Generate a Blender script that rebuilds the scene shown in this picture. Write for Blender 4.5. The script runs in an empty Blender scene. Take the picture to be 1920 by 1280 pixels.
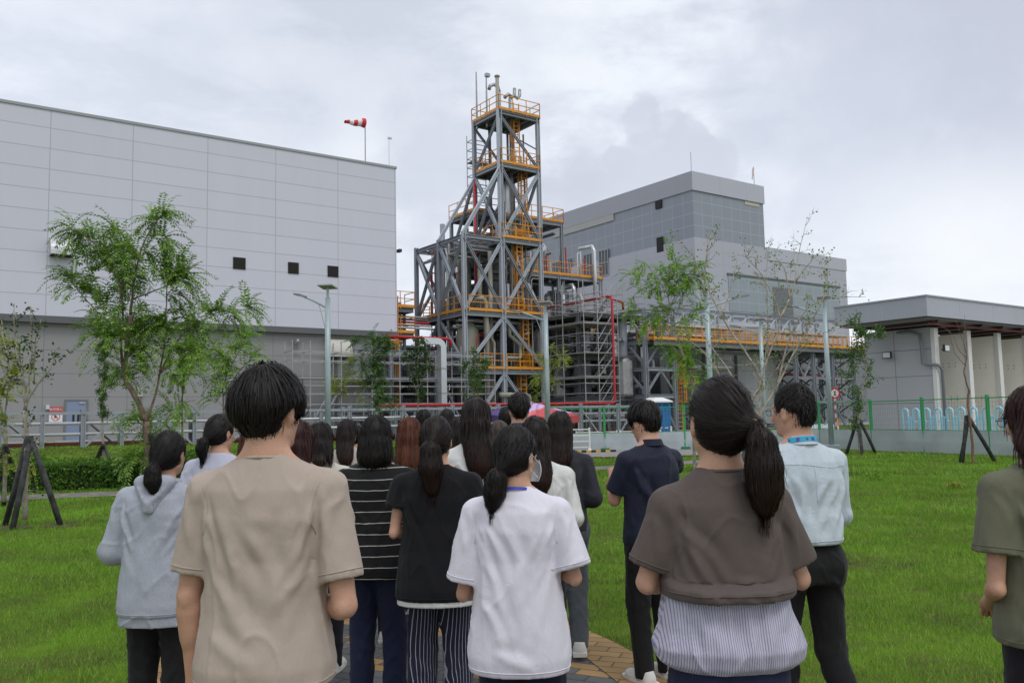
import bpy, bmesh, math, random
import numpy as np
from mathutils import Vector, Matrix
from mathutils.bvhtree import BVHTree
R = math.radians
SC = bpy.context.scene
COL = SC.collection
# ------------------------------------------------------------------ camera
EYE = Vector((0, 0, 1.55)); FPX = 1600.0
PITCH = math.atan(0.0894); ROLL = 0.021
_f = Vector((0, math.cos(PITCH), math.sin(PITCH)))
_u0 = Vector((0, -math.sin(PITCH), math.cos(PITCH))); _r0 = Vector((1, 0, 0))
_up = _u0 * math.cos(ROLL) + _r0 * math.sin(ROLL)
_rt = _r0 * math.cos(ROLL) - _u0 * math.sin(ROLL)
cam_d = bpy.data.cameras.new('camera'); cam = bpy.data.objects.new('camera', cam_d); COL.objects.link(cam)
M = Matrix((( _rt.x, _up.x, -_f.x, EYE.x), (_rt.y, _up.y, -_f.y, EYE.y), (_rt.z, _up.z, -_f.z, EYE.z), (0, 0, 0, 1)))
cam.matrix_world = M
cam_d.sensor_width = 36; cam_d.lens = FPX / 1920 * 36; cam_d.clip_end = 3000; cam_d.clip_start = 0.05
SC.camera = cam
# ------------------------------------------------------------------ sky, sun, exposure
SUN_EL, SUN_AZ = R(58), R(150)          # high sun behind thin cloud, behind the photographer to the right
w = bpy.data.worlds.new('World'); SC.world = w; w.use_nodes = True
nt = w.node_tree; nt.nodes.clear()
def N(t, nt_=None, **kw):
    n = (nt_ or nt).nodes.new(t)
    for k, v in kw.items(): setattr(n, k, v)
    return n
def build_world():
    L = nt.links.new
    out = N('ShaderNodeOutputWorld'); 
    sky = N('ShaderNodeTexSky', sky_type='NISHITA'); sky.sun_disc = False
    sky.sun_elevation = SUN_EL; sky.sun_rotation = SUN_AZ
    bg1 = N('ShaderNodeBackground'); bg1.inputs[1].default_value = 0.1; L(sky.outputs[0], bg1.inputs[0])
    tc = N('ShaderNodeTexCoord')
    mp = N('ShaderNodeMapping'); mp.inputs['Scale'].default_value = (1, 1, 2.8); L(tc.outputs['Generated'], mp.inputs[0])
    n1 = N('ShaderNodeTexNoise'); n1.inputs['Scale'].default_value = 3.2; n1.inputs['Detail'].default_value = 9; n1.inputs['Roughness'].default_value = .6
    n1.inputs['Distortion'].default_value = .15; L(mp.outputs[0], n1.inputs[0])
    cr = N('ShaderNodeValToRGB'); L(n1.outputs[0], cr.inputs[0])
    e = cr.color_ramp.elements
    e[0].position = .40; e[0].color = (.595, .63, .71, 1)
    e[1].position = .60; e[1].color = (.83, .855, .895, 1)
    m = e.new(.49); m.color = (.755, .79, .85, 1)
    col = cr.outputs[0]
    n2 = N('ShaderNodeTexNoise'); n2.inputs['Scale'].default_value = 14; n2.inputs['Detail'].default_value = 8; n2.inputs['Roughness'].default_value = .55; L(tc.outputs['Generated'], n2.inputs[0])
    def blob(px, py, rad, colr, amt, col, soft=.35, warp=.10):
        d = (_f + _rt * ((px - 960) / FPX) + _up * ((640 - py) / FPX)).normalized()
        sub = N('ShaderNodeVectorMath', operation='DISTANCE'); L(tc.outputs['Generated'], sub.inputs[0]); sub.inputs[1].default_value = d
        ma = N('ShaderNodeMath', operation='MULTIPLY_ADD'); L(n2.outputs[0], ma.inputs[0]); ma.inputs[1].default_value = warp * 2; ma.inputs[2].default_value = -warp
        ad = N('ShaderNodeMath', operation='ADD'); L(sub.outputs['Value'], ad.inputs[0]); L(ma.outputs[0], ad.inputs[1])
        mr = N('ShaderNodeMapRange', interpolation_type='SMOOTHSTEP'); L(ad.outputs[0], mr.inputs[0])
        mr.inputs[1].default_value = rad * (1 - soft); mr.inputs[2].default_value = rad * (1 + soft); mr.inputs[3].default_value = amt; mr.inputs[4].default_value = 0
        mx = N('ShaderNodeMix', data_type='RGBA'); L(mr.outputs[0], mx.inputs[0]); L(col, mx.inputs[6]); mx.inputs[7].default_value = (*colr, 1)
        return mx.outputs[2]
    col = blob(120, 60, .16, (.66, .705, .80), .5, col, .8, .12)
    col = blob(620, 60, .22, (.50, .54, .63), .55, col, .8, .16)
    col = blob(1720, 90, .15, (.41, .44, .54), .85, col, .7, .12)
    col = blob(1860, 160, .10, (.46, .49, .585), .6, col, .7, .12)
    col = blob(1560, 300, .16, (.60, .64, .73), .6, col, .8, .14)
    col = blob(1790, 500, .10, (.80, .82, .86), .8, col, .8, .08)
    col = blob(830, 330, .07, (.52, .555, .64), .6, col, .8, .10)
    col = blob(1100, 330, .045, (.51, .54, .62), .7, col, .6, .06)
    col = blob(1030, 400, .05, (.52, .55, .63), .6, col, .6, .06)
    for px, py, rad in ((1205, 236, .031), (1248, 238, .026), (1290, 268, .034), (1342, 298, .028), (1215, 292, .040), (1165, 304, .024), (1280, 314, .048)):
        col = blob(px, py, rad, (.545, .575, .66), .72, col, .15, .035)
    col = blob(1250, 360, .06, (.58, .61, .69), .6, col, .6, .05)
    bg2 = N('ShaderNodeBackground'); bg2.inputs[1].default_value = 1.0; L(col, bg2.inputs[0])
    ms = N('ShaderNodeMixShader'); ms.inputs[0].default_value = .93
    L(bg1.outputs[0], ms.inputs[1]); L(bg2.outputs[0], ms.inputs[2]); L(ms.outputs[0], out.inputs[0])
build_world()
sd = bpy.data.lights.new('sun', 'SUN'); sun = bpy.data.objects.new('sun', sd); COL.objects.link(sun)
sd.energy = 0.8; sd.angle = R(22); sd.color = (1, .97, .92)
# the sun stands towards compass SUN_AZ measured clockwise from +Y
sdir = Vector((math.sin(SUN_AZ) * math.cos(SUN_EL), math.cos(SUN_AZ) * math.cos(SUN_EL), math.sin(SUN_EL)))
sun.rotation_euler = sdir.to_track_quat('Z', 'Y').to_euler()
SC.view_settings.view_transform = 'Standard'; SC.view_settings.look = 'None'; SC.view_settings.gamma = 1
SC.view_settings.exposure = 0.3; SC.view_settings.use_curve_mapping = False
SC.cycles.max_bounces = 5; SC.cycles.diffuse_bounces = 3; SC.cycles.transparent_max_bounces = 6
# ------------------------------------------------------------------ survey: plant grid (u to the right and away, v to the left and away)
TH = R(90 - 54.5); OX, OY = -0.70, 62.0
Uv = Vector((math.cos(TH), math.sin(TH), 0)); Vv = Vector((-math.sin(TH), math.cos(TH), 0))
def ray(px, py): return _f + _rt * ((px - 960) / FPX) + _up * ((640 - py) / FPX)
def at(px, py, Y): d = ray(px, py); return EYE + d * (Y / d.y)
def gr(px, py, z=0.0):
    d = ray(px, py); return EYE + d * ((z - EYE.z) / d.z)
def uvz(p): q = Vector((p.x - OX, p.y - OY, 0)); return q.dot(Uv), q.dot(Vv), p.z
def Fv(px, py, v):       # where that line of sight meets the wall plane v = const -> (u, z)
    d = ray(px, py); t = (v - (Vector((EYE.x - OX, EYE.y - OY, 0))).dot(Vv)) / d.dot(Vv); q = uvz(EYE + d * t); return q[0], q[2]
def Fu(px, py, u):       # the same for u = const -> (v, z)
    d = ray(px, py); t = (u - (Vector((EYE.x - OX, EYE.y - OY, 0))).dot(Uv)) / d.dot(Uv); q = uvz(EYE + d * t); return q[1], q[2]
# ------------------------------------------------------------------ materials
MATS = {}
def mat(name, col, rough=.6, metal=0.0, var=.0, vscale=3.0, bump=0.0, bscale=40, spec=.5, col2=None, alpha=1, sheen=0, coat=0):
    if name in MATS: return MATS[name]
    m = bpy.data.materials.new(name); MATS[name] = m; m.use_nodes = True
    t = m.node_tree; b = t.nodes['Principled BSDF']
    b.inputs['Base Color'].default_value = (*col, 1); b.inputs['Roughness'].default_value = rough; b.inputs['Metallic'].default_value = metal
    b.inputs['Specular IOR Level'].default_value = spec; b.inputs['Alpha'].default_value = alpha; b.inputs['Coat Weight'].default_value = coat
    if sheen: b.inputs['Sheen Weight'].default_value = sheen
    tc = N('ShaderNodeTexCoord', t)
    if var or col2:
        n = N('ShaderNodeTexNoise', t); n.inputs['Scale'].default_value = vscale; n.inputs['Detail'].default_value = 5; n.inputs['Roughness'].default_value = .6
        t.links.new(tc.outputs['Object'], n.inputs[0])
        r = N('ShaderNodeMapRange', t); r.inputs[1].default_value = .35; r.inputs[2].default_value = .65; t.links.new(n.outputs[0], r.inputs[0])
        x = N('ShaderNodeMix', t, data_type='RGBA'); t.links.new(r.outputs[0], x.inputs[0])
        a = col2 if col2 else tuple(c * (1 + var) for c in col); bb = col if col2 else tuple(c * (1 - var) for c in col)
        x.inputs[6].default_value = (*a, 1); x.inputs[7].default_value = (*bb, 1)
        t.links.new(x.outputs[2], b.inputs['Base Color'])
    if bump:
        n = N('ShaderNodeTexNoise', t); n.inputs['Scale'].default_value = bscale; n.inputs['Detail'].default_value = 4
        t.links.new(tc.outputs['Object'], n.inputs[0])
        bp = N('ShaderNodeBump', t); bp.inputs['Strength'].default_value = bump; bp.inputs['Distance'].default_value = .02
        t.links.new(n.outputs[0], bp.inputs['Height']); t.links.new(bp.outputs[0], b.inputs['Normal'])
    return m
def mnode(t, op, a, b=None, c=None):
    n = N('ShaderNodeMath', t, operation=op)
    for i, x in enumerate((a, b, c)):
        if x is None: continue
        if isinstance(x, (int, float)): n.inputs[i].default_value = x
        else: t.links.new(x, n.inputs[i])
    return n.outputs[0]
def panel_mat(name, col, du, dz, ou, oz, line=.02, dark=.55, axis='X', rough=.45, offs=(0, 0, 0), vlines=None, var=.03, metal=0):
    """clad wall: seams every dz metres up and du along, or at the listed places"""
    m = bpy.data.materials.new(name); MATS[name] = m; m.use_nodes = True
    t = m.node_tree; b = t.nodes['Principled BSDF']; b.inputs['Roughness'].default_value = rough; b.inputs['Metallic'].default_value = metal
    tc = N('ShaderNodeTexCoord', t); sp = N('ShaderNodeSeparateXYZ', t); t.links.new(tc.outputs['Object'], sp.inputs[0])
    h = sp.outputs[axis]; z = sp.outputs['Z']
    def lines(src, o, d, wd):
        a = mnode(t, 'SUBTRACT', src, o); a = mnode(t, 'DIVIDE', a, d)
        a = mnode(t, 'FRACT', a); a = mnode(t, 'SUBTRACT', a, .5); a = mnode(t, 'ABSOLUTE', a); return mnode(t, 'GREATER_THAN', a, .5 - wd / d)
    lz = lines(z, oz, dz, line)
    if vlines is not None:
        lu = None
        for q in vlines:
            a = mnode(t, 'SUBTRACT', h, q); a = mnode(t, 'ABSOLUTE', a); a = mnode(t, 'LESS_THAN', a, line)
            lu = a if lu is None else mnode(t, 'MAXIMUM', lu, a)
    else: lu = lines(h, ou, du, line)
    ll = mnode(t, 'MAXIMUM', lz, lu)
    # every panel a touch different, plus soft streaks down the cladding
    cu = mnode(t, 'FLOOR', mnode(t, 'DIVIDE', mnode(t, 'SUBTRACT', h, ou), du)); cz = mnode(t, 'FLOOR', mnode(t, 'DIVIDE', mnode(t, 'SUBTRACT', z, oz), dz))
    cb = N('ShaderNodeCombineXYZ', t); t.links.new(cu, cb.inputs[0]); t.links.new(cz, cb.inputs[1])
    wn = N('ShaderNodeTexWhiteNoise', t); t.links.new(cb.outputs[0], wn.inputs[0])
    mp = N('ShaderNodeMapping', t); mp.inputs['Scale'].default_value = (1.2, 1.2, .12); t.links.new(tc.outputs['Object'], mp.inputs[0])
    ns = N('ShaderNodeTexNoise', t); ns.inputs['Scale'].default_value = 1.0; ns.inputs['Detail'].default_value = 4; t.links.new(mp.outputs[0], ns.inputs[0])
    f = mnode(t, 'ADD', mnode(t, 'MULTIPLY', wn.outputs[0], var), mnode(t, 'MULTIPLY', ns.outputs[0], var * 2.4))
    f = mnode(t, 'ADD', f, 1 - var * 1.7)
    f = mnode(t, 'MULTIPLY', f, mnode(t, 'SUBTRACT', 1, mnode(t, 'MULTIPLY', ll, dark)))
    vm = N('ShaderNodeVectorMath', t, operation='SCALE'); vm.inputs[0].default_value = col; t.links.new(f, vm.inputs['Scale'])
    t.links.new(vm.outputs[0], b.inputs['Base Color'])
    return m
# ------------------------------------------------------------------ mesh builder
OFF = {}
def frame_of(d):
    d = d.normalized(); a = Vector((0, 0, 1)) if abs(d.z) < .95 else Vector((1, 0, 0))
    s = d.cross(a).normalized(); return s, s.cross(d).normalized()
class MB:
    def __init__(s): s.v = []; s.f = []; s.mk = []
    def mark(s, k): s.mk.append((len(s.f), k)); return s
    def add(s, vs, fs):
        n = len(s.v); s.v += [tuple(p) for p in vs]; s.f += [tuple(i + n for i in q) for q in fs]; return s
    def box(s, x0, x1, y0, y1, z0, z1):
        return s.add([(x0, y0, z0), (x1, y0, z0), (x1, y1, z0), (x0, y1, z0), (x0, y0, z1), (x1, y0, z1), (x1, y1, z1), (x0, y1, z1)],
                     [(0, 3, 2, 1), (4, 5, 6, 7), (0, 1, 5, 4), (1, 2, 6, 5), (2, 3, 7, 6), (3, 0, 4, 7)])
    def bar(s, a, b, w, h=None):
        h = h or w; a = Vector(a); b = Vector(b); sx, sy = frame_of(b - a)
        vs = [p + sx * i * w / 2 + sy * j * h / 2 for p in (a, b) for i, j in ((-1, -1), (1, -1), (1, 1), (-1, 1))]
        return s.add(vs, [(3, 2, 1, 0), (4, 5, 6, 7), (0, 1, 5, 4), (1, 2, 6, 5), (2, 3, 7, 6), (3, 0, 4, 7)])
    def hbeam(s, a, b, w, h=None, t=None, flip=False):
        """H section: two flanges and a web"""
        h = h or w; t = t or w * .12; a = Vector(a); b = Vector(b); sx, sy = frame_of(b - a)
        if flip: sx, sy, = sy, sx
        def pl(ox, oy, ww, hh):
            vs = [p + sx * (ox + i * ww / 2) + sy * (oy + j * hh / 2) for p in (a, b) for i, j in ((-1, -1), (1, -1), (1, 1), (-1, 1))]
            s.add(vs, [(3, 2, 1, 0), (4, 5, 6, 7), (0, 1, 5, 4), (1, 2, 6, 5), (2, 3, 7, 6), (3, 0, 4, 7)])
        pl(0, h / 2 - t / 2, w, t); pl(0, -h / 2 + t / 2, w, t); pl(0, 0, t, h - 2 * t - .002); return s
    def tube(s, pts, r, n=8, cap=True):
        pts = [Vector(p) for p in pts]; rs = r if isinstance(r, (list, tuple)) else [r] * len(pts)
        base = len(s.v); prev = None
        for i, p in enumerate(pts):
            d = (pts[min(i + 1, len(pts) - 1)] - pts[max(i - 1, 0)])
            if d.length < 1e-9: d = Vector((0, 0, 1))
            d.normalize()
            if prev is None: sx, sy = frame_of(d)
            else:
                sx = (prev - d * prev.dot(d))
                if sx.length < 1e-5: sx, _ = frame_of(d)
                sx.normalize(); sy = sx.cross(d) * -1
                sy = d.cross(sx)
            if prev is None: sy = d.cross(sx)
            prev = sx
            for k in range(n):
                a = 2 * math.pi * k / n; s.v.append(tuple(p + (sx * math.cos(a) + sy * math.sin(a)) * rs[i]))
        for i in range(len(pts) - 1):
            for k in range(n):
                a = base + i * n + k; b = base + i * n + (k + 1) % n; s.f.append((a, b, b + n, a + n))
        if cap:
            s.f.append(tuple(base + k for k in reversed(range(n)))); e = base + (len(pts) - 1) * n; s.f.append(tuple(e + k for k in range(n)))
        return s
    def lathe(s, prof, c=(0, 0, 0), n=24, sx=1, sy=1):
        base = len(s.v)
        for r, z in prof:
            for k in range(n):
                a = 2 * math.pi * k / n; s.v.append((c[0] + r * sx * math.cos(a), c[1] + r * sy * math.sin(a), c[2] + z))
        for i in range(len(prof) - 1):
            for k in range(n):
                a = base + i * n + k; b = base + i * n + (k + 1) % n; s.f.append((a, b, b + n, a + n))
        s.f.append(tuple(base + k for k in reversed(range(n)))); e = base + (len(prof) - 1) * n; s.f.append(tuple(e + k for k in range(n)))
        return s
    def quad(s, a, b, c, d): return s.add([a, b, c, d], [(0, 1, 2, 3)])
    def prism(s, poly, axis, lo, hi):
        """polygon in the two other axes, extruded along axis"""
        def P(a, b, c):
            return {'x': (c, a, b), 'y': (a, c, b), 'z': (a, b, c)}[axis]
        n = len(poly); vs = [P(a, b, lo) for a, b in poly] + [P(a, b, hi) for a, b in poly]
        fs = [tuple(range(n)), tuple(reversed(range(n, 2 * n)))] + [(i, i + n, (i + 1) % n + n, (i + 1) % n) for i in range(n)]
        return s.add(vs, fs)
    def build(s, name, m, parent=None, smooth=False, bevel=0, plant=False):
        me = bpy.data.meshes.new(name)
        o_ = OFF.get(parent.name, (0, 0, 0)) if parent else (0, 0, 0)
        vs = s.v if o_ == (0, 0, 0) else [(x - o_[0], y - o_[1], z - o_[2]) for x, y, z in s.v]
        me.from_pydata(vs, [], s.f); me.update()
        bm = bmesh.new(); bm.from_mesh(me); bmesh.ops.recalc_face_normals(bm, faces=bm.faces)
        for a, k in s.mk:
            for q in list(bm.faces)[a:]: q.material_index = k
        if bevel: bmesh.ops.bevel(bm, geom=bm.edges[:], offset=bevel, segments=1, affect='EDGES')
        bm.to_mesh(me); bm.free()
        if smooth: me.shade_smooth()
        return link(name, me, m, parent, plant)
def link(name, me, m, parent=None, plant=False):
    o = bpy.data.objects.new(name, me); COL.objects.link(o)
    for q in (m if isinstance(m, list) else [m] if m else []): me.materials.append(q)
    if parent: o.parent = parent; OFF[o.name] = OFF.get(parent.name, (0, 0, 0))
    elif plant: o.location = (OX, OY, 0); o.rotation_euler.z = TH
    return o
def tag(o, label=None, cat=None, group=None, kind=None):
    if label: o['label'] = label
    if cat: o['category'] = cat
    if group: o['group'] = group
    if kind: o['kind'] = kind
    return o
def thing(name, label, cat, loc=(0, 0, 0), rz=0, group=None):
    o = bpy.data.objects.new(name, None); COL.objects.link(o); o.location = loc; o.rotation_euler.z = rz; o.empty_display_size = .2
    return tag(o, label, cat, group)
def pthing(name, label, cat, u, v, z=0, group=None):
    p = Vector((OX, OY, 0)) + Uv * u + Vv * v; o = thing(name, label, cat, (p.x, p.y, z), TH, group); OFF[o.name] = (u, v, z); return o
def dup(root, loc, rz=None, label=None, scale=None):
    r = root.copy(); COL.objects.link(r); r.location = loc
    if rz is not None: r.rotation_euler.z = rz
    if label: r['label'] = label
    if scale: r.scale = (scale,) * 3
    for ch in list(root.children):
        c = ch.copy(); COL.objects.link(c); c.parent = r
        for g in list(ch.children):
            d = g.copy(); COL.objects.link(d); d.parent = c
    return r
# ------------------------------------------------------------------ ground
def sstep(a, b, x):
    t = min(1, max(0, (x - a) / (b - a))); return t * t * (3 - 2 * t)
def gz(x, y):
    q = Vector((x - OX, y - OY, 0)); u, v = q.dot(Uv), q.dot(Vv)
    h = .85 - .6 * sstep(-30, 2, u)
    return h * sstep(-15.5, -1.5, v) * sstep(26, 34, math.hypot(x, y))
RE = [(0, 1.9), (3, 1.45), (5.27, .87), (5.9, .70), (6.4, .47), (7.5, .0), (9, -.5), (12, -1.4), (16, -2.4), (23, -3.6)]
def redge(y): return float(np.interp(y, [a for a, b in RE], [b for a, b in RE]))
CP = [(-40, 14.5), (-14, 18.6), (-11, 19.2), (-8.9, 19.85), (-4, 22.0), (2.2, 25.3), (4.5, 26.6), (9, 30.5), (12, 35)]
def cross_y(x): return float(np.interp(x, [a for a, b in CP], [b for a, b in CP]))
PVY = 32.2
def ground():
    g = lambda lo, hi, st, far: sorted(set([lo - f for f in far] + list(np.arange(lo, hi + .01, st)) + [hi + f for f in far]))
    xs = g(-60, 60, 2.0, [20, 60, 150, 400, 900]); ys = g(-20, 110, 2.0, [20, 60, 150, 400, 1200])
    b = MB(); b.v = [(x, y, gz(x, y)) for y in ys for x in xs]; n = len(xs)
    b.f = [(j * n + i, j * n + i + 1, (j + 1) * n + i + 1, (j + 1) * n + i) for j in range(len(ys) - 1) for i in range(n - 1)]
    m = mat('lawn_soil', (.11, .19, .014), .95, var=.0, col2=(.070, .065, .025), spec=.1, vscale=1.3, bump=.6, bscale=30)
    o = b.build('lawn_ground', m, smooth=True); tag(o, kind='structure')
    # concrete yard of the plant
    yd = MB(); us = np.arange(-60, 90, 3.0); vs = list(np.arange(-5.2, 60, 2.6))
    for j in vs:
        for i in us:
            p = Vector((OX, OY, 0)) + Uv * float(i) + Vv * float(j); yd.v.append((p.x, p.y, gz(p.x, p.y) + .03))
    n = len(us); yd.f = [(j * n + i, j * n + i + 1, (j + 1) * n + i + 1, (j + 1) * n + i) for j in range(len(vs) - 1) for i in range(n - 1)]
    tag(yd.build('plant_yard', mat('concrete', (.30, .30, .29), .9, var=.15, vscale=.5), smooth=True), kind='structure')
    # service road beyond the mesh fence
    rd = MB()
    P = [gr(1420, 842), gr(2050, 850)]
    pts = [(9.5, 41.5), (16.2, 29.0), (24, 24), (44, 44), (22, 62)]
    rd.add([(x, y, gz(x, y) + .035) for x, y in pts], [(0, 1, 2, 3, 4)])
    tag(rd.build('service_road', mat('pale_road', (.42, .41, .39), .9, var=.12)), kind='structure')
def paver_mat(name, a, bcol, rot, tan=True):
    m = bpy.data.materials.new(name); m.use_nodes = True; t = m.node_tree; b = t.nodes['Principled BSDF']; b.inputs['Roughness'].default_value = .85
    tc = N('ShaderNodeTexCoord', t); mp = N('ShaderNodeMapping', t); mp.inputs['Rotation'].default_value = (0, 0, R(rot)); t.links.new(tc.outputs['Object'], mp.inputs[0])
    sp = N('ShaderNodeSeparateXYZ', t); t.links.new(mp.outputs[0], sp.inputs[0])
    bw, bh = .22, .11
    jr = mnode(t, 'FLOOR', mnode(t, 'DIVIDE', sp.outputs[1], bh))
    xo = mnode(t, 'ADD', mnode(t, 'DIVIDE', sp.outputs[0], bw), mnode(t, 'MULTIPLY', mnode(t, 'MODULO', jr, 2), .5))
    ic = mnode(t, 'FLOOR', xo); fx = mnode(t, 'SUBTRACT', xo, ic); fy = mnode(t, 'FRACT', mnode(t, 'DIVIDE', sp.outputs[1], bh))
    ex = mnode(t, 'GREATER_THAN', mnode(t, 'ABSOLUTE', mnode(t, 'SUBTRACT', fx, .5)), .475); ey = mnode(t, 'GREATER_THAN', mnode(t, 'ABSOLUTE', mnode(t, 'SUBTRACT', fy, .5)), .45)
    ed = mnode(t, 'MAXIMUM', ex, ey)
    cb = N('ShaderNodeCombineXYZ', t); t.links.new(ic, cb.inputs[0]); t.links.new(jr, cb.inputs[1]); wn = N('ShaderNodeTexWhiteNoise', t); t.links.new(cb.outputs[0], wn.inputs[0])
    if tan == 'mix':
        q = mnode(t, 'LESS_THAN', mnode(t, 'FLOORED_MODULO', mnode(t, 'ADD', mnode(t, 'MULTIPLY', ic, 1), mnode(t, 'FLOOR', mnode(t, 'DIVIDE', jr, 2))), 4), .5)
        q2 = mnode(t, 'LESS_THAN', mnode(t, 'FLOORED_MODULO', jr, 4), 1.5); q = mnode(t, 'MULTIPLY', q, q2)
    else: q = mnode(t, 'LESS_THAN', wn.outputs[0], 1.1 if tan else .0)
    x = N('ShaderNodeMix', t, data_type='RGBA'); t.links.new(q, x.inputs[0]); x.inputs[6].default_value = (*a, 1); x.inputs[7].default_value = (*bcol, 1)
    ns = N('ShaderNodeTexNoise', t); ns.inputs['Scale'].default_value = 5; ns.inputs['Detail'].default_value = 6; t.links.new(tc.outputs['Object'], ns.inputs[0])
    f = mnode(t, 'ADD', mnode(t, 'MULTIPLY', wn.outputs[0], .35), mnode(t, 'MULTIPLY', ns.outputs[0], .6)); f = mnode(t, 'ADD', f, .5)
    f = mnode(t, 'MULTIPLY', f, mnode(t, 'SUBTRACT', 1, mnode(t, 'MULTIPLY', ed, .6)))
    vm = N('ShaderNodeVectorMath', t, operation='SCALE'); t.links.new(x.outputs[2], vm.inputs[0]); t.links.new(f, vm.inputs['Scale']); t.links.new(vm.outputs[0], b.inputs['Base Color'])
    bp = N('ShaderNodeBump', t); bp.inputs['Strength'].default_value = .6; bp.inputs['Distance'].default_value = .006; t.links.new(mnode(t, 'SUBTRACT', 1, ed), bp.inputs['Height']); t.links.new(bp.outputs[0], b.inputs['Normal'])
    return m
def paths():
    grey = (.120, .122, .125); tanc = (.33, .205, .085)
    ys = list(np.arange(0, 23.1, .25))
    b = MB(); b.v = [(x, y, .008) for y in ys for x in (redge(y) - 2.75, redge(y) - .34)]
    b.f = [(2 * i, 2 * i + 1, 2 * i + 3, 2 * i + 2) for i in range(len(ys) - 1)]
    tag(b.build('main_path', paver_mat('pavers', grey, tanc, 28, 'mix')), kind='structure')
    for nm, o1, o2 in (('path_border', -.34, 0), ('path_border', -3.1, -2.75)):
        b = MB(); b.v = [(redge(y) + o, y, .012) for y in ys for o in (o1, o2)]
        b.f = [(2 * i, 2 * i + 1, 2 * i + 3, 2 * i + 2) for i in range(len(ys) - 1)]
        tag(b.build(nm, paver_mat('border_pavers', tanc, tanc, 20, True)), kind='structure')
    xs = list(np.arange(-40, 12.1, .5))
    b = MB(); b.v = [(x, cross_y(x) + o, .016) for x in xs for o in (-.75, .85)]
    b.f = [(2 * i, 2 * i + 1, 2 * i + 3, 2 * i + 2) for i in range(len(xs) - 1)]
    tag(b.build('cross_path', paver_mat('pavers_far', (.19, .18, .17), (.33, .24, .14), 35, 'mix')), kind='structure')
    b = MB(); pts = [(-2, 33.6), (3.5, 31.6), (8.5, 31.6), (10.6, 36.2), (4, 40.3), (-2, 42.2)]
    b.add([(x, y, gz(x, y) + .05) for x, y in pts], [tuple(range(6))])
    tag(b.build('far_pavement', paver_mat('pavers_pave', (.26, .25, .24), (.30, .26, .2), 35, 'mix')), kind='structure')
    b = MB(); b.add([(x, cross_y(x) + 1.5 + o, .02 + z) for z in (0, .08) for x, o in ((-40, 0), (-3.5, 0), (-3.5, .12), (-40, .12))], [(0, 1, 5, 4), (1, 2, 6, 5), (2, 3, 7, 6), (4, 5, 6, 7)])
SOIL = [(116, 985, .3), (15, 990, .34), (1602, 852, .35), (1815, 867, .4), (-60, 960, .4)]
def onpath(x, y):
    r = np.interp(y, [a for a, _ in RE], [c for _, c in RE])
    m = (x < r + .03) & (x > r - 3.12) & (y < 23)
    c = np.interp(x, [a for a, _ in CP], [d for _, d in CP]); m |= (y > c - .78) & (y < c + .88)
    m |= (x > -2) & (x < 10) & (y > 31.7 + np.maximum(0, (3.5 - x)) * .36) & (y < 42)
    for a, b, r in SOIL:
        p = gr(a, b); m |= ((x - p.x) ** 2 + ((y - p.y) / .8) ** 2 < (r * .8) ** 2) & (np.sin(x * 91) * np.sin(y * 83) > -.55)
    return m
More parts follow.
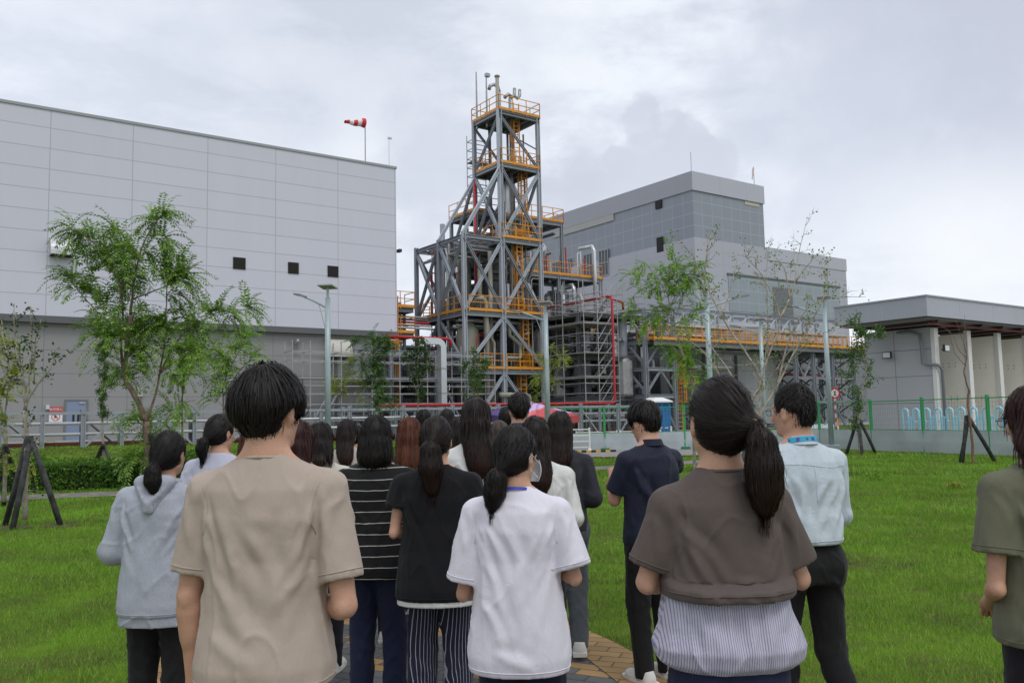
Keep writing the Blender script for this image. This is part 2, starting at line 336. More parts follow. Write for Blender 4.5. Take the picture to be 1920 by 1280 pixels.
def grass():
    rng = np.random.default_rng(5)
    P, H, Wd = [], [], []
    for d0, d1, dens, h, wd in ((3.2, 8, 5200, .042, .0034), (8, 13, 2900, .05, .0052), (13, 20, 1250, .058, .008), (20, 28, 450, .07, .014), (28, 46, 170, .085, .024)):
        A = (d1 - d0) * (d0 + d1) / 2 * 1.30; n = int(A * dens)
        y = np.sqrt(rng.random(n) * (d1 ** 2 - d0 ** 2) + d0 ** 2); x = (rng.random(n) * 1.30 - .65) * y
        k = ~onpath(x, y)
        k &= ~((y > 36) & (x > 5)); k &= ~((y > 31) & (x > 13.2))
        q = (x - OX) * (-math.sin(TH)) + (y - OY) * math.cos(TH); k &= q < -6.0
        # clumps: tufts denser and taller in places, thin worn spots in others
        cl = np.sin(x * 2.1 + 1.3 * np.sin(y * 1.7)) * np.sin(y * 2.6 + 1.1 * np.sin(x * 2.3)) + .6 * np.sin(x * 7.3 + y * 3.1) * np.sin(y * 6.1 - x * 2.2)
        k &= rng.random(n) < np.clip(.92 + .16 * cl, .2, 1)
        hole = np.sin(x * 8.3 + 2 * np.sin(y * 3.7)) * np.sin(y * 9.7 + 2 * np.sin(x * 4.1)) * (np.sin(x * 1.3 + .7) * np.sin(y * 1.1 + 1.9) > .1) > .6; k &= ~hole | (rng.random(n) < .22)
        x, y, cl = x[k], y[k], cl[k]; P.append(np.stack([x, y], 1)); H.append(h * (.85 + .18 * cl.clip(-.8, 1.2)) * rng.uniform(.5, 1.35, len(x)) * (1 + 1.6 * (rng.random(len(x)) > .99))); Wd.append(np.full(len(x), wd) * rng.uniform(.7, 1.3, len(x)))
    P = np.concatenate(P); H = np.concatenate(H); Wd = np.concatenate(Wd); n = len(P)
    z0 = np.zeros(n); far = P[:, 1] > 26
    z0[far] = [gz(a, b) for a, b in P[far]]
    a = rng.random(n) * 2 * math.pi; t = rng.random(n) * 2 * math.pi; ln = H * rng.uniform(.15, 1.0, n)
    V = np.empty((n, 3, 3), np.float32)
    V[:, 0, 0] = P[:, 0] - np.cos(a) * Wd / 2; V[:, 0, 1] = P[:, 1] - np.sin(a) * Wd / 2; V[:, 0, 2] = z0 - .004
    V[:, 1, 0] = P[:, 0] + np.cos(a) * Wd / 2; V[:, 1, 1] = P[:, 1] + np.sin(a) * Wd / 2; V[:, 1, 2] = z0 - .004
    V[:, 2, 0] = P[:, 0] + np.cos(t) * ln; V[:, 2, 1] = P[:, 1] + np.sin(t) * ln; V[:, 2, 2] = z0 + H
    me = bpy.data.meshes.new('grass'); me.vertices.add(3 * n); me.vertices.foreach_set('co', V.ravel()); me.loops.add(3 * n); me.loops.foreach_set('vertex_index', np.arange(3 * n, dtype=np.int32))
    me.polygons.add(n); me.polygons.foreach_set('loop_start', np.arange(0, 3 * n, 3, dtype=np.int32)); me.polygons.foreach_set('loop_total', np.full(n, 3, np.int32)); me.update()
    m = bpy.data.materials.new('grass_blades'); m.use_nodes = True; t_ = m.node_tree; b = t_.nodes['Principled BSDF']; b.inputs['Roughness'].default_value = .55; b.inputs['Specular IOR Level'].default_value = .12
    g = N('ShaderNodeNewGeometry', t_); r = N('ShaderNodeValToRGB', t_); t_.links.new(g.outputs['Random Per Island'], r.inputs[0])
    e = r.color_ramp.elements; e[0].color = (.09, .21, .018, 1); e[1].color = (.26, .44, .08, 1); q = e.new(.5); q.color = (.155, .325, .034, 1); q = e.new(.96); q.color = (.23, .35, .035, 1)
    q = e.new(.985); q.color = (.36, .36, .12, 1)
    tc = N('ShaderNodeTexCoord', t_); ns = N('ShaderNodeTexNoise', t_); ns.inputs['Scale'].default_value = .55; ns.inputs['Detail'].default_value = 5; t_.links.new(tc.outputs['Object'], ns.inputs[0])
    mr = N('ShaderNodeMapRange', t_); mr.inputs[1].default_value = .3; mr.inputs[2].default_value = .7; mr.inputs[3].default_value = .66; mr.inputs[4].default_value = 1.30; t_.links.new(ns.outputs[0], mr.inputs[0])
    vm = N('ShaderNodeVectorMath', t_, operation='SCALE'); t_.links.new(r.outputs[0], vm.inputs[0]); t_.links.new(mr.outputs[0], vm.inputs['Scale']); t_.links.new(vm.outputs[0], b.inputs['Base Color'])
    tag(link('grass', me, m), 'short green grass of the lawn on both sides of the path', 'grass', kind='stuff')
ground(); paths(); grass()
# ------------------------------------------------------------------ buildings
white_al = mat('white_aluminium', (.62, .64, .66), .4, .3); dark = mat('dark_opening', (.015, .015, .016), .8)
def glyph(mb, strokes, x, z, s, y, w=.09, T=None):
    """strokes of a character as thin raised bars; unit square coordinates"""
    for st in strokes:
        for (a, b), (c, d) in zip(st[:-1], st[1:]):
            mb.bar((x + a * s, y, z + b * s), (x + c * s, y, z + d * s), w * s * .9, .006)
def text_mesh(txt, size, m, parent, u, v, z, name='lettering', th=.004, rx=90, rz=0, loc=None):
    c = bpy.data.curves.new(name, 'FONT'); c.body = txt; c.size = size; c.extrude = th; c.align_x = 'CENTER'; c.align_y = 'CENTER'
    o = bpy.data.objects.new(name, c); COL.objects.link(o); dg = bpy.context.evaluated_depsgraph_get(); me = bpy.data.meshes.new_from_object(o.evaluated_get(dg)); bpy.data.objects.remove(o)
    me.transform(Matrix.Rotation(R(rz), 4, 'Z') @ Matrix.Rotation(R(rx), 4, 'X')); f = OFF.get(parent.name, (0, 0, 0)); me.transform(Matrix.Translation((u - f[0], v - f[1], z - f[2])))
    return link(name, me, m, parent)
WALL_V = -.85
def warehouse():
    t = pthing('warehouse', 'huge windowless warehouse clad in pale grey panels above a darker grey base', 'building', -40, WALL_V, .8)
    vl = [-29.57 - 4.09 - 40 * -1 for _ in ()]
    seams = [q + 40 for q in [-29.57 + 4.09 * k for k in range(-14, 6)]]
    up = panel_mat('pale_cladding', (.60, .60, .685), 4.09, 1.115, 40 - 29.57, 7.35 - .8, .022, .32, vlines=seams)
    lo = panel_mat('grey_cladding', (.285, .285, .285), 4.09, 1.24, 40 - 29.57, 3.13 - .8, .018, .32, vlines=seams, rough=.8)
    trim = mat('dark_trim', (.11, .112, .12), .5)
    MB().box(-90, -9.04, WALL_V, WALL_V + 30, 7.35, 18.36).build('upper_wall', up, t)
    MB().box(-90, -10.4, WALL_V + .35, WALL_V + 30, .4, 7.0).build('lower_wall', lo, t)
    MB().box(-90, -9.0, WALL_V - .06, WALL_V + 30.0, 7.0, 7.352).build('ledge', trim, t)
    MB().box(-90, -8.98, WALL_V - .06, WALL_V + 30.06, 18.35, 18.50).build('parapet_cap', mat('cap_grey', (.33, .34, .36), .5), t)
    for a, b in ((-19.87, -19.13), (-16.51, -15.83), (-13.93, -13.2)):
        m = MB().box(a, b, WALL_V - .03, WALL_V + .02, 10.65, 11.36)
        for k in range(7): m.bar((a, WALL_V - .045, 10.7 + k * .1), (b, WALL_V - .045, 10.7 + k * .1), .05, .03)
        m.build('louvre', mat('louvre_dark', (.022, .017, .015), .6), t)
    # hoods of the ventilators
    def hood(a, b, z0, z1, d, mt, y0):
        m = MB(); n = 8; prof = [(y0, z1)] + [(y0 - d * math.sin(i / n * math.pi / 2), z0 + (z1 - z0) * (.0 + math.cos(i / n * math.pi / 2))) for i in range(1, n + 1)]
        prof = [(p, z1 if i == 0 else z) for i, (p, z) in enumerate(prof)] + [(y0 - d, z0 - .02), (y0, z0 - .02)]
        m.prism(prof, 'x', a, b); h = m.build('vent_hood', mt, t)
        MB().box(a + .06, b - .06, y0 - d + .05, y0 - .01, z0 - .05, z0 - .022).build('vent_grille', dark, h)
    hood(-29.5, -28.35, 10.55, 11.5, .75, mat('bright_steel', (.52, .53, .55), .4, .3), WALL_V)
    hood(-14.0, -12.45, 5.6, 6.75, .9, mat('cream_hood', (.50, .49, .43), .5), WALL_V + .35)
    # door with its frame, closer, panes
    y0 = WALL_V + .35
    MB().box(-28.55, -28.45, y0 - .05, y0, .85, 3.0).box(-27.5, -27.4, y0 - .05, y0, .85, 3.0).box(-28.45, -27.5, y0 - .05, y0, 2.92, 3.0).build('door_frame', mat('frame_grey', (.16, .17, .17), .5), t)
    d = MB().box(-28.45, -27.5, y0 - .03, y0 - .002, .86, 2.92).build('door', mat('door_blue_grey', (.21, .26, .37), .45), t)
    MB().box(-28.15, -28.05, y0 - .045, y0 - .031, 1.75, 2.35).box(-27.92, -27.82, y0 - .045, y0 - .031, 1.75, 2.35).build('pane', dark, d)
    MB().box(-27.62, -27.55, y0 - .09, y0 - .031, 1.55, 1.75).build('handle', mat('steel', (.5, .5, .52), .3, .8), d)
    MB().box(-27.85, -27.55, y0 - .08, y0 - .031, 2.78, 2.86).build('door_closer', mat('steel', (.5, .5, .52), .3, .8), d)
    # boxes and lamps on the wall
    MB().box(-29.42, -29.25, y0 - .22, y0, 2.5, 2.72).build('wall_lamp', white_al, t)
    b_ = MB().box(-25.0, -24.7, y0 - .2, y0, 3.15, 3.65); b_.tube([(-24.85, y0 - .1, 3.15), (-24.85, y0 - .1, .9)], .025); b_.build('control_box', mat('box_grey', (.42, .42, .40), .6), t)
    MB().lathe([(.05, 0), (.2, .05), (.24, .2), (.12, .32), (.04, .36)], (-15.9, y0 - .35, 6.3), 12).bar((-15.9, y0, 6.5), (-15.9, y0 - .3, 6.5), .05).build('wall_siren', mat('steel', (.5, .5, .52), .3, .8), t)
    cam_ = MB().bar((-9.04, -.5, 12.9), (-8.7, -.5, 12.9), .05); cam_.box(-8.8, -8.6, -.8, -.4, 12.75, 12.95); cam_.build('security_camera', mat('black_plastic', (.02, .02, .02), .4), t)
    m = MB()
    m.tube([(-9.3, -.4, 18.5), (-9.3, -.4, 20.6)], .02).box(-9.38, -9.1, -.45, -.35, 20.5, 20.62); m.build('roof_mast', mat('steel', (.5, .5, .52), .3, .8), t)
    for u in (-13.2,): MB().box(u - .02, u + .02, y0 - .03, y0 - .002, 1, 3.2)
warehouse()
def no_fire_sign():
    y0 = WALL_V + .31; t = pthing('warning_sign', 'red and white no open flames warning sign on the grey warehouse wall beside the door', 'sign', -29.1, y0, 1.5)
    MB().box(-29.25, -28.62, y0 - .02, y0, 1.75, 2.62).build('board', mat('sign_white', (.75, .75, .74), .5), t)
    MB().box(-29.25, -28.62, y0 - .026, y0 - .021, 2.36, 2.62).build('banner', mat('sign_red', (.55, .035, .03), .5), t)
    try: text_mesh('嚴禁煙火', .155, mat('sign_white', (.75, .75, .74), .5), t, -28.935, y0 - .03, 2.485)
    except Exception as e: print('text', e)
    m = MB(); n = 28
    for k in range(n):
        a, b = 2 * math.pi * k / n, 2 * math.pi * (k + 1) / n
        m.bar((-28.935 + .19 * math.cos(a), y0 - .026, 2.1 + .19 * math.sin(a)), (-28.935 + .19 * math.cos(b), y0 - .026, 2.1 + .19 * math.sin(b)), .006, .035)
    m.bar((-28.935 - .13, y0 - .03, 2.23), (-28.935 + .13, y0 - .03, 1.97), .006, .03); m.build('prohibition_ring', mat('sign_red', (.55, .035, .03), .5), t)
    MB().box(-29.03, -28.84, y0 - .0245, y0 - .021, 2.04, 2.09).prism([(-28.99, 2.1), (-28.9, 2.1), (-28.88, 2.18), (-28.93, 2.16), (-28.95, 2.23), (-29.0, 2.17)], 'y', y0 - .0245, y0 - .021).build('flame_mark', dark, t)
    MB().box(-29.2, -28.67, y0 - .024, y0 - .021, 1.78, 1.84).build('footer', mat('sign_red', (.55, .035, .03), .5), t)
no_fire_sign()
def process_hall():
    U0, V0 = 29.0, 7.4; t = pthing('process_hall', 'tall stepped grey industrial hall with a higher corner block behind the steel tower', 'building', U0, V0, .6)
    band = panel_mat('hall_band', (.44, .45, .51), 4.2, 30, 0, -10, .02, .25)
    darkp = panel_mat('hall_dark', (.245, .27, .315), 1.5, 1.25, 0, 0, .03, -.35, rough=.35)
    light = panel_mat('hall_light', (.40, .41, .46), 4.2, 1.25, 0, 0, .02, .2)
    darkp2 = panel_mat('hall_dark_side', (.245, .27, .315), 1.5, 1.25, 0, 0, .03, -.35, axis='Y', rough=.35)
    light2 = panel_mat('hall_light_side', (.40, .41, .46), 4.2, 1.25, 0, 0, .02, .2, axis='Y')
    MB().box(U0, 40.4, V0, V0 + 36, 24.2, 26.15).build('parapet', band, t)
    MB().box(U0 + .15, 40.3, V0 + .15, V0 + 36, 19.3, 24.2).build('upper_front', darkp, t)
    MB().box(U0 + .142, U0 + .16, V0 + .16, V0 + 36, 19.3, 24.19).build('upper_side', darkp2, t)
    MB().box(U0 + .02, 54.9, V0 + .02, V0 + 36, .4, 19.3).build('lower_front', light, t)
    MB().box(U0, U0 + .03, V0 + .03, V0 + 36, .5, 19.29).build('lower_side', light2, t)
    MB().box(40.4, 55.0, V0 - .04, V0 + 36, 18.0, 19.42).build('lower_parapet', band, t)
    # translucent panel bay with a tall louvre, and lesser openings
    MB().box(33.85, 53.3, V0 - .03, V0 + .015, 12.1, 15.86).build('translucent_bay', panel_mat('translucent', (.255, .30, .33), 1.6, 1.25, 0, 0, .035, -.3, rough=.3), t)
    MB().box(33.7, 53.45, V0 - .12, V0 - .031, 15.86, 16.05).build('bay_flashing', mat('dark_trim', (.11, .112, .12), .5), t)
    m = MB().box(41.0, 44.4, V0 - .05, V0 - .0305, 11.2, 15.2)
    for k in range(26): m.bar((41.0, V0 - .07, 11.3 + k * .15), (44.4, V0 - .07, 11.3 + k * .15), .07, .05)
    m.build('louvre', mat('louvre_grey', (.24, .25, .27), .5), t)
    MB().box(37.2, 39.6, V0 + .1, V0 + .149, 23.75, 24.15).build('opening', mat('soffit_cream', (.48, .45, .37), .7), t)
    for a, b, z0, z1 in ((11.8, 12.7, 23.3, 24.1), (11.7, 12.7, 18.6, 20.2)):
        MB().box(U0 - .01, U0 + .139 if z0 > 20 else U0 - .001, V0 - 7.4 + a, V0 - 7.4 + b, z0, z1).build('window', dark, t)
    for a in (20.3, 23.0, 27.0, 29.3):
        f = MB().box(U0 - .05, U0 - .002, a, a + 1.6, 17.4, 20.4).build('window', mat('hall_glass', (.05, .06, .07), .15), t)
        g = MB()
        for k in range(4): g.box(U0 - .09, U0 - .052, a + k * .51, a + k * .51 + .07, 17.4, 20.4)
        for k in range(3): g.box(U0 - .09, U0 - .052, a, a + 1.6, 17.4 + k * 1.46, 17.48 + k * 1.46)
        g.build('window_frame', mat('frame_light', (.4, .41, .42), .5), f)
    MB().box(U0 - .005, U0 + .141, 19.3, 30.2, 23.45, 24.18).build('open_strip', mat('strip_bright', (.38, .38, .36), .6), t)
    st = mat('steel', (.5, .5, .52), .3, .8)
    MB().tube([(U0 + .3, V0 + .3, 26.1), (U0 + .3, V0 + .3, 28.2)], .05, 6).build('lightning_rod', st, t)
process_hall()
def open_garage():
    U0, V0 = 2.87, -30.3; t = pthing('bay_building', 'low grey bay building with a deep flat canopy and pale dividing walls', 'building', U0, V0, 0)
    fas = mat('fascia_grey', (.36, .375, .42), .45, var=.05, vscale=.3); wall = panel_mat('bay_wall', (.36, .37, .385), 2.1, 1.23, 1.83, .62, .014, .6, axis='Y', rough=.7)
    cream = mat('bay_cream', (.84, .81, .72), .8, var=.05, vscale=.6); fin = mat('bay_fin', (.62, .62, .59), .6)
    f = MB().box(.8, 40, -31.3, -31.16, 5.6, 6.47).box(.8, .94, -31.159, -26.9, 5.6, 6.47).box(.8, 40, -26.9, -26.76, 5.6, 6.47)
    b = f.mark(1)
    for u in (3.6, 6.75, 9.9, 13, 16.1, 19.2): b.box(u, u + .02, -31.306, -31.3, 5.6, 6.47)
    b.box(.794, .8, -29.2, -29.18, 5.6, 6.47); b.build('fascia', [fas, mat('joint_pale', (.45, .46, .48), .4)], t)
    MB().box(.74, 40.06, -31.36, -26.7, 6.47, 6.53).build('roof', fas, t)
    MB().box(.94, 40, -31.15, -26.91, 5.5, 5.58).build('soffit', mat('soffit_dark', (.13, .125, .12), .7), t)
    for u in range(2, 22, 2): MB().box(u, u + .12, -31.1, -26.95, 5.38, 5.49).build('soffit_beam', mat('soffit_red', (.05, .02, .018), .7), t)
    MB().tube([(1.5, -30.9, 5.34), (39, -30.9, 5.34)], .05).build('sprinkler_pipe', mat('pipe_red_dark', (.12, .02, .015), .5), t)
    MB().box(U0, U0 + .25, V0 + .02, -26.95, 0, 5.3).build('side_wall', wall, t)
    MB().box(U0 + .26, 38, -27.2, -26.96, 0, 5.3).build('back_wall', cream, t)
    for i, u in enumerate((2.87, 5.86, 8.85, 11.84, 14.8, 17.8, 20.8, 23.8)):
        if i:
            h = MB().box(u, u + .22, V0 + .02, -27.21, 0, 5.12).mark(1)
            for z in (1.95, 3.55):
                for k in (0.5, .8, 1.1, 1.5, 1.62):
                    for dz in (0, .16): h.box(u - .006, u - .001, V0 + k, V0 + k + .04, z + dz, z + dz + .04)
            h.build('dividing_wall', [cream, dark], t)
        MB().box(u - .05, u + .30, V0 - .16, V0 + .019, 0, 5.25).build('wall_fin', fin, t)
    p = MB().tube([(3.0, V0 + 1.9, 5.2), (2.72, V0 + .9, 5.15), (2.66, V0 + .45, 5.0), (2.62, V0 + .35, 4.4), (2.62, V0 + .35, 3.62), (2.62, V0 + .1, 3.56), (2.62, V0 - .25, 3.56), (2.9, V0 - .28, 3.5), (3.1, V0 - .28, 3.3), (3.12, V0 - .28, .2)], .075, 10)
    p.build('downpipe', mat('pipe_grey', (.16, .17, .185), .45), t, smooth=True)
    return t
open_garage()
def floodlight(label, u, v, z, du, dv):
    t = pthing('floodlight', label, 'lamp', u, v, z, 'floodlights on the bay building')
    a = MB(); a.tube([(u, v, z), (u + du * .5, v + dv * .5, z - .05)], .03); a.build('bracket', mat('black_plastic', (.02, .02, .02), .4), t)
    c = (u + du * .7, v + dv * .7)
    h = MB(); h.box(c[0] - .22 if dv else c[0] - .05, c[0] + .22 if dv else c[0] + .05, c[1] - .05 if dv else c[1] - .22, c[1] + .05 if dv else c[1] + .22, z - .12, z + .2); h.build('housing', mat('black_plastic', (.02, .02, .02), .4), t)
    g = MB(); cu, cv = c
    if dv: g.box(cu - .18, cu + .18, cv - .06, cv - .051, z - .08, z + .16)
    else: g.box(cu - .06, cu - .051, cv - .18, cv + .18, z - .08, z + .16)
    g.build('lens', mat('lamp_lens', (.55, .56, .55), .2), t)
floodlight('black floodlight mounted on the grey side wall of the bay building', 2.86, -28.25, 4.1, -.4, 0)
floodlight('pale faced floodlight mounted on the corner fin of the bay building', 3.1, -30.62, 4.25, 0, -.3)
floodlight('floodlight on the white fin of the fourth bay at the right picture edge', 11.95, -30.5, 3.7, 0, -.3)
def back_row():
    t = pthing('storage_tank', 'large round grey storage tank behind the elevated walkway', 'tank', 27, 0, .6)
    m = MB().lathe([(5.2, 0), (5.2, 8.2), (5.25, 8.22), (5.25, 8.34), (5.2, 8.36), (3.0, 9.0), (.3, 9.4)], (25.0, 1.6, .6), 48)
    m.build('shell', panel_mat('tank_steel', (.30, .31, .32), 30, 1.5, 0, 0, .02, .4), t, smooth=False)
    a = pthing('annex', 'plain dark grey annex block behind the legs of the elevated walkway', 'building', 31, 3.5, .2)
    MB().box(31, 60, 3.5, 7.2, .1, 7.6).build('wall', panel_mat('annex_wall', (.17, .175, .185), 4, 1.25, 0, 0, .02, .4), a)
    MB().box(30.9, 60.1, 3.4, 7.3, 7.6, 7.8).build('roof', mat('dark_trim', (.11, .112, .12), .5), a)
back_row()
# ------------------------------------------------------------------ process plant
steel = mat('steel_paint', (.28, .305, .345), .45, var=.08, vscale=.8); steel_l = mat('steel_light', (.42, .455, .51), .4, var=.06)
steel_d = mat('steel_shadow_grey', (.10, .105, .115), .6, var=.2); galv = mat('galvanised', (.36, .365, .37), .4, .4, var=.15, vscale=5)  # steel_d: the steel with shade inside the frames put into its colour
orange = mat('safety_orange', (.70, .29, .022), .5, var=.08); olive = mat('vessel_beige', (.33, .315, .255), .5, var=.06, vscale=1)
red = mat('fire_red', (.44, .010, .014), .35); clad_al = mat('aluminium_cladding', (.58, .6, .62), .3, .55); grate = mat('grating', (.14, .145, .15), .7)
def rail(name, pts, z, parent, m=None, h=1.1, step=1.15, r=.028, toe=True, closed=False):
    """one stretch of guard rail: posts, top and middle rails and toe board welded together"""
    m = m or orange; b = MB()
    pts = [Vector((p[0], p[1], 0)) for p in pts]
    for a, c in zip(pts[:-1], pts[1:]):
        L = (c - a).length; n = max(1, round(L / step)); e = (c - a) / n
        for zz in (h, h * .55): b.bar((a.x, a.y, z + zz), (c.x, c.y, z + zz), r * 1.7)
        if toe: b.bar((a.x, a.y, z + .09), (c.x, c.y, z + .09), .02, .19)
        for k in range(n + 1):
            p = a + e * k; b.bar((p.x, p.y, z - .12), (p.x, p.y, z + h), r * 1.7)
    return b.build(name, m, parent)
def ladder(parent, u, v, z0, z1, cage=True, along='u', m=None, w=.5, out=-1):
    m = m or orange; b = MB(); d = (w / 2, 0) if along == 'u' else (0, w / 2)
    for s in (-1, 1): b.bar((u + s * d[0], v + s * d[1], z0), (u + s * d[0], v + s * d[1], z1 + 1), .07)
    z = z0 + .3
    while z < z1 + .9: b.bar((u - d[0], v - d[1], z), (u + d[0], v + d[1], z), .045); z += .34
    if cage:
        cz = z0 + 2.2; rings = []
        while cz < z1 + 1: rings.append(cz); cz += .8
        for zz in rings:
            pts = []
            for k in range(9):
                a = math.pi * k / 8; x = math.cos(a) * (w / 2 + .08); y = out * math.sin(a) * .72
                pts.append((u + x, v + y, zz) if along == 'u' else (u + y, v + x, zz))
            b.tube(pts, .032, 4)
        if len(rings) > 1:
            for k in (1, 3, 4, 5, 7):
                a = math.pi * k / 8; x = math.cos(a) * (w / 2 + .08); y = out * math.sin(a) * .72
                q = (u + x, v + y) if along == 'u' else (u + y, v + x); b.bar((*q, rings[0]), (*q, rings[-1]), .04)
    return b.build('ladder', m, parent)
def deck(parent, u0, u1, v0, v1, z, rails=('f', 'r', 'l', 'b'), nb=3, m=None, beam=.3, name='platform'):
    b = MB().box(u0, u1, v0, v1, z - .05, z)
    for s in (v0 + .1, v1 - .1): b.hbeam((u0, s, z - .055 - beam / 2), (u1, s, z - .055 - beam / 2), beam * .5, beam)
    for k in range(nb + 1):
        x = u0 + .08 + (u1 - u0 - .16) * k / nb; b.hbeam((x, v0 + .2, z - .06 - beam / 2), (x, v1 - .2, z - .06 - beam / 2), beam * .45, beam * .9)
    p = b.build(name, grate, parent)
    e = .03
    S = {'f': [(u0 - e, v0 - e), (u1 + e, v0 - e)], 'r': [(u1 + e, v0 - e), (u1 + e, v1 + e)], 'l': [(u0 - e, v0 - e), (u0 - e, v1 + e)], 'b': [(u0 - e, v1 + e), (u1 + e, v1 + e)]}
    for k in rails: rail('railing', S[k], z, p)
    return p
def col(t, u, v, z0, z1, w=.30, m=None, name='column'):
    w *= .9; return MB().hbeam((u, v, z0), (u, v, z1), w, w, .045).build(name, m or steel, t)
def beam(t, a, b, w=.22, m=None, name='beam'): return MB().hbeam(a, b, w, w * 1.25, .035).build(name, m or steel, t)
def brace(t, a, b, w=.24, m=None):
    w *= .78; return MB().hbeam(a, b, w, w, .04).build('brace', m or steel, t)
Z0, Z1, Z2, Z3, Z4, Z5 = .3, 5.1, 9.25, 14.85, 20.5, 24.55
UA, UB, UC = -3.22, .1, 3.7; VA, VB, VC = 0, 3.45, 6.9
def tower():
    t = pthing('steel_tower', 'tall open steel process tower with orange railed decks and crossed bracing, narrowing to the top', 'tower', 0, 0, Z0)
    for u, v, z in ((UA, VA, Z3), (UA, VB, Z3), (UA, VC, Z3), (UB, VA, Z5), (UC, VA, Z5), (UB, VB, Z5), (UC, VB, Z5), (UB, VC, Z3), (UC, VC, Z3)):
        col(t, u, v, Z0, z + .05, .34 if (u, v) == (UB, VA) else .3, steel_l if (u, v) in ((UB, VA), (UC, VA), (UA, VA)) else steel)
    for z in (Z1, Z2, Z3):
        for v in (VA, VB, VC): beam(t, (UA, v, z - .25), (UC, v, z - .25))
        for u in (UA, UB, UC): beam(t, (u, VA, z - .26), (u, VC, z - .26))
    for v in (1.15, 2.3, 4.6, 5.75): beam(t, (UA, v, Z3 - .2), (UC, v, Z3 - .2), .15)
    for u in (-2.1, -1.0): beam(t, (u, VA, Z3 - .18), (u, VC, Z3 - .18), .14)
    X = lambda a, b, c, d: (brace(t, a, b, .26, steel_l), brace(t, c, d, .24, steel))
    o = -.02
    for z0, z1 in ((Z2, Z3),):
        X((UA, o, z0), (UB, o, z1 - .3), (UA, o - .04, z1 - .3), (UB, o - .04, z0)); X((UB, o, z0), (UC, o, z1 - .3), (UB, o - .04, z1 - .3), (UC, o - .04, z0))
        for u in (UA, UC): X((u, VA, z0), (u, VB, z1 - .3), (u - .04, VA, z1 - .3), (u - .04, VB, z0)); X((u, VB, z0), (u, VC, z1 - .3), (u - .04, VB, z1 - .3), (u - .04, VC, z0))
        X((UA, VC, z0), (UB, VC, z1 - .3), (UA, VC, z1 - .3), (UB, VC + .04, z0)); X((UB, VC, z0), (UC, VC, z1 - .3), (UB, VC, z1 - .3), (UC, VC + .04, z0))
    for z0, z1 in ((Z1, Z2), (Z0, Z1)):
        for a, b in ((UB, UA), (UB, UC)): brace(t, (a, o, z1 - .35), (b, o, z0 + .1), .26, steel_l)
        for a, b in ((VB, VA), (VB, VC)):
            for u in (UA, UC): brace(t, (u, a, z1 - .35), (u, b, z0 + .1), .24)
    # shaft above
    X((UB, o, Z3), (UC, o, Z4 - .3), (UC, o - .04, Z3), (UB, o - .04, Z4 - .3)); X((UB, VA, Z3), (UB, VB, Z4 - .3), (UB - .04, VB, Z3), (UB - .04, VA, Z4 - .3))
    X((UB, VB, Z3), (UC, VB, Z4 - .3), (UC, VB + .04, Z3), (UB, VB + .04, Z4 - .3)); X((UC, VA, Z3), (UC, VB, Z4 - .3), (UC + .04, VB, Z3), (UC + .04, VA, Z4 - .3))
    brace(t, (UB, o, Z5 - .4), (UC, o, Z4), .22); brace(t, (UB, VA, Z5 - .4), (UB, VB, Z4), .22); brace(t, (UC, VB, Z5 - .4), (UC, VA, Z4 + 1.5), .12); brace(t, (UC, VB, Z4), (UB, VB, Z5 - .4), .2)
    # outriggers spreading from the shaft to the wide block
    brace(t, (UB, VB, Z4 - .4), (UA, VB, Z3), .28, steel_l); brace(t, (UB, VA, Z4 - .4), (UA, VA, Z3), .30, steel_l); brace(t, (UB, VB, Z4 - .4), (UB, VC, Z3), .24); brace(t, (UC, VB, Z4 - .4), (UC, VC, Z3), .24)
    for z in (Z4, Z5):
        for v in (VA, VB): beam(t, (UB, v, z - .2), (UC, v, z - .2), .2)
        for u in (UB, UC): beam(t, (u, VA, z - .21), (u, VB, z - .21), .2)
    deck(t, UB - .08, UC + .1, -.12, VB + .1, Z5, nb=4)
    deck(t, UB, UC, -.1, VB, Z4, nb=4); deck(t, UB, UC + .05, -.1, VB, Z3, nb=4)
    p = deck(t, UA, UC, -.1, VC, Z2, rails=('r', 'b'), nb=6)
    rail('railing', [(UA + .3, -.14), (UB - .15, -.14)], Z2, p); rail('railing', [(UB + .2, -.14), (UC, -.14)], Z2, p); rail('railing', [(UA - .05, .3), (UA - .05, VB - .1)], Z2, p); rail('railing', [(UA - .05, VB + .1), (UA - .05, VC)], Z2, p)
    p = deck(t, UA, UC, -.1, VC, Z1, rails=('r',), nb=6)
    rail('railing', [(UA + 1.2, -.14), (UB - .15, -.14)], Z1, p); rail('railing', [(UB + .2, -.14), (UC, -.14)], Z1, p)
    ladder(t, 2.2, .7, Z4, Z5 + .1, out=1); ladder(t, 2.9, .8, Z3, Z4 + .1, out=1); ladder(t, 1.9, .25, Z2, Z3, out=1); ladder(t, 2.5, .5, Z1, Z2, out=1); ladder(t, 2.2, .5, Z0, Z1, out=1)
    for u, z in ((1.7, Z4), (2.3, Z3), (1.3, Z2), (2.1, Z2), (2.6, Z1)):
        rail('ladder_gate', [(u, .15), (u, 1.1), (u + .9, 1.1)], z, t, toe=False, step=.3)
    # vessels and pipes held by the frame
    def pipe(name, pts, r, m): return MB().tube(pts, r, 10).build(name, m, t, smooth=True)
    MB().lathe([(.85, 0), (.85, 7.3), (.8, 7.7), (.5, 8.2), (.12, 8.4)], (-1.9, 1.7, Z0), 24).build('vessel', olive, t, smooth=True)
    MB().lathe([(.55, 0), (.55, 11.2), (.5, 11.5), (.15, 11.8)], (-.35, 4.5, Z0 + 2), 20).build('vessel', olive, t, smooth=True)
    MB().lathe([(.7, 0), (.7, 6.4), (.5, 6.9), (.12, 7.0)], (2.3, 4.8, Z2), 20).build('vessel', mat('vessel_grey', (.23, .24, .25), .5), t, smooth=True)
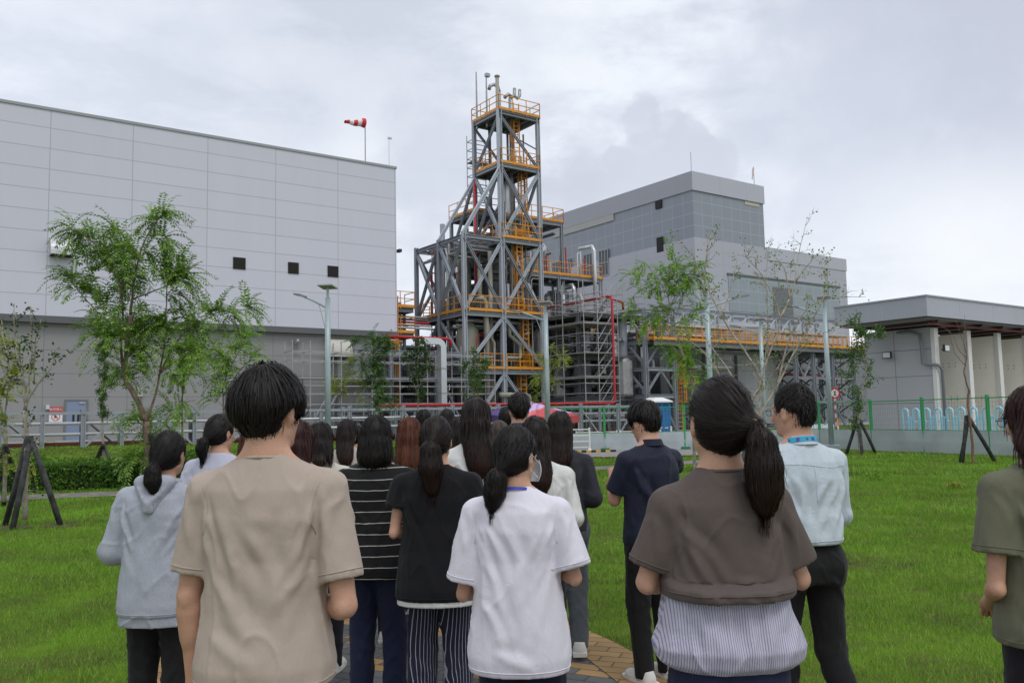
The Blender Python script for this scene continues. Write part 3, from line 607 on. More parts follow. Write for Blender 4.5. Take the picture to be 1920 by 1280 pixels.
    MB().lathe([(.9, 0), (.9, 3.2), (.6, 3.8)], (1.9, 5, Z1), 20).build('vessel', mat('vessel_grey', (.23, .24, .25), .5), t, smooth=True)
    MB().lathe([(.02, 0), (.45, .15), (.5, .5), (.5, 2.6), (.45, 2.9), (.02, 3.1)], (2.3, 2.4, Z4 - 3.6), 20).build('vessel', clad_al, t, smooth=True)
    pipe('stack', [(.52, .75, Z2 - 2), (.52, .75, 27.45)], .15, olive); MB().lathe([(.2, 0), (.22, .05), (.2, .12)], (.52, .75, 27.38), 12).build('stack_flange', olive, t)
    pipe('pipe', [(-1.9, 1.0, Z2 + .3), (-1.9, .4, Z2 + .9), (-1.5, .3, Z2 + 1.0), (-1.2, .3, Z2 + .7), (-1.15, .3, Z1 - 3)], .2, olive)
    pipe('pipe', [(-.9, 1.5, Z3 - 2.2), (-.9, 1.5, Z2)], .16, olive); pipe('pipe', [(-.35, .9, Z2 + 4.6), (-.35, .9, Z0)], .17, olive); pipe('pipe', [(.9, .5, Z2), (1.0, .5, Z2 - 1.6), (1.9, .4, Z2 - 2.3), (1.9, .4, Z1 + .9), (1.2, .4, Z1 + .85), (.3, .4, Z1 + .85)], .15, olive)
    pipe('pipe', [(-.9, .5, Z2 - .8), (-.8, .5, Z2 - 1.7), (-.4, .5, Z2 - 2.2), (-.4, .5, Z1)], .13, olive)
    pipe('pipe', [(-.6, -.4, Z1 - 1.9), (1.6, -.4, Z1 - 1.9), (1.95, -.4, Z1 - 2.0), (2.05, -.4, Z1 - 2.4), (2.05, -.4, Z0)], .2, olive)
    pipe('pipe', [(-2.9, 4.5, Z2 + 4.5), (-2.9, 3.8, Z2 + 5.0), (-2.9, 3.0, Z2 + 4.9), (-2.9, 2.8, Z2 + 4.4), (-2.9, 2.8, Z1)], .11, clad_al)
    for (u, v, z0, z1, r, m) in ((1.7, 2.2, Z3, Z5 + 2.4, .13, galv), (2.5, 1.9, Z3, Z5 + 1.9, .13, galv), (.9, 1.4, Z1, Z4, .09, red), (3.2, 1.2, Z1, Z4 + 3, .07, galv), (2.9, 2.9, Z2, Z5, .1, galv), (1.3, 3.1, Z1, Z5, .1, steel_d), (-2.5, 3.2, Z0, Z3, .1, galv), (-2.2, 5.6, Z0, Z3, .16, steel_d), (-1.3, 6.1, Z0, Z3 + 2, .2, steel), (.8, 5.8, Z0, Z3 + 2.2, .14, galv), (3.3, 5.2, Z0, Z3, .12, galv), (2.6, 3.3, Z0, Z3, .09, red), (-.5, 2.6, Z2, Z4 - 1, .08, red), (1.15, .95, Z2, Z3 + 3, .06, galv), (-1.0, 3.2, Z2, Z3 + 1.2, .12, olive)):
        pipe('pipe', [(u, v, z0), (u, v, z1)], r, m)
    # swan necks over the top deck
    for (u, v, dz, du, s) in ((1.7, 2.2, 2.4, .5, -1), (2.0, 1.9, 1.9, .8, 1), (2.5, 1.9, 1.9, .8, 1)):
        z = Z5 + dz; pts = [(u, v, z)]
        if s > 0: pts += [(u + .35, v, z + .35), (u + .75, v, z + .2), (u + .95, v, z + .45), (u + .97, v, z + .95)]
        else: pts += [(u - .1, v, z + .35), (u - .45, v, z + .5), (u - .85, v, z + .3), (u - .95, v, z)]
        pipe('swan_neck', pts, .14, galv)
    for u, v, h in ((UB + .1, VB - .3, 4.0), (UB + .4, 2.2, 3.6)):
        MB().tube([(u, v, Z5 - .6), (u, v, Z5 + h * .5), (u, v, Z5 + h)], [.09, .07, .05], 8).build('mast', galv, t)
    MB().box(.4, .75, 2.0, 2.3, Z5 + 3.35, Z5 + 3.6).build('camera', galv, t)
    # decks get small plant: pumps, cabinets, valves
    rng = random.Random(4)
    for k in range(26):
        z = rng.choice((Z1, Z2, Z2, Z1, Z3)); u = rng.uniform(UA + .5, UC - .6) if z < Z3 else rng.uniform(UB + .3, UC - .5); v = rng.uniform(1.4, 6.3) if z < Z3 else rng.uniform(1.2, 3)
        m = rng.choice((steel, steel_d, clad_al, galv, olive)); b = MB()
        if rng.random() < .5: r = rng.uniform(.2, .4); b.lathe([(r * .4, 0), (r, .1), (r, 1.0), (r * .8, 1.25), (r * .3, 1.35)], (u, v, z), 12); nm = 'drum'
        else: b.box(u, u + rng.uniform(.4, .9), v, v + .4, z, z + rng.uniform(.8, 1.8)); nm = 'cabinet'
        b.build(nm, m, t)
    for z in (Z1, Z2, Z3):
        for k in range(5):
            v = rng.uniform(1, 6.5); zz = z - rng.uniform(.5, 1.3); r = rng.uniform(.06, .16)
            pipe('pipe', [(UA + .2, v, zz), (rng.uniform(-1, 2), v, zz), (UC, v + .02, zz)], r, rng.choice((steel_d, galv, galv, clad_al, red if k == 0 else steel)))
            u = rng.uniform(UA + .4, UC - .4); pipe('pipe', [(u, .5, zz - .4), (u, 6.6, zz - .4)], r, rng.choice((steel_d, galv, steel)))
tower()
def tower_cabling():
    t = bpy.data.objects['steel_tower']; rng = random.Random(77)
    for k in range(9):
        z = (Z1, Z2, Z3)[k % 3] - .45 - .25 * (k // 3); v = rng.uniform(.3, 6.4); b = MB().box(UA + .1, UC - .1, v, v + .35, z, z + .03).box(UA + .1, UC - .1, v, v + .02, z, z + .12).box(UA + .1, UC - .1, v + .33, v + .35, z, z + .12); b.build('cable_tray', galv, t)
    for k in range(26):
        u, v = rng.uniform(UA + .2, UC - .2), rng.uniform(.3, 6.6); z0 = rng.choice((Z0, Z1, Z2)); z1 = z0 + rng.uniform(3, 9)
        if z1 > Z3 - .5 and not (u > UB and v < VB): z1 = Z3 - .5
        MB().tube([(u, v, z0), (u, v, z1), (u + .2, v + .1, z1 + .2), (u + .8, v + .15, z1 + .22)], rng.choice((.03, .04, .05)), 6).build('conduit', rng.choice((galv, steel_l, olive, clad_al, red)), t)
    for k in range(14):
        u, v, z = rng.uniform(UA + .3, UC - .5), rng.uniform(.6, 2.2), rng.choice((Z1, Z2, Z2))
        b = MB().tube([(u, v, z), (u, v, z + .9)], .05, 6); b.tube([(u + .16 * math.cos(a), v - .02, z + .95 + .16 * math.sin(a)) for a in [2 * math.pi * q / 12 for q in range(13)]], .02, 5); b.tube([(u - .16, v - .02, z + .95), (u + .16, v - .02, z + .95)], .015, 4); b.build('valve', rng.choice((steel_d, red, galv)), t)
tower_cabling()
def frame_block(name, label, us, vs, zs, cat='steel structure', m=None, rails=True, railset=('f', 'r', 'l'), bracing=True, decks=True, seed=0, clutter=10, w=.26, cb=None, z0=.3, base=None):
    t = pthing(name, label, cat, us[0], vs[0], z0); m = m or steel; rng = random.Random(seed)
    for u in us:
        for v in vs: col(t, u, v, z0, zs[-1], w, m)
    for i, z in enumerate(zs):
        for v in vs: beam(t, (us[0], v, z - .2), (us[-1], v, z - .2), w * .75, m)
        for u in us: beam(t, (u, vs[0], z - .21), (u, vs[-1], z - .21), w * .75, m)
        if decks and (decks is True or i in decks): deck(t, us[0] - .1, us[-1] + .1, vs[0] - .1, vs[-1] + .1, z, rails=railset if rails is True or (rails and i in rails) else (), nb=4)
    if bracing:
        zz = [z0] + list(zs)
        for a, b in zip(zz[:-1], zz[1:]):
            for p, q in zip(us[:-1], us[1:]):
                mid = (p + q) / 2; brace(t, (p, vs[0], a), (mid, vs[0], b - .3), w * .6, m); brace(t, (q, vs[0], a), (mid, vs[0], b - .3), w * .6, m)
            for p, q in zip(vs[:-1], vs[1:]):
                mid = (p + q) / 2; brace(t, (us[0], p, a), (us[0], mid, b - .3), w * .6, m); brace(t, (us[0], q, a), (us[0], mid, b - .3), w * .6, m)
    for k in range(clutter):
        u, v = rng.uniform(us[0] + .3, us[-1] - .3), rng.uniform(vs[0] + .3, vs[-1] - .3); i = rng.randrange(len(zs)); z = ([z0] + list(zs))[i]; top = zs[i]
        mm = rng.choice((steel_d, clad_al, galv, steel, steel_d)); kind = rng.random()
        if kind < .35:
            r = rng.uniform(.3, .75); h = min(top - z - .4, rng.uniform(1.5, 3.5)); MB().lathe([(r * .9, 0), (r, .15), (r, h), (r * .6, h + .3), (r * .1, h + .36)], (u, v, z), 16).build('vessel', mm, t, smooth=False)
        elif kind < .7:
            r = rng.uniform(.08, .2); zz = rng.uniform(z + .6, top - .4); MB().tube([(us[0] + .2, v, zz), (u, v, zz), (u + .2, v, zz - .05), (u + .25, v, z)], r, 8).build('pipe', mm, t)
        else:
            r = rng.uniform(.08, .2); zz = rng.uniform(z + .6, top - .4); MB().tube([(u, vs[0] + .2, zz), (u, vs[-1] - .2, zz)], r, 8).build('pipe', mm, t)
    return t
# block behind the shaft with its high railed deck
frame_block('process_structure', 'tall steel structure with a high orange railed deck behind the tower shaft', (.3, 4.6, 8.85), (3.75, 7.35), (9.25, 13.2, 17.7), railset=('f', 'r', 'l'), rails=(2,), decks=(1, 2), seed=3, clutter=26, bracing=False)
tb = frame_block('process_structure', 'steel structure right of the tower with an orange railed pipe deck before the tall hall', (4.9, 8.2, 12.8), (3.5, 6.9), (4.6, 8.6, 13.2), rails=(1, 2), decks=(0, 1, 2), seed=9, clutter=30, bracing=False)
for k, (u, z1) in enumerate(((9.5, 12.0), (10.3, 11.3), (11.8, 15.5), (8.3, 11.4))):
    MB().tube([(u, 3.1, 9), (u, 3.1, z1), (u, 3.3, z1 + .4), (u, 5, z1 + .5)], .17, 10).build('pipe', clad_al, tb, smooth=True)
for k in range(12):
    u = 5.3 + k * .62; MB().tube([(u, 4.2 + (k % 3) * .5, 13.2), (u, 4.2 + (k % 3) * .5, 14.3 + (k * 7 % 5) * .35), (u + .35, 4.2 + (k % 3) * .5, 14.5 + (k * 7 % 5) * .35), (u + .4, 4.2 + (k % 3) * .5, 13.2)], .07, 6).build('pipe', (galv, clad_al, olive, red)[k % 4], tb)
frame_block('process_structure', 'low dark steel frame with pipework at the left of the tower beside the warehouse', (-7.6, -4.9), (6.6, 10.6, 14), (4.6, 7.4, 10.5), rails=(1,), decks=(0, 1), seed=12, clutter=26, bracing=False)
frame_block('process_structure', 'low pipework frame in front of the tower foot, behind the scaffolding', (-13.2, -9.6, -6.2, -3.9), (-1.0, 3.0), (2.6, 4.4, 6.2), rails=False, decks=(1,), seed=21, clutter=46, bracing=False, m=steel)
frame_block('process_structure', 'equipment frame coloured dark for shade, filling the space behind the right hand scaffolding', (4.6, 7.6, 10.5), (-3.2, .6, 3.2), (3.0, 6.0, 9.2), rails=False, decks=(0, 1, 2), seed=33, clutter=50, bracing=False, m=steel_d)
t = frame_block('process_structure', 'braced grey steel frame with a big grey duct behind the portable toilet', (9.85, 12.9), (-4.6, -.9), (3.15, 5.2, 7.25, 9.6), rails=False, decks=False, seed=5, clutter=8, w=.3)
MB().tube([(10.6, 1.0, .3), (10.6, 1.0, 8.0), (10.5, .5, 8.6), (10.0, -.6, 8.7)], .75, 18).build('duct', clad_al, t, smooth=True)
MB().tube([(12.0, -2, .3), (12.0, -2, 7.0)], .6, 18).build('duct', galv, t, smooth=True)
# block closing the depth behind the lower frames, shade put into its dark colour
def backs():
    t = pthing('plant_building', 'low plant building coloured dark for shade, seen through the lower steelwork', 'building', -9, 9, .3)
    w_ = panel_mat('plant_shade_dark', (.075, .078, .085), 3, 2, 0, 0, .03, .5)
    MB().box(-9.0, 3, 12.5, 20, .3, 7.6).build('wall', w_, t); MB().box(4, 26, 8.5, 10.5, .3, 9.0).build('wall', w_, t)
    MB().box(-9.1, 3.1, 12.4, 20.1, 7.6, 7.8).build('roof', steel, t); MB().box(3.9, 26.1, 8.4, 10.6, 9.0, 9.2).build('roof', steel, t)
backs()
# ------------------------------------------------------------------ scaffolding
def scaffold(label, us, vs, z0, zs, stair=None, deckz=(), zt=None, m=None, rz=None):
    t = pthing('scaffold', label, 'scaffolding', us[0], vs[0], z0); m = m or mat('scaffold_tube', (.37, .37, .37), .4, .25, var=.15, vscale=4); zt = zt or zs[-1] + 1
    for u in us:
        for v in vs: MB().tube([(u, v, z0), (u, v, zt)], .035, 6).build('upright', m, t)
    for z in zs:
        b = MB()
        for v in vs: b.bar((us[0], v, z), (us[-1], v, z), .05)
        for u in us: b.bar((u, vs[0], z), (u, vs[-1], z), .05)
        b.build('ledger', m, t)
    for z in deckz: MB().box(us[0] - .05, us[-1] + .05, vs[0], vs[-1], z - .04, z + .02).build('boards', mat('board_grey', (.30, .29, .27), .8), t)
    if stair:
        for (u0, u1, v, za, zb) in stair:
            b = MB()
            for o in (0, .55):
                for dz in (0, .9 if o == 0 else 0): b.bar((u0, v + o, za + dz), (u1, v + o, zb + dz), .06)
            n = 9
            for k in range(n + 1):
                u = u0 + (u1 - u0) * k / n; z = za + (zb - za) * k / n; b.box(u - .1, u + .1, v, v + .55, z - .015, z + .015)
            b.build('stair', m, t)
    return t
scaffold('grey tube scaffolding with a board deck along the foot of the warehouse', [-16.9, -15.78, -13.8, -11.75, -9.8, -7.8, -5.2, -2.5], (-2.6, -1.4), .5, (1.6, 2.6, 3.22, 3.7, 4.14, 5.2, 5.75), deckz=(4.16,), zt=6.4, stair=[(-15.6, -14.0, -2.4, .6, 3.2)])
scaffold('tall grey stair scaffolding behind the red standpipe right of the tower', [3.9, 5.2, 7.15], (-4.6, -2.2, .2), .3, [1.2, 1.8, 2.6, 3.2, 3.9, 4.4, 5.2, 6.1, 6.8, 7.5, 8.2, 9.0, 9.6, 10.1], deckz=(2.3, 4.3, 6.1, 8.3), zt=11.2, stair=[(5.4, 7.0, -4.4, .5, 2.3), (5.4, 7.0, -4.4, 2.4, 4.3), (5.4, 7.0, -4.4, 4.4, 6.1), (5.4, 7.0, -4.4, 6.2, 8.3), (5.4, 7.0, -4.4, 8.4, 10.4)])
scaffold('slender scaffolding clinging to the upper left back of the tower shaft', [.15, 1.9], (3.8, 4.6), 17.7, [ 18.4, 19.1, 19.8, 20.5, 21.2, 21.9, 22.6, 23.3], deckz=(21.6,), zt=23.8)
scaffold('pale scaffolding with guard tubes above the red pipe branch', [8.2, 10.5, 13, 15.5], (1.0, 3.0), 8.8, [9.6, 10.3, 11.0, 11.6], zt=12.4)
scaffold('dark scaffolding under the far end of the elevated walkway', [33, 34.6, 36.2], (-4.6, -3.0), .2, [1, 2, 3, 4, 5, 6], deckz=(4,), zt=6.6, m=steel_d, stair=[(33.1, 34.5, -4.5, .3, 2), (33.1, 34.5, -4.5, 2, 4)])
# ------------------------------------------------------------------ red fire mains
def firemain():
    t = pthing('fire_main', 'bright red fire water pipe rising and turning along the scaffolding', 'pipe', 6.3, -5.0, .3)
    MB().tube([(6.3, 4.2, 10.2), (6.3, -4.6, 10.25), (6.3, -4.92, 10.15), (6.3, -5.0, 9.9), (6.3, -5.0, 2.75), (6.2, -5.0, 2.5), (6.0, -5.0, 2.44), (-12.4, -5.0, 2.44)], .09, 10).build('main', red, t, smooth=True)
    MB().tube([(6.4, -4.4, 10.2), (9.2, -3.0, 10.2), (9.25, -3.0, 9.6)], .09, 10).build('branch', red, t, smooth=True)
    for u in (5.2, 0, -5, -10): MB().lathe([(.16, 0), (.16, .04)], (u, -5, 0), 12)
    t = pthing('fire_pipe', 'short red pipe bending down at the corner of the warehouse above the left scaffolding', 'pipe', -9, 0, 6.5)
    MB().tube([(-10.2, -1.6, 6.95), (-5.6, -1.6, 6.95), (-5.4, -1.6, 6.85), (-5.4, -1.6, 6.4)], .1, 10).build('main', red, t, smooth=True)
firemain()
def duct():
    t = pthing('air_duct', 'shiny aluminium duct rising straight beside the tower foot and bending over at the top', 'duct', -7.05, -3.2, .4)
    b = MB(); n = 6; w2 = .20
    pts = [(-7.05, .4), (-7.05, 6.15)] + [(-7.05 - .42 * (1 - math.cos(a)), 6.15 + .42 * math.sin(a)) for a in [math.pi / 2 * k / n for k in range(1, n + 1)]] + [(-8.5, 6.57)]
    base = 0
    for i, (u, z) in enumerate(pts):
        a = pts[max(i - 1, 0)]; c = pts[min(i + 1, len(pts) - 1)]; d = Vector((c[0] - a[0], 0, c[1] - a[1])).normalized(); s = Vector((d.z, 0, -d.x))
        for x, y in ((-w2, -.26), (w2, -.26), (w2, .26), (-w2, .26)): b.v.append((u + s.x * x, -3.2 + y, z + s.z * x))
    for i in range(len(pts) - 1):
        for k in range(4): a = i * 4 + k; q = i * 4 + (k + 1) % 4; b.f.append((a, q, q + 4, a + 4))
    b.f.append((3, 2, 1, 0)); b.build('duct_run', clad_al, t)
    for z in (1.6, 3.2, 4.8): MB().box(-7.28, -6.82, -3.49, -2.91, z, z + .06).build('duct_flange', galv, t)
duct()
ladt = pthing('service_platform', 'small orange railed platform with ladder at the warehouse corner left of the tower', 'platform', -8.4, 3.0, .6)
deck(ladt, -8.6, -6.4, 1.6, 3.0, 7.6, rails=('f', 'r', 'l'), nb=2, m=orange); deck(ladt, -8.6, -6.4, 1.6, 3.0, 9.4, rails=('f', 'r', 'l'), nb=2); ladder(ladt, -8.2, 1.5, .6, 9.4)
for u in (-8.5, -6.5): col(ladt, u, 2.9, .6, 9.4, .2)
for k in range(5): MB().tube([(-8.5, 1.9 + .2 * k, 8.0 + .22 * k), (-4.8, 1.9 + .2 * k, 8.0 + .22 * k)], .08, 8).build('pipe', (clad_al, galv, red, steel_d, galv)[k], ladt)
# ------------------------------------------------------------------ low pipe rack along the lawn
def rack():
    pale = mat('rack_paint', (.30, .33, .37), .45, var=.05); pipew = mat('pipe_white', (.62, .64, .66), .3, .25); maroon = mat('pipe_maroon', (.13, .02, .02), .5)
    t = pthing('pipe_rack', 'long low blue grey pipe rack with two pale pipes running along the lawn edge', 'pipe rack', -31.9, -6.4, .4)
    v0, v1 = -6.4, -5.3; us = [-33.6 + 1.69 * k for k in range(26)]
    zb = lambda u: .5 - .35 * sstep(-28, -10, u) * 1.0
    for i, u in enumerate(us):
        tall = i % 2 == 1
        MB().hbeam((u, v0, zb(u) - .3), (u, v0, 2.42 if tall else 2.18), .20 if tall else .16, None, .03).build('post', pale, t)
        MB().hbeam((u + .1, v1, zb(u) - .3), (u + .1, v1, 2.38 if tall else 2.18), .16, None, .03).build('post', pale if i % 3 else steel_d, t)
    e = us[-1]
    for v in (v0, v1):
        MB().bar((us[0], v, 2.2), (e, v, 2.2), .12).build('chord', pale, t)
        MB().tube([(us[0], v + .02, zb(us[0]) - .02)] + [(u, v + .02, zb(u) - .02) for u in us] + [(e, v, .13)], .05, 6).build('chord', pale, t)
    for i in range(1, len(us) - 2, 2):
        a, b = us[i], us[i + 1]
        if i % 4 == 1: MB().bar((us[i + 1], v0, zb(b) + .05), (us[i], v0, 2.12), .09).build('diagonal', pale, t)
        if i % 4 == 3: MB().bar((us[i], v0, zb(a) + .05), (us[i + 1], v0, 2.12), .09).build('diagonal', pale, t)
        MB().bar((us[i + 1], v1, zb(b) + .05), (us[i], v1, 2.12), .09).build('diagonal', steel_d, t)
    for z, v in ((1.72, -5.95), (1.22, -5.95)):
        MB().tube([(us[0], v, z), (e, v, z)], .075, 8).build('pale_pipe', pipew, t, smooth=True)
        MB().tube([(us[0], v + .3, z + .02), (e, v + .3, z + .02)], .06, 8).build('pale_pipe', pipew, t, smooth=True)
    MB().tube([(us[0], -5.2, .72), (e, -5.2, .55)], .14, 8).build('maroon_pipe', maroon, t, smooth=True)
    MB().box(-34, e, -5.15, -4.95, -.2, .75).build('kerb_wall', maroon, t)
    MB().box(-34, e, v0 - .18, v0 + .25, -.4, .32).build('footing', mat('footing_concrete', (.30, .31, .32), .8), t)
rack()
# ------------------------------------------------------------------ elevated walkway to the right
def walkway():
    t = pthing('elevated_walkway', 'long elevated walkway with orange guard rails running out to the right on steel legs', 'walkway', 9.9, -4.6, .2)
    ue, z = 37.5, 7.2
    p = MB().box(10.05, ue, -5.4, -3.6, z - .06, z).hbeam((10.05, -5.35, z - .26), (ue, -5.35, z - .26), .2, .4).hbeam((10.05, -3.65, z - .26), (ue, -3.65, z - .26), .2, .4).build('platform', grate, t)
    rail('railing', [(10.05, -5.43), (ue, -5.43)], z, p, step=.75); rail('railing', [(10.05, -3.57), (ue, -3.57)], z, p, step=.75); rail('railing', [(10.02, -5.4), (10.02, -3.6)], z, p, step=.6)
    for u in (27.4, 29.9, 32.7, 36.0):
        for v in (-5.0, -1.5): col(t, u, v, .2, z - .4, .34)
        beam(t, (u, -5, z - .6), (u, -1.5, z - .6), .3)
        for a, b in ((.3, 2.4), (2.4, 4.6), (4.6, 6.5)): brace(t, (u, -5, a), (u, -1.5, b), .14, steel_d); brace(t, (u, -1.5, a), (u, -5, b), .14, steel_d)
    for a, b in ((27.4, 29.9), (29.9, 32.7), (32.7, 36.0)):
        for zz in (2.4, 4.5): beam(t, (a, -5, zz), (b, -5, zz), .16)
        mid = (a + b) / 2
        for zz, zt in ((4.5, 6.4), (2.4, 4.4), (.3, 2.3)): brace(t, (a, -4.9, zt), (mid, -4.9, zz), .16); brace(t, (b, -4.9, zt), (mid, -4.9, zz), .16)
    # truss and pipes behind the rail
    for v in (-1.2, 1.2):
        MB().hbeam((14, v, 10.3), (40, v, 10.3), .22).build('chord', steel, t); MB().hbeam((14, v, 8.0), (40, v, 8.0), .22).build('chord', steel, t)
        for k in range(13):
            a = 14 + 2 * k; MB().bar((a, v, 8), (a, v, 10.3), .14).build('truss_post', steel, t)
            MB().bar((a, v, 8.1), (a + 2, v, 10.2), .12).build('truss_brace', steel_l, t)
    rng = random.Random(8)
    for k in range(9):
        v = -3.1 + k * .42; r = rng.uniform(.08, .24); zz = z + .35 + rng.uniform(0, 1.1)
        MB().tube([(11.3, v, zz), (38, v, zz)], r, 8).build('pipe', rng.choice((clad_al, galv, steel_d, steel, clad_al)), t, smooth=True)
    for k in range(14):
        a = 12 + k * 1.85; MB().box(a, a + .14, -3.3, .6, z - .5, z - .3).build('pipe_support', steel, t)
    for v in (-3.3, .6):
        MB().hbeam((11, v, z - .65), (38, v, z - .65), .24).build('pipe_girder', steel, t)
    MB().tube([(14, -2.6, 5.4), (37, -2.6, 5.4)], .16, 8).build('pipe', clad_al, t, smooth=True)
    MB().tube([(29, -1.8, 5.0), (38, -1.8, 5.0)], .12, 8).build('pipe', red, t, smooth=True)
    for u in (14.2, 18, 22):
        for v in (-3.0,): col(t, u, v, .2, z - .6, .2, steel_d)
walkway()
scaffold('thin scaffolding in front of the storage tank below the walkway', [16.5, 18.4, 20.3, 22.2, 24.1], (-2.4, -1.4), .2, [1.2, 2.4, 3.6, 4.8, 6.0], zt=6.6, m=steel_d)
MBt = pthing('access_cage', 'small orange caged ladder platform below the walkway railing', 'ladder platform', 15.5, -3.2, 2.0)
deck(MBt, 14.6, 16.4, -3.4, -2.2, 3.9, nb=2); ladder(MBt, 14.7, -3.3, .3, 6.5)
# ------------------------------------------------------------------ windsocks, masts
def windsock(label, u, v, z0, h, n, L, drop, r0, stripes):
    t = pthing('windsock', label, 'windsock', u, v, z0); MB().tube([(u, v, z0), (u, v, z0 + h)], .04, 6).build('pole', galv, t)
    b = MB(); prof = [(0, r0), (.25, r0 * .97), (.5, r0 * .8), (.75, r0 * .62), (1, r0 * .42)]; N_ = 10; m = 14
    for i in range(n + 1):
        s = i / n; r = r0 * (1 - .55 * s); wv = .05 * math.sin(s * 9)
        for k in range(m):
            a = 2 * math.pi * k / m; b.v.append((u - .05 - s * L, v + math.cos(a) * r, z0 + h - .25 - drop * s + wv + math.sin(a) * r * (1 - .35 * s)))
    for i in range(n):
        b.mark(i % 2 if stripes else 0)
        for k in range(m): a = i * m + k; c = i * m + (k + 1) % m; b.f.append((a, c, c + m, a + m))
    b.f.append(tuple(reversed(range(m)))); b.build('sock', [mat('sock_red', (.62, .02, .03), .6) if stripes else mat('sock_pale', (.62, .50, .46), .7), mat('sock_white', (.75, .75, .75), .6)], t)
windsock('red and white striped windsock streaming left on a thin pole above the warehouse roof', -8.45, 5, 18.36, 5.25, 5, 1.55, .2, .36, True)
windsock('small pale windsock drooping on the far hall roof', 39.8, 8.2, 26.15, 2.3, 4, .25, 1.2, .16, False)
# ------------------------------------------------------------------ trees
def leaf_mat(name, a, b, c=None):
    if name in MATS: return MATS[name]
    m = bpy.data.materials.new(name); MATS[name] = m; m.use_nodes = True; t = m.node_tree; p = t.nodes['Principled BSDF']; p.inputs['Roughness'].default_value = .5; p.inputs['Specular IOR Level'].default_value = .3
    g = N('ShaderNodeNewGeometry', t); r = N('ShaderNodeValToRGB', t); t.links.new(g.outputs['Random Per Island'], r.inputs[0]); e = r.color_ramp.elements
    e[0].color = (*a, 1); e[1].color = (*b, 1)
    if c: q = e.new(.93); q.color = (*b, 1); e[2].color = (*c, 1)
    t.links.new(r.outputs[0], p.inputs['Base Color'])
    tr = N('ShaderNodeBsdfTranslucent', t); t.links.new(r.outputs[0], tr.inputs[0]); mx = N('ShaderNodeMixShader', t); mx.inputs[0].default_value = .35
    o = t.nodes['Material Output']; t.links.new(p.outputs[0], mx.inputs[1]); t.links.new(tr.outputs[0], mx.inputs[2]); t.links.new(mx.outputs[0], o.inputs[0])
    return m
LG = leaf_mat('leaf_green', (.09, .20, .022), (.27, .42, .08)); LB = leaf_mat('leaf_bright', (.10, .24, .02), (.26, .42, .05)); LD = leaf_mat('leaf_dark', (.018, .05, .010), (.055, .115, .022), (.12, .07, .03))
LY = leaf_mat('leaf_yellow_green', (.13, .22, .02), (.33, .38, .05), (.45, .36, .06)); LM = leaf_mat('leaf_mid', (.04, .11, .02), (.10, .20, .035))
bark = mat('bark', (.19, .14, .10), .9, var=.35, vscale=8, bump=.5, bscale=30); bark_g = mat('bark_pale', (.30, .27, .22), .9, var=.35, vscale=8, bump=.4, bscale=30); bark_r = mat('bark_reddish', (.20, .11, .075), .9, var=.3, vscale=8, bump=.4)
stake_m = mat('tarred_pole', (.018, .018, .02), .85, var=.5, vscale=6, col2=(.07, .07, .07), bump=.4, bscale=25)
def leafquad(mb, p, d, s, L, W):
    """a folded pointed leaf: two triangles pairs round its mid rib"""
    a = p; c = p + d * L; q = p + d * (L * .45)
    mb.add([a, q + s * W / 2, c, q - s * W / 2], [(0, 1, 2, 3)])
def rndv(rng, s=1):
    while 1:
        v = Vector((rng.uniform(-1, 1), rng.uniform(-1, 1), rng.uniform(-1, 1)))
        if .05 < v.length < 1: return v.normalized() * s
def compound(mb, rng, p, d, L, k, ll, lw):
    """pinnate leaf: drooping rachis with paired leaflets"""
    d = d.normalized(); side = d.cross(Vector((0, 0, 1)));
    if side.length < .1: side = Vector((1, 0, 0))
    side.normalize(); q = p.copy(); dd = d.copy()
    for i in range(k):
        dd = (dd + Vector((0, 0, -.17))).normalized(); q = q + dd * (L / k)
        for s in (-1, 1):
            ld = (side * s * .85 + dd * .55 + Vector((0, 0, -.25 + rng.uniform(-.15, .15)))).normalized()
            leafquad(mb, q, ld, dd, ll * rng.uniform(.75, 1.15), lw)
    leafquad(mb, q, dd, side, ll, lw)
def cluster(mb, rng, p, d, n, ll, lw, spread):
    for _ in range(n):
        v = (d * .5 + rndv(rng)).normalized(); q = p + rndv(rng, spread * rng.random())
        leafquad(mb, q, v, v.cross(rndv(rng)).normalized(), ll * rng.uniform(.6, 1.2), lw)
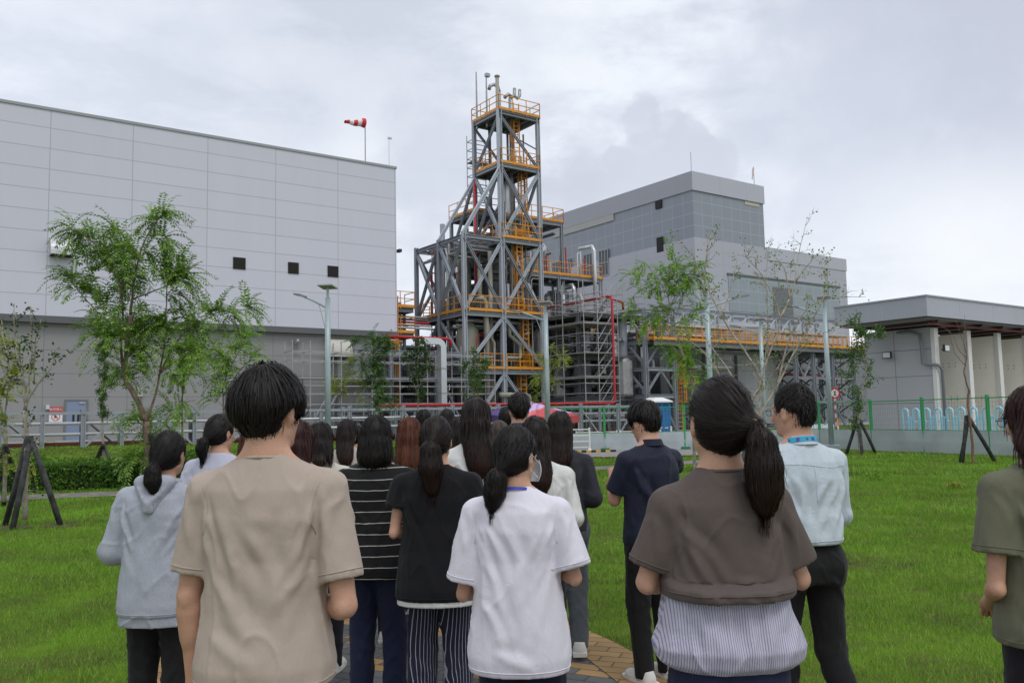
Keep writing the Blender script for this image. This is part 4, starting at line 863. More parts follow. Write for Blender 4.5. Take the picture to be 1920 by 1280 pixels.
def tree(name, label, cat, Y, limbs, leaf, lm, bm_, seed, sub=5, sublen=.8, start=.35, dens=1.0, ll=.07, lw=.028, depth_r=.5, group='trees on the lawns', base=None, zb=None, up=.35, twigs=2):
    rng = random.Random(seed)
    b0 = at(limbs[0][1][0][0], limbs[0][1][0][1], Y) if base is None else at(base[0], base[1], Y)
    z0 = gz(b0.x, Y) if zb is None else zb
    t = thing(name, label, cat, (b0.x, Y, z0), 0, group); O = Vector((b0.x, Y, z0))
    wood = MB(); fol = MB(); ends = []
    def spray(p, d):
        if leaf == 'pinnate':
            for _ in range(max(1, round(rng.uniform(2, 4) * dens))): compound(fol, rng, p, (d + rndv(rng, .9) + Vector((0, 0, .25))), rng.uniform(.6, 1.1) * ll * 6.0, 9, ll, lw)
        else: cluster(fol, rng, p, d, max(1, round(7 * dens)), ll, lw, ll * 2.2)
    def twig(p, d, L, r, lev):
        n = 4; pts = [p]; q = p; dd = d
        for i in range(n):
            dd = (dd + rndv(rng, .28) + Vector((0, 0, .05))).normalized(); q = q + dd * (L / n); pts.append(q)
        wood.tube(pts, [r * (1 - .2 * i) for i in range(n + 1)], 4, cap=False)
        if lev > 0:
            for _ in range(twigs + 1): j = rng.randint(1, n); twig(pts[j], (dd + rndv(rng, .8) + Vector((0, 0, up * .5))).normalized(), L * .55, r * .55, lev - 1)
        for j in ((2, 3, 4) if leaf == 'pinnate' else (2, 3, 4)):
            if rng.random() < dens * .8 + .1: spray(pts[j], dd)
    for r0, pts, r1 in limbs:
        dy = rng.uniform(-depth_r, depth_r); P = []
        for i, (px, py) in enumerate(pts):
            w_ = at(px, py, Y); k = i / (len(pts) - 1); sc = 1; w_ = w_ + (w_ - EYE) * 0
            off = dy * k if r0 < limbs[0][0] * .99 else 0
            w_ = at(px, py, Y + off); P.append(w_ - O)
        # smooth the polyline
        Q = []
        for i in range(len(P) - 1):
            for s in range(4):
                t_ = s / 4; p0 = P[max(i - 1, 0)]; p1 = P[i]; p2 = P[i + 1]; p3 = P[min(i + 2, len(P) - 1)]
                Q.append(.5 * ((2 * p1) + (p2 - p0) * t_ + (2 * p0 - 5 * p1 + 4 * p2 - p3) * t_ ** 2 + (3 * p1 - p0 - 3 * p2 + p3) * t_ ** 3))
        Q.append(P[-1]); m = len(Q)
        Q = [q + rndv(rng, .012) for q in Q]
        wood.tube(Q, [(r0 + (r1 - r0) * (i / (m - 1)) ** .6) * (1.15 if depth_r > .8 else .85) for i in range(m)], 7)
        if sub:
            L = sum((Q[i + 1] - Q[i]).length for i in range(m - 1))
            for k in range(max(2, int(L * sub))):
                f = start + (1 - start) * (k + rng.random()) / max(2, int(L * sub)); i = min(m - 2, int(f * (m - 1))); d = (Q[i + 1] - Q[i]).normalized()
                twig(Q[i], (d * .5 + rndv(rng) + Vector((0, 0, up))).normalized(), sublen * rng.uniform(.5, 1.1) * (1 - .4 * f), max(.006, r0 * .3), 1)
            spray(Q[-1], (Q[-1] - Q[-2]).normalized()); spray(Q[-3], (Q[-1] - Q[-2]).normalized())
    wood.build('trunk', bm_, t, smooth=True); fol.build('crown', lm, t)
    return t
tree('tree', 'large feathery leaved tree with a forked trunk and spreading bright crown at the left', 'tree', 21.3,
     [(.115, [(277, 925), (277, 850), (274, 790)], .10), (.095, [(274, 790), (255, 745), (234, 705), (238, 650), (245, 590)], .06), (.05, [(245, 590), (252, 520), (270, 455), (305, 400)], .012),
      (.055, [(234, 705), (226, 650), (231, 590), (222, 530), (185, 465), (138, 428)], .012), (.04, [(228, 560), (232, 500), (218, 445)], .01), (.045, [(276, 785), (296, 720), (308, 640), (312, 570), (314, 508)], .012),
      (.03, [(297, 705), (325, 650), (360, 612), (405, 592), (460, 580)], .008), (.035, [(231, 600), (200, 600), (160, 560), (128, 520)], .008), (.03, [(250, 560), (290, 545), (330, 528), (352, 520)], .008), (.03, [(240, 660), (205, 650), (172, 645)], .008), (.02, [(300, 700), (345, 668), (390, 660)], .008)],
     'pinnate', LG, bark, 11, sub=2.4, sublen=.42, start=.38, dens=.78, ll=.125, lw=.050, up=.3, group=None)
tree('myrtle_tree', 'small grey barked myrtle with dark rounded leaves tied to crossed poles at the far left', 'tree', 13.6,
     [(.05, [(46, 975), (48, 850), (47, 770)], .04), (.03, [(47, 770), (42, 700), (28, 650), (27, 575)], .008), (.025, [(47, 768), (55, 700), (60, 640), (56, 575)], .006), (.022, [(48, 762), (70, 720), (95, 690), (108, 650)], .006), (.016, [(42, 700), (12, 660), (2, 600)], .006), (.016, [(64, 720), (66, 650), (76, 600)], .006), (.012, [(44, 740), (20, 720), (8, 700)], .005)],
     'ovate', LD, bark_g, 3, sub=4, sublen=.26, start=.25, dens=.42, ll=.058, lw=.038, group=None)
tree('tree', 'thin tree with yellowing leaves cut by the left picture edge', 'tree', 17,
     [(.05, [(8, 940), (10, 840), (9, 800)], .04), (.03, [(9, 800), (14, 745), (22, 720)], .01), (.03, [(9, 790), (-10, 720), (-30, 640)], .01), (.02, [(12, 760), (18, 700), (14, 650)], .008)],
     'pinnate', LY, bark_g, 8, sub=2.4, sublen=.5, start=.25, dens=.6, ll=.085, lw=.038, group=None)
tree('tree', 'slender tree overgrown with a narrow leafy climber behind the hedge', 'tree', 29.3,
     [(.06, [(195, 872), (192, 800), (191, 740), (197, 680), (199, 640)], .02), (.02, [(192, 740), (210, 715), (222, 692)], .01)],
     'ovate', LM, bark_g, 5, sub=11, sublen=.3, start=.3, dens=1.0, ll=.07, lw=.035, group=None)
tree('tree', 'light green feathery tree in front of the rack behind the man in beige', 'tree', 27,
     [(.05, [(343, 900), (342, 800), (343, 730), (350, 690)], .02), (.04, [(425, 900), (420, 800), (417, 730), (400, 690), (380, 670)], .015), (.03, [(420, 740), (445, 700), (470, 675)], .01), (.03, [(417, 735), (430, 690), (455, 650)], .01), (.02, [(343, 730), (325, 700), (315, 690)], .01), (.02, [(400, 690), (420, 665), (450, 640)], .01)],
     'pinnate', LB, bark, 9, sub=1.9, sublen=.5, start=.3, dens=.65, ll=.13, lw=.055, group=None)
tree('sapling', 'yellow green sapling between the nearest street lamp and the pipe rack', 'tree', 38, [(.035, [(642, 800), (640, 740), (655, 700), (658, 680)], .01), (.02, [(641, 750), (665, 735), (672, 715)], .008), (.02, [(641, 760), (630, 735), (632, 705)], .008)], 'pinnate', LY, bark_g, 31, sub=3, sublen=.45, start=.2, dens=.5, ll=.10, lw=.035)
tree('sapling', 'tall narrow green sapling right of the nearest street lamp', 'tree', 38, [(.05, [(712, 800), (708, 740), (700, 680), (706, 625)], .012), (.03, [(712, 770), (720, 700), (722, 640)], .01), (.02, [(705, 720), (680, 690), (668, 640)], .008)], 'pinnate', LM, bark_g, 32, sub=3.6, sublen=.5, start=.15, dens=.7, ll=.10, lw=.04)
tree('sapling', 'dark purplish leaved sapling left of the aluminium duct', 'tree', 38, [(.04, [(783, 800), (784, 740), (783, 690), (787, 640)], .012), (.02, [(784, 740), (770, 700), (762, 660)], .008), (.02, [(784, 730), (800, 690), (800, 650)], .008)], 'ovate', LD, bark_g, 33, sub=5.5, sublen=.5, start=.25, dens=.8, ll=.11, lw=.06)
tree('sapling', 'dense narrow green sapling in front of the tower foot', 'tree', 39, [(.04, [(891, 800), (890, 740), (892, 700), (889, 655)], .01), (.02, [(890, 740), (905, 700), (912, 680)], .008), (.02, [(890, 745), (876, 705), (873, 680)], .008)], 'ovate', LM, bark_g, 34, sub=7, sublen=.45, start=.1, dens=.8, ll=.10, lw=.05)
tree('sapling', 'yellow flowering sapling wrapped round the lamp post right of the tower', 'tree', 33, [(.035, [(1024, 800), (1022, 760), (1030, 700), (1034, 655)], .01), (.02, [(1024, 760), (1045, 700), (1052, 670)], .008), (.02, [(1024, 750), (1012, 700), (1014, 665)], .008)], 'pinnate', LY, bark_g, 35, sub=3.2, sublen=.5, start=.25, dens=.5, ll=.08, lw=.03)
tree('tree', 'wide sparse tree with bare forking branches above the woman in brown', 'tree', 21.5,
     [(.085, [(1404, 900), (1406, 850), (1408, 805)], .075), (.05, [(1408, 805), (1400, 765), (1425, 707), (1355, 597), (1322, 515), (1335, 434)], .006), (.045, [(1408, 805), (1424, 760), (1432, 695), (1462, 597), (1428, 515), (1393, 478)], .006), (.03, [(1462, 597), (1488, 540), (1497, 475), (1514, 412)], .004),
      (.04, [(1412, 800), (1450, 735), (1490, 660), (1525, 600), (1548, 545), (1552, 485)], .005), (.03, [(1455, 740), (1475, 650), (1512, 580), (1560, 558), (1622, 556)], .004), (.03, [(1400, 765), (1352, 705), (1310, 650), (1258, 628)], .005), (.025, [(1398, 740), (1345, 665), (1325, 640)], .005),
      (.02, [(1322, 550), (1300, 480), (1263, 450)], .004), (.02, [(1355, 597), (1372, 530), (1383, 478)], .004), (.02, [(1480, 560), (1470, 500), (1435, 470)], .004), (.02, [(1490, 530), (1520, 490), (1542, 470)], .004), (.02, [(1432, 695), (1440, 620), (1437, 540), (1440, 480)], .004), (.02, [(1450, 700), (1500, 640), (1600, 610)], .004)],
     'ovate', leaf_mat('leaf_fresh', (.07, .17, .02), (.19, .32, .05)), mat('bark_light', (.38, .33, .28), .9, var=.3, vscale=8), 41, sub=4.0, sublen=.6, start=.22, dens=.32, ll=.065, lw=.045, depth_r=.9, group=None)
tree('tree', 'leafy green tree with feathery foliage left of the sparse tree', 'tree', 23,
     [(.06, [(1302, 890), (1300, 780), (1297, 712), (1275, 650)], .04), (.03, [(1275, 650), (1262, 600), (1250, 540), (1256, 492)], .008), (.025, [(1262, 600), (1230, 560), (1178, 530)], .006), (.02, [(1255, 560), (1235, 525), (1215, 500)], .006), (.02, [(1262, 610), (1225, 590), (1188, 572)], .005), (.02, [(1258, 570), (1280, 530), (1300, 515)], .005), (.02, [(1268, 590), (1290, 530), (1312, 495)], .006), (.02, [(1295, 720), (1280, 690), (1272, 660)], .01), (.02, [(1272, 640), (1290, 610), (1310, 590)], .008)],
     'pinnate', LB, bark_g, 43, sub=2.6, sublen=.45, start=.25, dens=.55, ll=.10, lw=.048, group=None)
tree('myrtle_tree', 'young crape myrtle with long drooping leafy shoots tied to poles by the fence', 'tree', 30.7,
     [(.06, [(1612, 850), (1610, 790), (1611, 745)], .045), (.03, [(1611, 745), (1622, 715), (1620, 650), (1600, 595)], .008), (.025, [(1610, 745), (1602, 690), (1612, 620)], .008), (.02, [(1621, 680), (1630, 640), (1645, 625)], .008), (.02, [(1605, 710), (1588, 680), (1578, 668)], .008), (.015, [(1606, 720), (1597, 735)], .006)],
     'ovate', LM, bark_g, 51, sub=5, sublen=.55, start=.3, dens=.9, ll=.10, lw=.045, group=None)
tree('tree', 'leafless reddish stemmed sapling tied to poles near the right picture edge', 'tree', 24.3,
     [(.05, [(1826, 872), (1822, 820), (1815, 760), (1817, 730)], .035), (.03, [(1817, 735), (1808, 700), (1812, 670), (1806, 640), (1792, 600)], .006), (.02, [(1810, 670), (1795, 650), (1785, 625), (1748, 602)], .005), (.016, [(1812, 675), (1812, 640), (1808, 590)], .005), (.014, [(1810, 685), (1790, 660), (1780, 620)], .004)],
     'none', LM, bark_r, 52, sub=0, dens=0, group=None)
def stakes(label, Y, top, feet, r=.045, group='crossed support poles'):
    T = at(top[0], top[1], Y); t = thing('tree_stakes', label, 'tree stakes', (T.x, Y, gz(T.x, Y)), 0, group); O = Vector((T.x, Y, gz(T.x, Y)))
    for i, (px, py) in enumerate(feet):
        f = gr(px, py); f.z = gz(f.x, f.y) - .05; d = (T - f); e = T + d * .09 + Vector((.06 * (i - 1), 0, 0))
        MB().tube([f - O, (f + e) / 2 - O + Vector((.01, 0, 0)), e - O], [r, r * 1.02, r * .95], 9).build('stake', stake_m, t, smooth=True)
    b = MB(); b.tube([T - O + Vector((math.cos(a) * .12, math.sin(a) * .12, -.12 + .01 * math.sin(3 * a))) for a in [k * math.pi / 6 for k in range(13)]], .008, 5); b.build('tie_wire', stake_m, t)
stakes('three tarred poles propping the small dark leaved myrtle at the far left', 13.6, (55, 832), [(8, 985), (22, 993), (116, 985)])
stakes('tarred poles beside the tree at the left picture edge', 17, (8, 845), [(-40, 950), (7, 950), (40, 930)])
stakes('two thick dark poles at the foot of the large feathery tree', 21.3, (282, 822), [(262, 915), (288, 912), (318, 905)], r=.06)
stakes('short crossed poles at the climber covered tree behind the hedge', 29.0, (193, 838), [(172, 876), (184, 868), (215, 888)], r=.055)
stakes('dark poles around the trunk of the wide sparse tree', 21.8, (1408, 822), [(1380, 895), (1402, 900), (1452, 890)], r=.06)
stakes('dark poles propping the young crape myrtle by the fence', 30.8, (1609, 787), [(1586, 851), (1617, 853), (1643, 850)], r=.055)
stakes('dark poles propping the leafless sapling at the right', 24.4, (1815, 786), [(1803, 868), (1800, 866), (1868, 866)], r=.055)
def hedge():
    rng = random.Random(6); t = thing('hedge', 'clipped low green hedge between the cross path and the pipe rack', 'hedge', (-13, 23, 0))
    b = MB(); st = MB()
    for k in range(26000):
        x = rng.uniform(-24, -3.2); yb = cross_y(x) + 1.9; hgt = .72 + .10 * math.sin(x * 1.9) + .06 * math.sin(x * 5.1); dep = 1.1
        u, v = rng.random(), rng.random()
        if rng.random() < .55: y = yb + rng.random() ** 2 * .25; z = v * hgt
        else: y = yb + u * dep; z = hgt - rng.random() ** 2 * .18
        q = Vector((x + 13 + rng.uniform(-.05, .05), y - 23 + .06 * math.sin(x * 7), z + rng.uniform(-.03, .09))); d = (Vector((0, -.6, .5)) + rndv(rng)).normalized()
        leafquad(b, q, d, d.cross(rndv(rng)).normalized(), rng.uniform(.06, .11), .045)
    b.build('foliage', leaf_mat('leaf_hedge', (.05, .14, .015), (.17, .32, .045)), t)
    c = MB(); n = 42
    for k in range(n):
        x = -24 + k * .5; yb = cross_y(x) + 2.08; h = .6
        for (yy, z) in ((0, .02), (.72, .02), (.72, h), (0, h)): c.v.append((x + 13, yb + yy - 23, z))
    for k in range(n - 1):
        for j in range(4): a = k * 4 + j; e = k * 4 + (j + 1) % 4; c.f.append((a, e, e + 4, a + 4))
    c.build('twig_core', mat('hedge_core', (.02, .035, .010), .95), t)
hedge()
def weed(label, px, py, s, m):
    p = gr(px, py); t = thing('weed', label, 'weed', (p.x, p.y, 0)); rng = random.Random(px); b = MB()
    for k in range(150):
        d = (rndv(rng) + Vector((0, 0, .6))).normalized(); q = Vector((rng.gauss(0, s * .4), rng.gauss(0, s * .3), rng.random() * s * .6)); leafquad(b, q, d, d.cross(rndv(rng)).normalized(), .07, .03)
    b.build('leaves', m, t); MB().tube([(0, 0, 0), (.02, 0, s * .5)], .008, 5).build('stem', LM, t)
weed('bushy weed growing out of the lawn right of the man in pale blue', 1641, 902, .30, LB)
weed('low pale weed in the lawn in front of the leafless sapling', 1790, 917, .24, LY)
# ------------------------------------------------------------------ street lamps
lampm = mat('lamp_paint', (.34, .42, .44), .35, .1, var=.08, vscale=1)
def lamp(label, px, py, Y, az, al=1.25, H=5.55):
    p = at(px, py, Y); t = thing('street_lamp', label, 'street lamp', (p.x, Y, gz(p.x, Y)), az, 'solar street lamps')
    MB().tube([(0, 0, .25), (0, 0, H)], [.10, .085], 14).build('pole', lampm, t, smooth=True)
    MB().box(-.3, .3, -.3, .3, -.2, .28).build('foundation_box', mat('foundation', (.30, .34, .36), .7), t, bevel=.02)
    MB().tube([(0, 0, H), (0, 0, H + .35)], .045).build('mast_tip', lampm, t)
    MB().add([(-.25, -.28, H + .31), (.25, -.28, H + .31), (.25, .28, H + .36), (-.25, .28, H + .36), (-.25, -.28, H + .35), (.25, -.28, H + .35), (.25, .28, H + .40), (-.25, .28, H + .40)], [(0, 3, 2, 1), (4, 5, 6, 7), (0, 1, 5, 4), (1, 2, 6, 5), (2, 3, 7, 6), (3, 0, 4, 7)]).build('solar_panel', [mat('panel_back', (.42, .40, .42), .5)], t)
    a = MB().tube([(0, 0, H - .35), (al * .55, 0, H - .05), (al * .8, 0, H + .06)], .032).build('arm', lampm, t)
    MB().tube([(.0, 0, H - 1.3), (al * .3, 0, H - .2)], .012, 5).build('arm_strut', lampm, a)
    MB().add([(al * .72, -.07, H + .02), (al * .9, -.13, H + .07), (al * 1.15, -.10, H + .14), (al * 1.15, .10, H + .14), (al * .9, .13, H + .07), (al * .72, .07, H + .02), (al * .72, -.05, H + .08), (al * .9, -.09, H + .15), (al * 1.15, -.08, H + .19), (al * 1.15, .08, H + .19), (al * .9, .09, H + .15), (al * .72, .05, H + .08)],
             [(0, 1, 2, 3, 4, 5), (11, 10, 9, 8, 7, 6), (0, 6, 7, 1), (1, 7, 8, 2), (2, 8, 9, 3), (3, 9, 10, 4), (4, 10, 11, 5), (5, 11, 6, 0)]).build('lamp_head', mat('lamp_head_grey', (.10, .115, .13), .4), t)
lamp('nearest solar street lamp, its pale pole standing in front of the warehouse', 615, 870, 27.4, R(170), 1.0)
lamp('solar street lamp in front of the right side of the steel tower', 1027, 760, 32.5, R(165))
lamp('solar street lamp behind the leafy and sparse trees, arm reaching right', 1334, 780, 29.6, R(20), 1.5)
lamp('small farther solar street lamp behind the sparse tree', 1434, 790, 39.8, R(150))
lamp('solar street lamp before the bay building, arm reaching left', 1557, 790, 32.6, R(160), 1.3)
# ------------------------------------------------------------------ mesh fence
green = mat('fence_green', (.03, .30, .10), .4); gpan = mat('fence_sheet', (.42, .47, .49), .45, .1, var=.12, vscale=.9, bump=.5, bscale=2.5)
def fence():
    t = thing('mesh_fence', 'green post and wire mesh fence with grey sheet metal along its foot', 'fence', (9, 37, 0)); O = Vector((9, 37, 0))
    P = [(2.25, 37.6), (3.95, 37.4), (7.4, 37.2), (10.0, 36.8), (12.75, 35.8), (13.75, 33.0), (14.55, 30.5), (15.5, 28.0), (16.5, 25.6), (17.6, 23.0)]
    P = [Vector((x, y, gz(x, y))) - O for x, y in P]
    for p in P:
        MB().box(p.x - .045, p.x + .045, p.y - .045, p.y + .045, p.z - .1, p.z + 1.98).build('post', green, t)
    for a, b in zip(P[:-1], P[1:]):
        d = (b - a); L = d.length; d.normalize(); n = Vector((-d.y, d.x, 0)) * .05
        if n.y > 0: n = -n
        for z, w_ in ((1.88, .035), (.80, .04), (.08, .05)): MB().bar(a + Vector((0, 0, z)), b + Vector((0, 0, z)), w_).build('rail', green, t)
        k_ = 9; m = MB(); rng = random.Random(int(a.x * 10))
        for k in range(k_ + 1):
            for z in (.02, .4, .8):
                q = a + d * (L * k / k_) + n * (.8 + .5 * rng.random() * (z == .4)); m.v.append((q.x, q.y, q.z + z))
        for k in range(k_):
            for j in range(2): i = k * 3 + j; m.f.append((i, i + 3, i + 4, i + 1))
        m.build('sheet_panel', gpan, t)
        w = MB(); s = .06
        while s < L: q = a + d * s; w.bar(q + Vector((0, 0, .8)), q + Vector((0, 0, 1.88)), .0045); s += .12
        for z in (1.0, 1.2, 1.4, 1.6, 1.75): w.bar(a + Vector((0, 0, z)), b + Vector((0, 0, z)), .0045)
        w.build('wire_mesh', mat('wire', (.16, .24, .18), .5), t)
    for p in (P[0], P[1], P[2]): MB().box(p.x - .18, p.x + .18, p.y - .2, p.y + .16, p.z - .02, p.z + .16).build('foot_block', mat('foot_green', (.01, .16, .08), .6), t, bevel=.02)
fence()
def arch_gate():
    blue = mat('gate_blue', (.33, .66, .80), .35); t = thing('folding_gate', 'pale blue folding gate of round topped arches behind the mesh fence', 'gate', (15, 32.5, 0))
    a = at(1699, 800, 33.5); b = at(1900, 800, 29.5); a.z = b.z = 0; d = (b - a) / 9.0; O = Vector((15, 32.5, 0)); e = d.normalized()
    for k in range(10):
        c = a + d * k - O; w = .125; pts = [c - e * w + Vector((0, 0, .1)), c - e * w + Vector((0, 0, 1.45))] + [c + e * (-w * math.cos(q)) + Vector((0, 0, 1.45 + w * math.sin(q))) for q in [math.pi * j / 8 for j in range(1, 8)]] + [c + e * w + Vector((0, 0, 1.45)), c + e * w + Vector((0, 0, .1))]
        MB().tube(pts, .042, 8).build('arch', blue, t, smooth=True)
        if k < 9:
            n = a + d * (k + 1) - O; mid = (c + n) / 2; m = MB()
            for zz in (1.05, .5): m.tube([c + Vector((0, 0, zz)), mid + Vector((0, 0, zz + .22)), n + Vector((0, 0, zz))], .018, 6)
            m.tube([mid + Vector((0, 0, .1)), mid + Vector((0, 0, 1.27))], .022, 6); m.build('link', blue, t)
        MB().box(c.x - .12, c.x + .12, c.y - .05, c.y + .05, .02, .14).build('wheel_box', mat('gate_dark_blue', (.03, .12, .25), .5), t)
arch_gate()
def barrier(label, px, py, Y, wd, h, az=0, stripe=False, n=4, z0=None):
    wm = mat('barrier_white', (.70, .70, .67), .5); p = at(px, py, Y); z = gz(p.x, Y) if z0 is None else z0; t = thing('barrier', label, 'barrier', (p.x, Y, z), az, 'tube barriers along the fence')
    for s in (-1, 1):
        MB().tube([(s * wd / 2, 0, .04), (s * wd / 2, 0, h + .02)], .045, 8).build('post', wm, t); MB().add([(s * wd / 2 - .14, -.16, 0), (s * wd / 2 + .14, -.16, 0), (s * wd / 2 + .14, .16, 0), (s * wd / 2 - .14, .16, 0), (s * wd / 2 - .05, -.05, .2), (s * wd / 2 + .05, -.05, .2), (s * wd / 2 + .05, .05, .2), (s * wd / 2 - .05, .05, .2)], [(0, 3, 2, 1), (4, 5, 6, 7), (0, 1, 5, 4), (1, 2, 6, 5), (2, 3, 7, 6), (3, 0, 4, 7)]).build('foot', wm, t)
    for k in range(n):
        z_ = .25 + (h - .3) * k / (n - 1); b = MB(); m = 8
        for j in range(m): b.mark(j % 2 if stripe else 0); b.bar((-wd / 2 + wd * j / m, 0, z_), (-wd / 2 + wd * (j + 1) / m, 0, z_), .05)
        b.build('rail', [wm, mat('rust_red', (.40, .06, .03), .7)], t)
barrier('white tube barrier standing on the far pavement in front of the fence', 1052, 820, 36.4, 2.4, 1.05)
barrier('white barrier behind the fence left of the portable toilet', 1118, 805, 40.5, 1.9, .85)
barrier('white barrier behind the fence beside the man in navy', 1200, 803, 40.5, 1.9, .85)
barrier('white barrier with rust red striped rails right of the man in navy', 1236, 806, 39.5, 1.1, 1.0, stripe=True)
t = thing('floor_kerb', 'low yellow and black striped strip lying before the white barrier', 'wheel stop', (3.0, 35.9, gz(3, 35.9) + .05)); b = MB()
for k in range(12): b.mark(k % 2); b.add([(-1.2 + k * .2 + dx, y, z) for z in (0, .09) for dx, y in ((0, -.08), (.2, -.08), (.26, .08), (.06, .08))], [(0, 3, 2, 1), (4, 5, 6, 7), (0, 1, 5, 4), (1, 2, 6, 5), (2, 3, 7, 6), (3, 0, 4, 7)])
b.build('stop_bar', [mat('stripe_yellow', (.62, .36, .04), .6), mat('stripe_black', (.02, .02, .02), .6)], t)
def toilet():
    p = at(1231, 800, 46); z = gz(p.x, 46); t = thing('portable_toilet', 'blue portable toilet cabin with a white domed roof', 'portable toilet', (p.x, 46, z + .05), R(28))
    bl = mat('cabin_blue', (.02, .17, .42), .4, var=.1); wh = mat('cabin_roof_white', (.72, .74, .72), .45)
    MB().box(-.55, .55, -.55, .55, .12, 2.15).build('cabin', bl, t)
    b = MB()
    for k in range(5): b.box(-.42 + k * .21, -.38 + k * .21, -.575, -.551, .2, 1.75)
    d = b.box(-.48, .48, -.57, -.552, 1.76, 1.82).build('door', bl, t)
    for q in range(4):
        v = MB(); o = (-.42, .06)[q % 2]
        v.box(o, o + .36, -.562, -.551, 1.87, 2.08) if q < 2 else v.box(.551, .562, o, o + .36, 1.87, 2.08)
        for k in range(5): v.box(o, o + .36, -.57, -.563, 1.88 + k * .045, 1.90 + k * .045) if q < 2 else v.box(.563, .57, o, o + .36, 1.88 + k * .045, 1.90 + k * .045)
        v.build('vent', mat('cabin_blue_dark', (.01, .06, .2), .5), t)
    for k in range(4): MB().box(.551, .575, -.45 + k * .27, -.40 + k * .27, .2, 1.8).build('rib', bl, t)
    MB().add([(-.65, -.65, 2.15), (.65, -.65, 2.15), (.65, .65, 2.15), (-.65, .65, 2.15), (-.65, -.65, 2.22), (.65, -.65, 2.22), (.65, .65, 2.22), (-.65, .65, 2.22), (-.25, -.3, 2.42), (.25, -.3, 2.42), (.25, .3, 2.42), (-.25, .3, 2.42)],
             [(0, 3, 2, 1), (0, 1, 5, 4), (1, 2, 6, 5), (2, 3, 7, 6), (3, 0, 4, 7), (4, 5, 9, 8), (5, 6, 10, 9), (6, 7, 11, 10), (7, 4, 8, 11), (8, 9, 10, 11)]).build('roof', wh, t)
    MB().box(-.6, .6, -.6, .6, 0, .12).build('base', mat('cabin_base', (.05, .05, .06), .7), t)
toilet()
def canopy(label, px, py, Y, half, ze, zp, mats, az, sag=.12):
    p = at(px, py, Y); t = thing('canopy_tent', label, 'canopy tent', (p.x, Y, gz(p.x, Y)), R(az), 'canopy tents by the fence'); rng = random.Random(int(px))
    n = 8; b = MB(); peak = len(b.v)
    for s in range(4):
        a0, a1 = R(45 + 90 * s), R(135 + 90 * s); c0 = Vector((math.cos(a0), math.sin(a0), 0)) * half * 1.414; c1 = Vector((math.cos(a1), math.sin(a1), 0)) * half * 1.414
        b.mark(s % len(mats)); base = len(b.v)
        for i in range(n + 1):
            for j in range(n + 1):
                e = c0 + (c1 - c0) * (j / n); q = e * (i / n); z = zp + (ze - zp) * (i / n) ** .9 - sag * math.sin(math.pi * j / n) * (i / n) * .6 + .02 * math.sin(j * 2.1 + i) * (i / n); b.v.append((q.x, q.y, z))
        for i in range(n):
            for j in range(n): k = base + i * (n + 1) + j; b.f.append((k, k + 1, k + n + 2, k + n + 1))
        base = len(b.v)
        for j in range(n + 1):
            e = c0 + (c1 - c0) * (j / n); zz = ze - sag * math.sin(math.pi * j / n) * .6 + .02 * math.sin(j * 2.1 + n); b.v.append((e.x * 1.003, e.y * 1.003, zz)); b.v.append((e.x * 1.0, e.y * 1.0, zz - .3 + .03 * math.sin(j * 2.3)))
        for j in range(n): k = base + 2 * j; b.f.append((k, k + 2, k + 3, k + 1))
    b.build('canopy_cloth', mats, t, smooth=False)
    for s in range(4): a0 = R(45 + 90 * s); MB().tube([(math.cos(a0) * half * 1.38, math.sin(a0) * half * 1.38, 0), (math.cos(a0) * half * 1.38, math.sin(a0) * half * 1.38, ze - .05)], .02, 6).build('leg', white_al, t)
pur = mat('cloth_purple', (.10, .055, .22), .7); lil = mat('cloth_lilac', (.55, .38, .66), .7); rd = mat('cloth_coral', (.52, .07, .075), .7); rd2 = mat('cloth_coral_light', (.72, .16, .14), .7)
canopy('purple and lilac canopy tent behind the short haired man in navy', 985, 760, 40.0, 1.55, 1.75, 2.38, [pur, pur, lil, pur], 35)
canopy('coral red canopy tent with a long pointed corner by the white barrier', 1022, 770, 38.4, 1.15, 1.62, 2.0, [rd, rd2], 20)
def roundsign():
    p = at(1566, 760, 45); t = thing('traffic_sign', 'round white traffic sign with a thick red ring on a banded post', 'sign', (p.x, 45, gz(p.x, 45)), 0)
    z = at(1566, 737, 45).z - gz(p.x, 45)
    def disc(r, y0, y1, m, nm): MB().prism([(r * math.cos(2 * math.pi * k / 28), z + r * math.sin(2 * math.pi * k / 28)) for k in range(28)], 'y', y0, y1).build(nm, m, t)
    disc(.30, -.035, -.02, mat('sign_red', (.55, .035, .03), .5), 'red_ring'); disc(.20, -.042, -.036, mat('sign_white', (.75, .75, .74), .5), 'sign_face')
    b = MB().box(-.07, .07, -.047, -.043, z - .11, z - .07).box(-.07, .07, -.047, -.043, z + .07, z + .11).box(-.03, .03, -.047, -.043, z - .065, z + .065); b.build('sign_mark', dark, t)
    for k in range(12): MB().tube([(0, 0, .1 + k * .22), (0, 0, .1 + (k + 1) * .22 - .004)], .04, 8).build('post_band', mat('sign_white', (.75, .75, .74), .5) if k % 2 else mat('sign_red', (.55, .035, .03), .5), t)
roundsign()
def cone(label, px, py, Y, h=.75, slim=False):
    p = at(px, py, Y); t = thing('traffic_cone', label, 'traffic cone', (p.x, Y, gz(p.x, Y) + .02), 0, 'orange cones and posts beyond the fence'); om = mat('cone_orange', (.75, .16, .02), .5) if not slim else mat('post_orange', (.72, .34, .03), .5)
    r = .045 if slim else .16
    MB().lathe([(r, .03), (r * .8, h * .3), (r * .35 if not slim else r, h * .95), (r * .25, h)], n=12).build('cone_body', om, t, smooth=True); MB().box(-.18, .18, -.18, .18, 0, .03).build('base', om, t)
    MB().lathe([(r * (.72 if not slim else 1.05), h * .45), (r * (.55 if not slim else 1.05), h * .62)], n=12).build('reflective_band', mat('sign_white', (.75, .75, .74), .5), t)
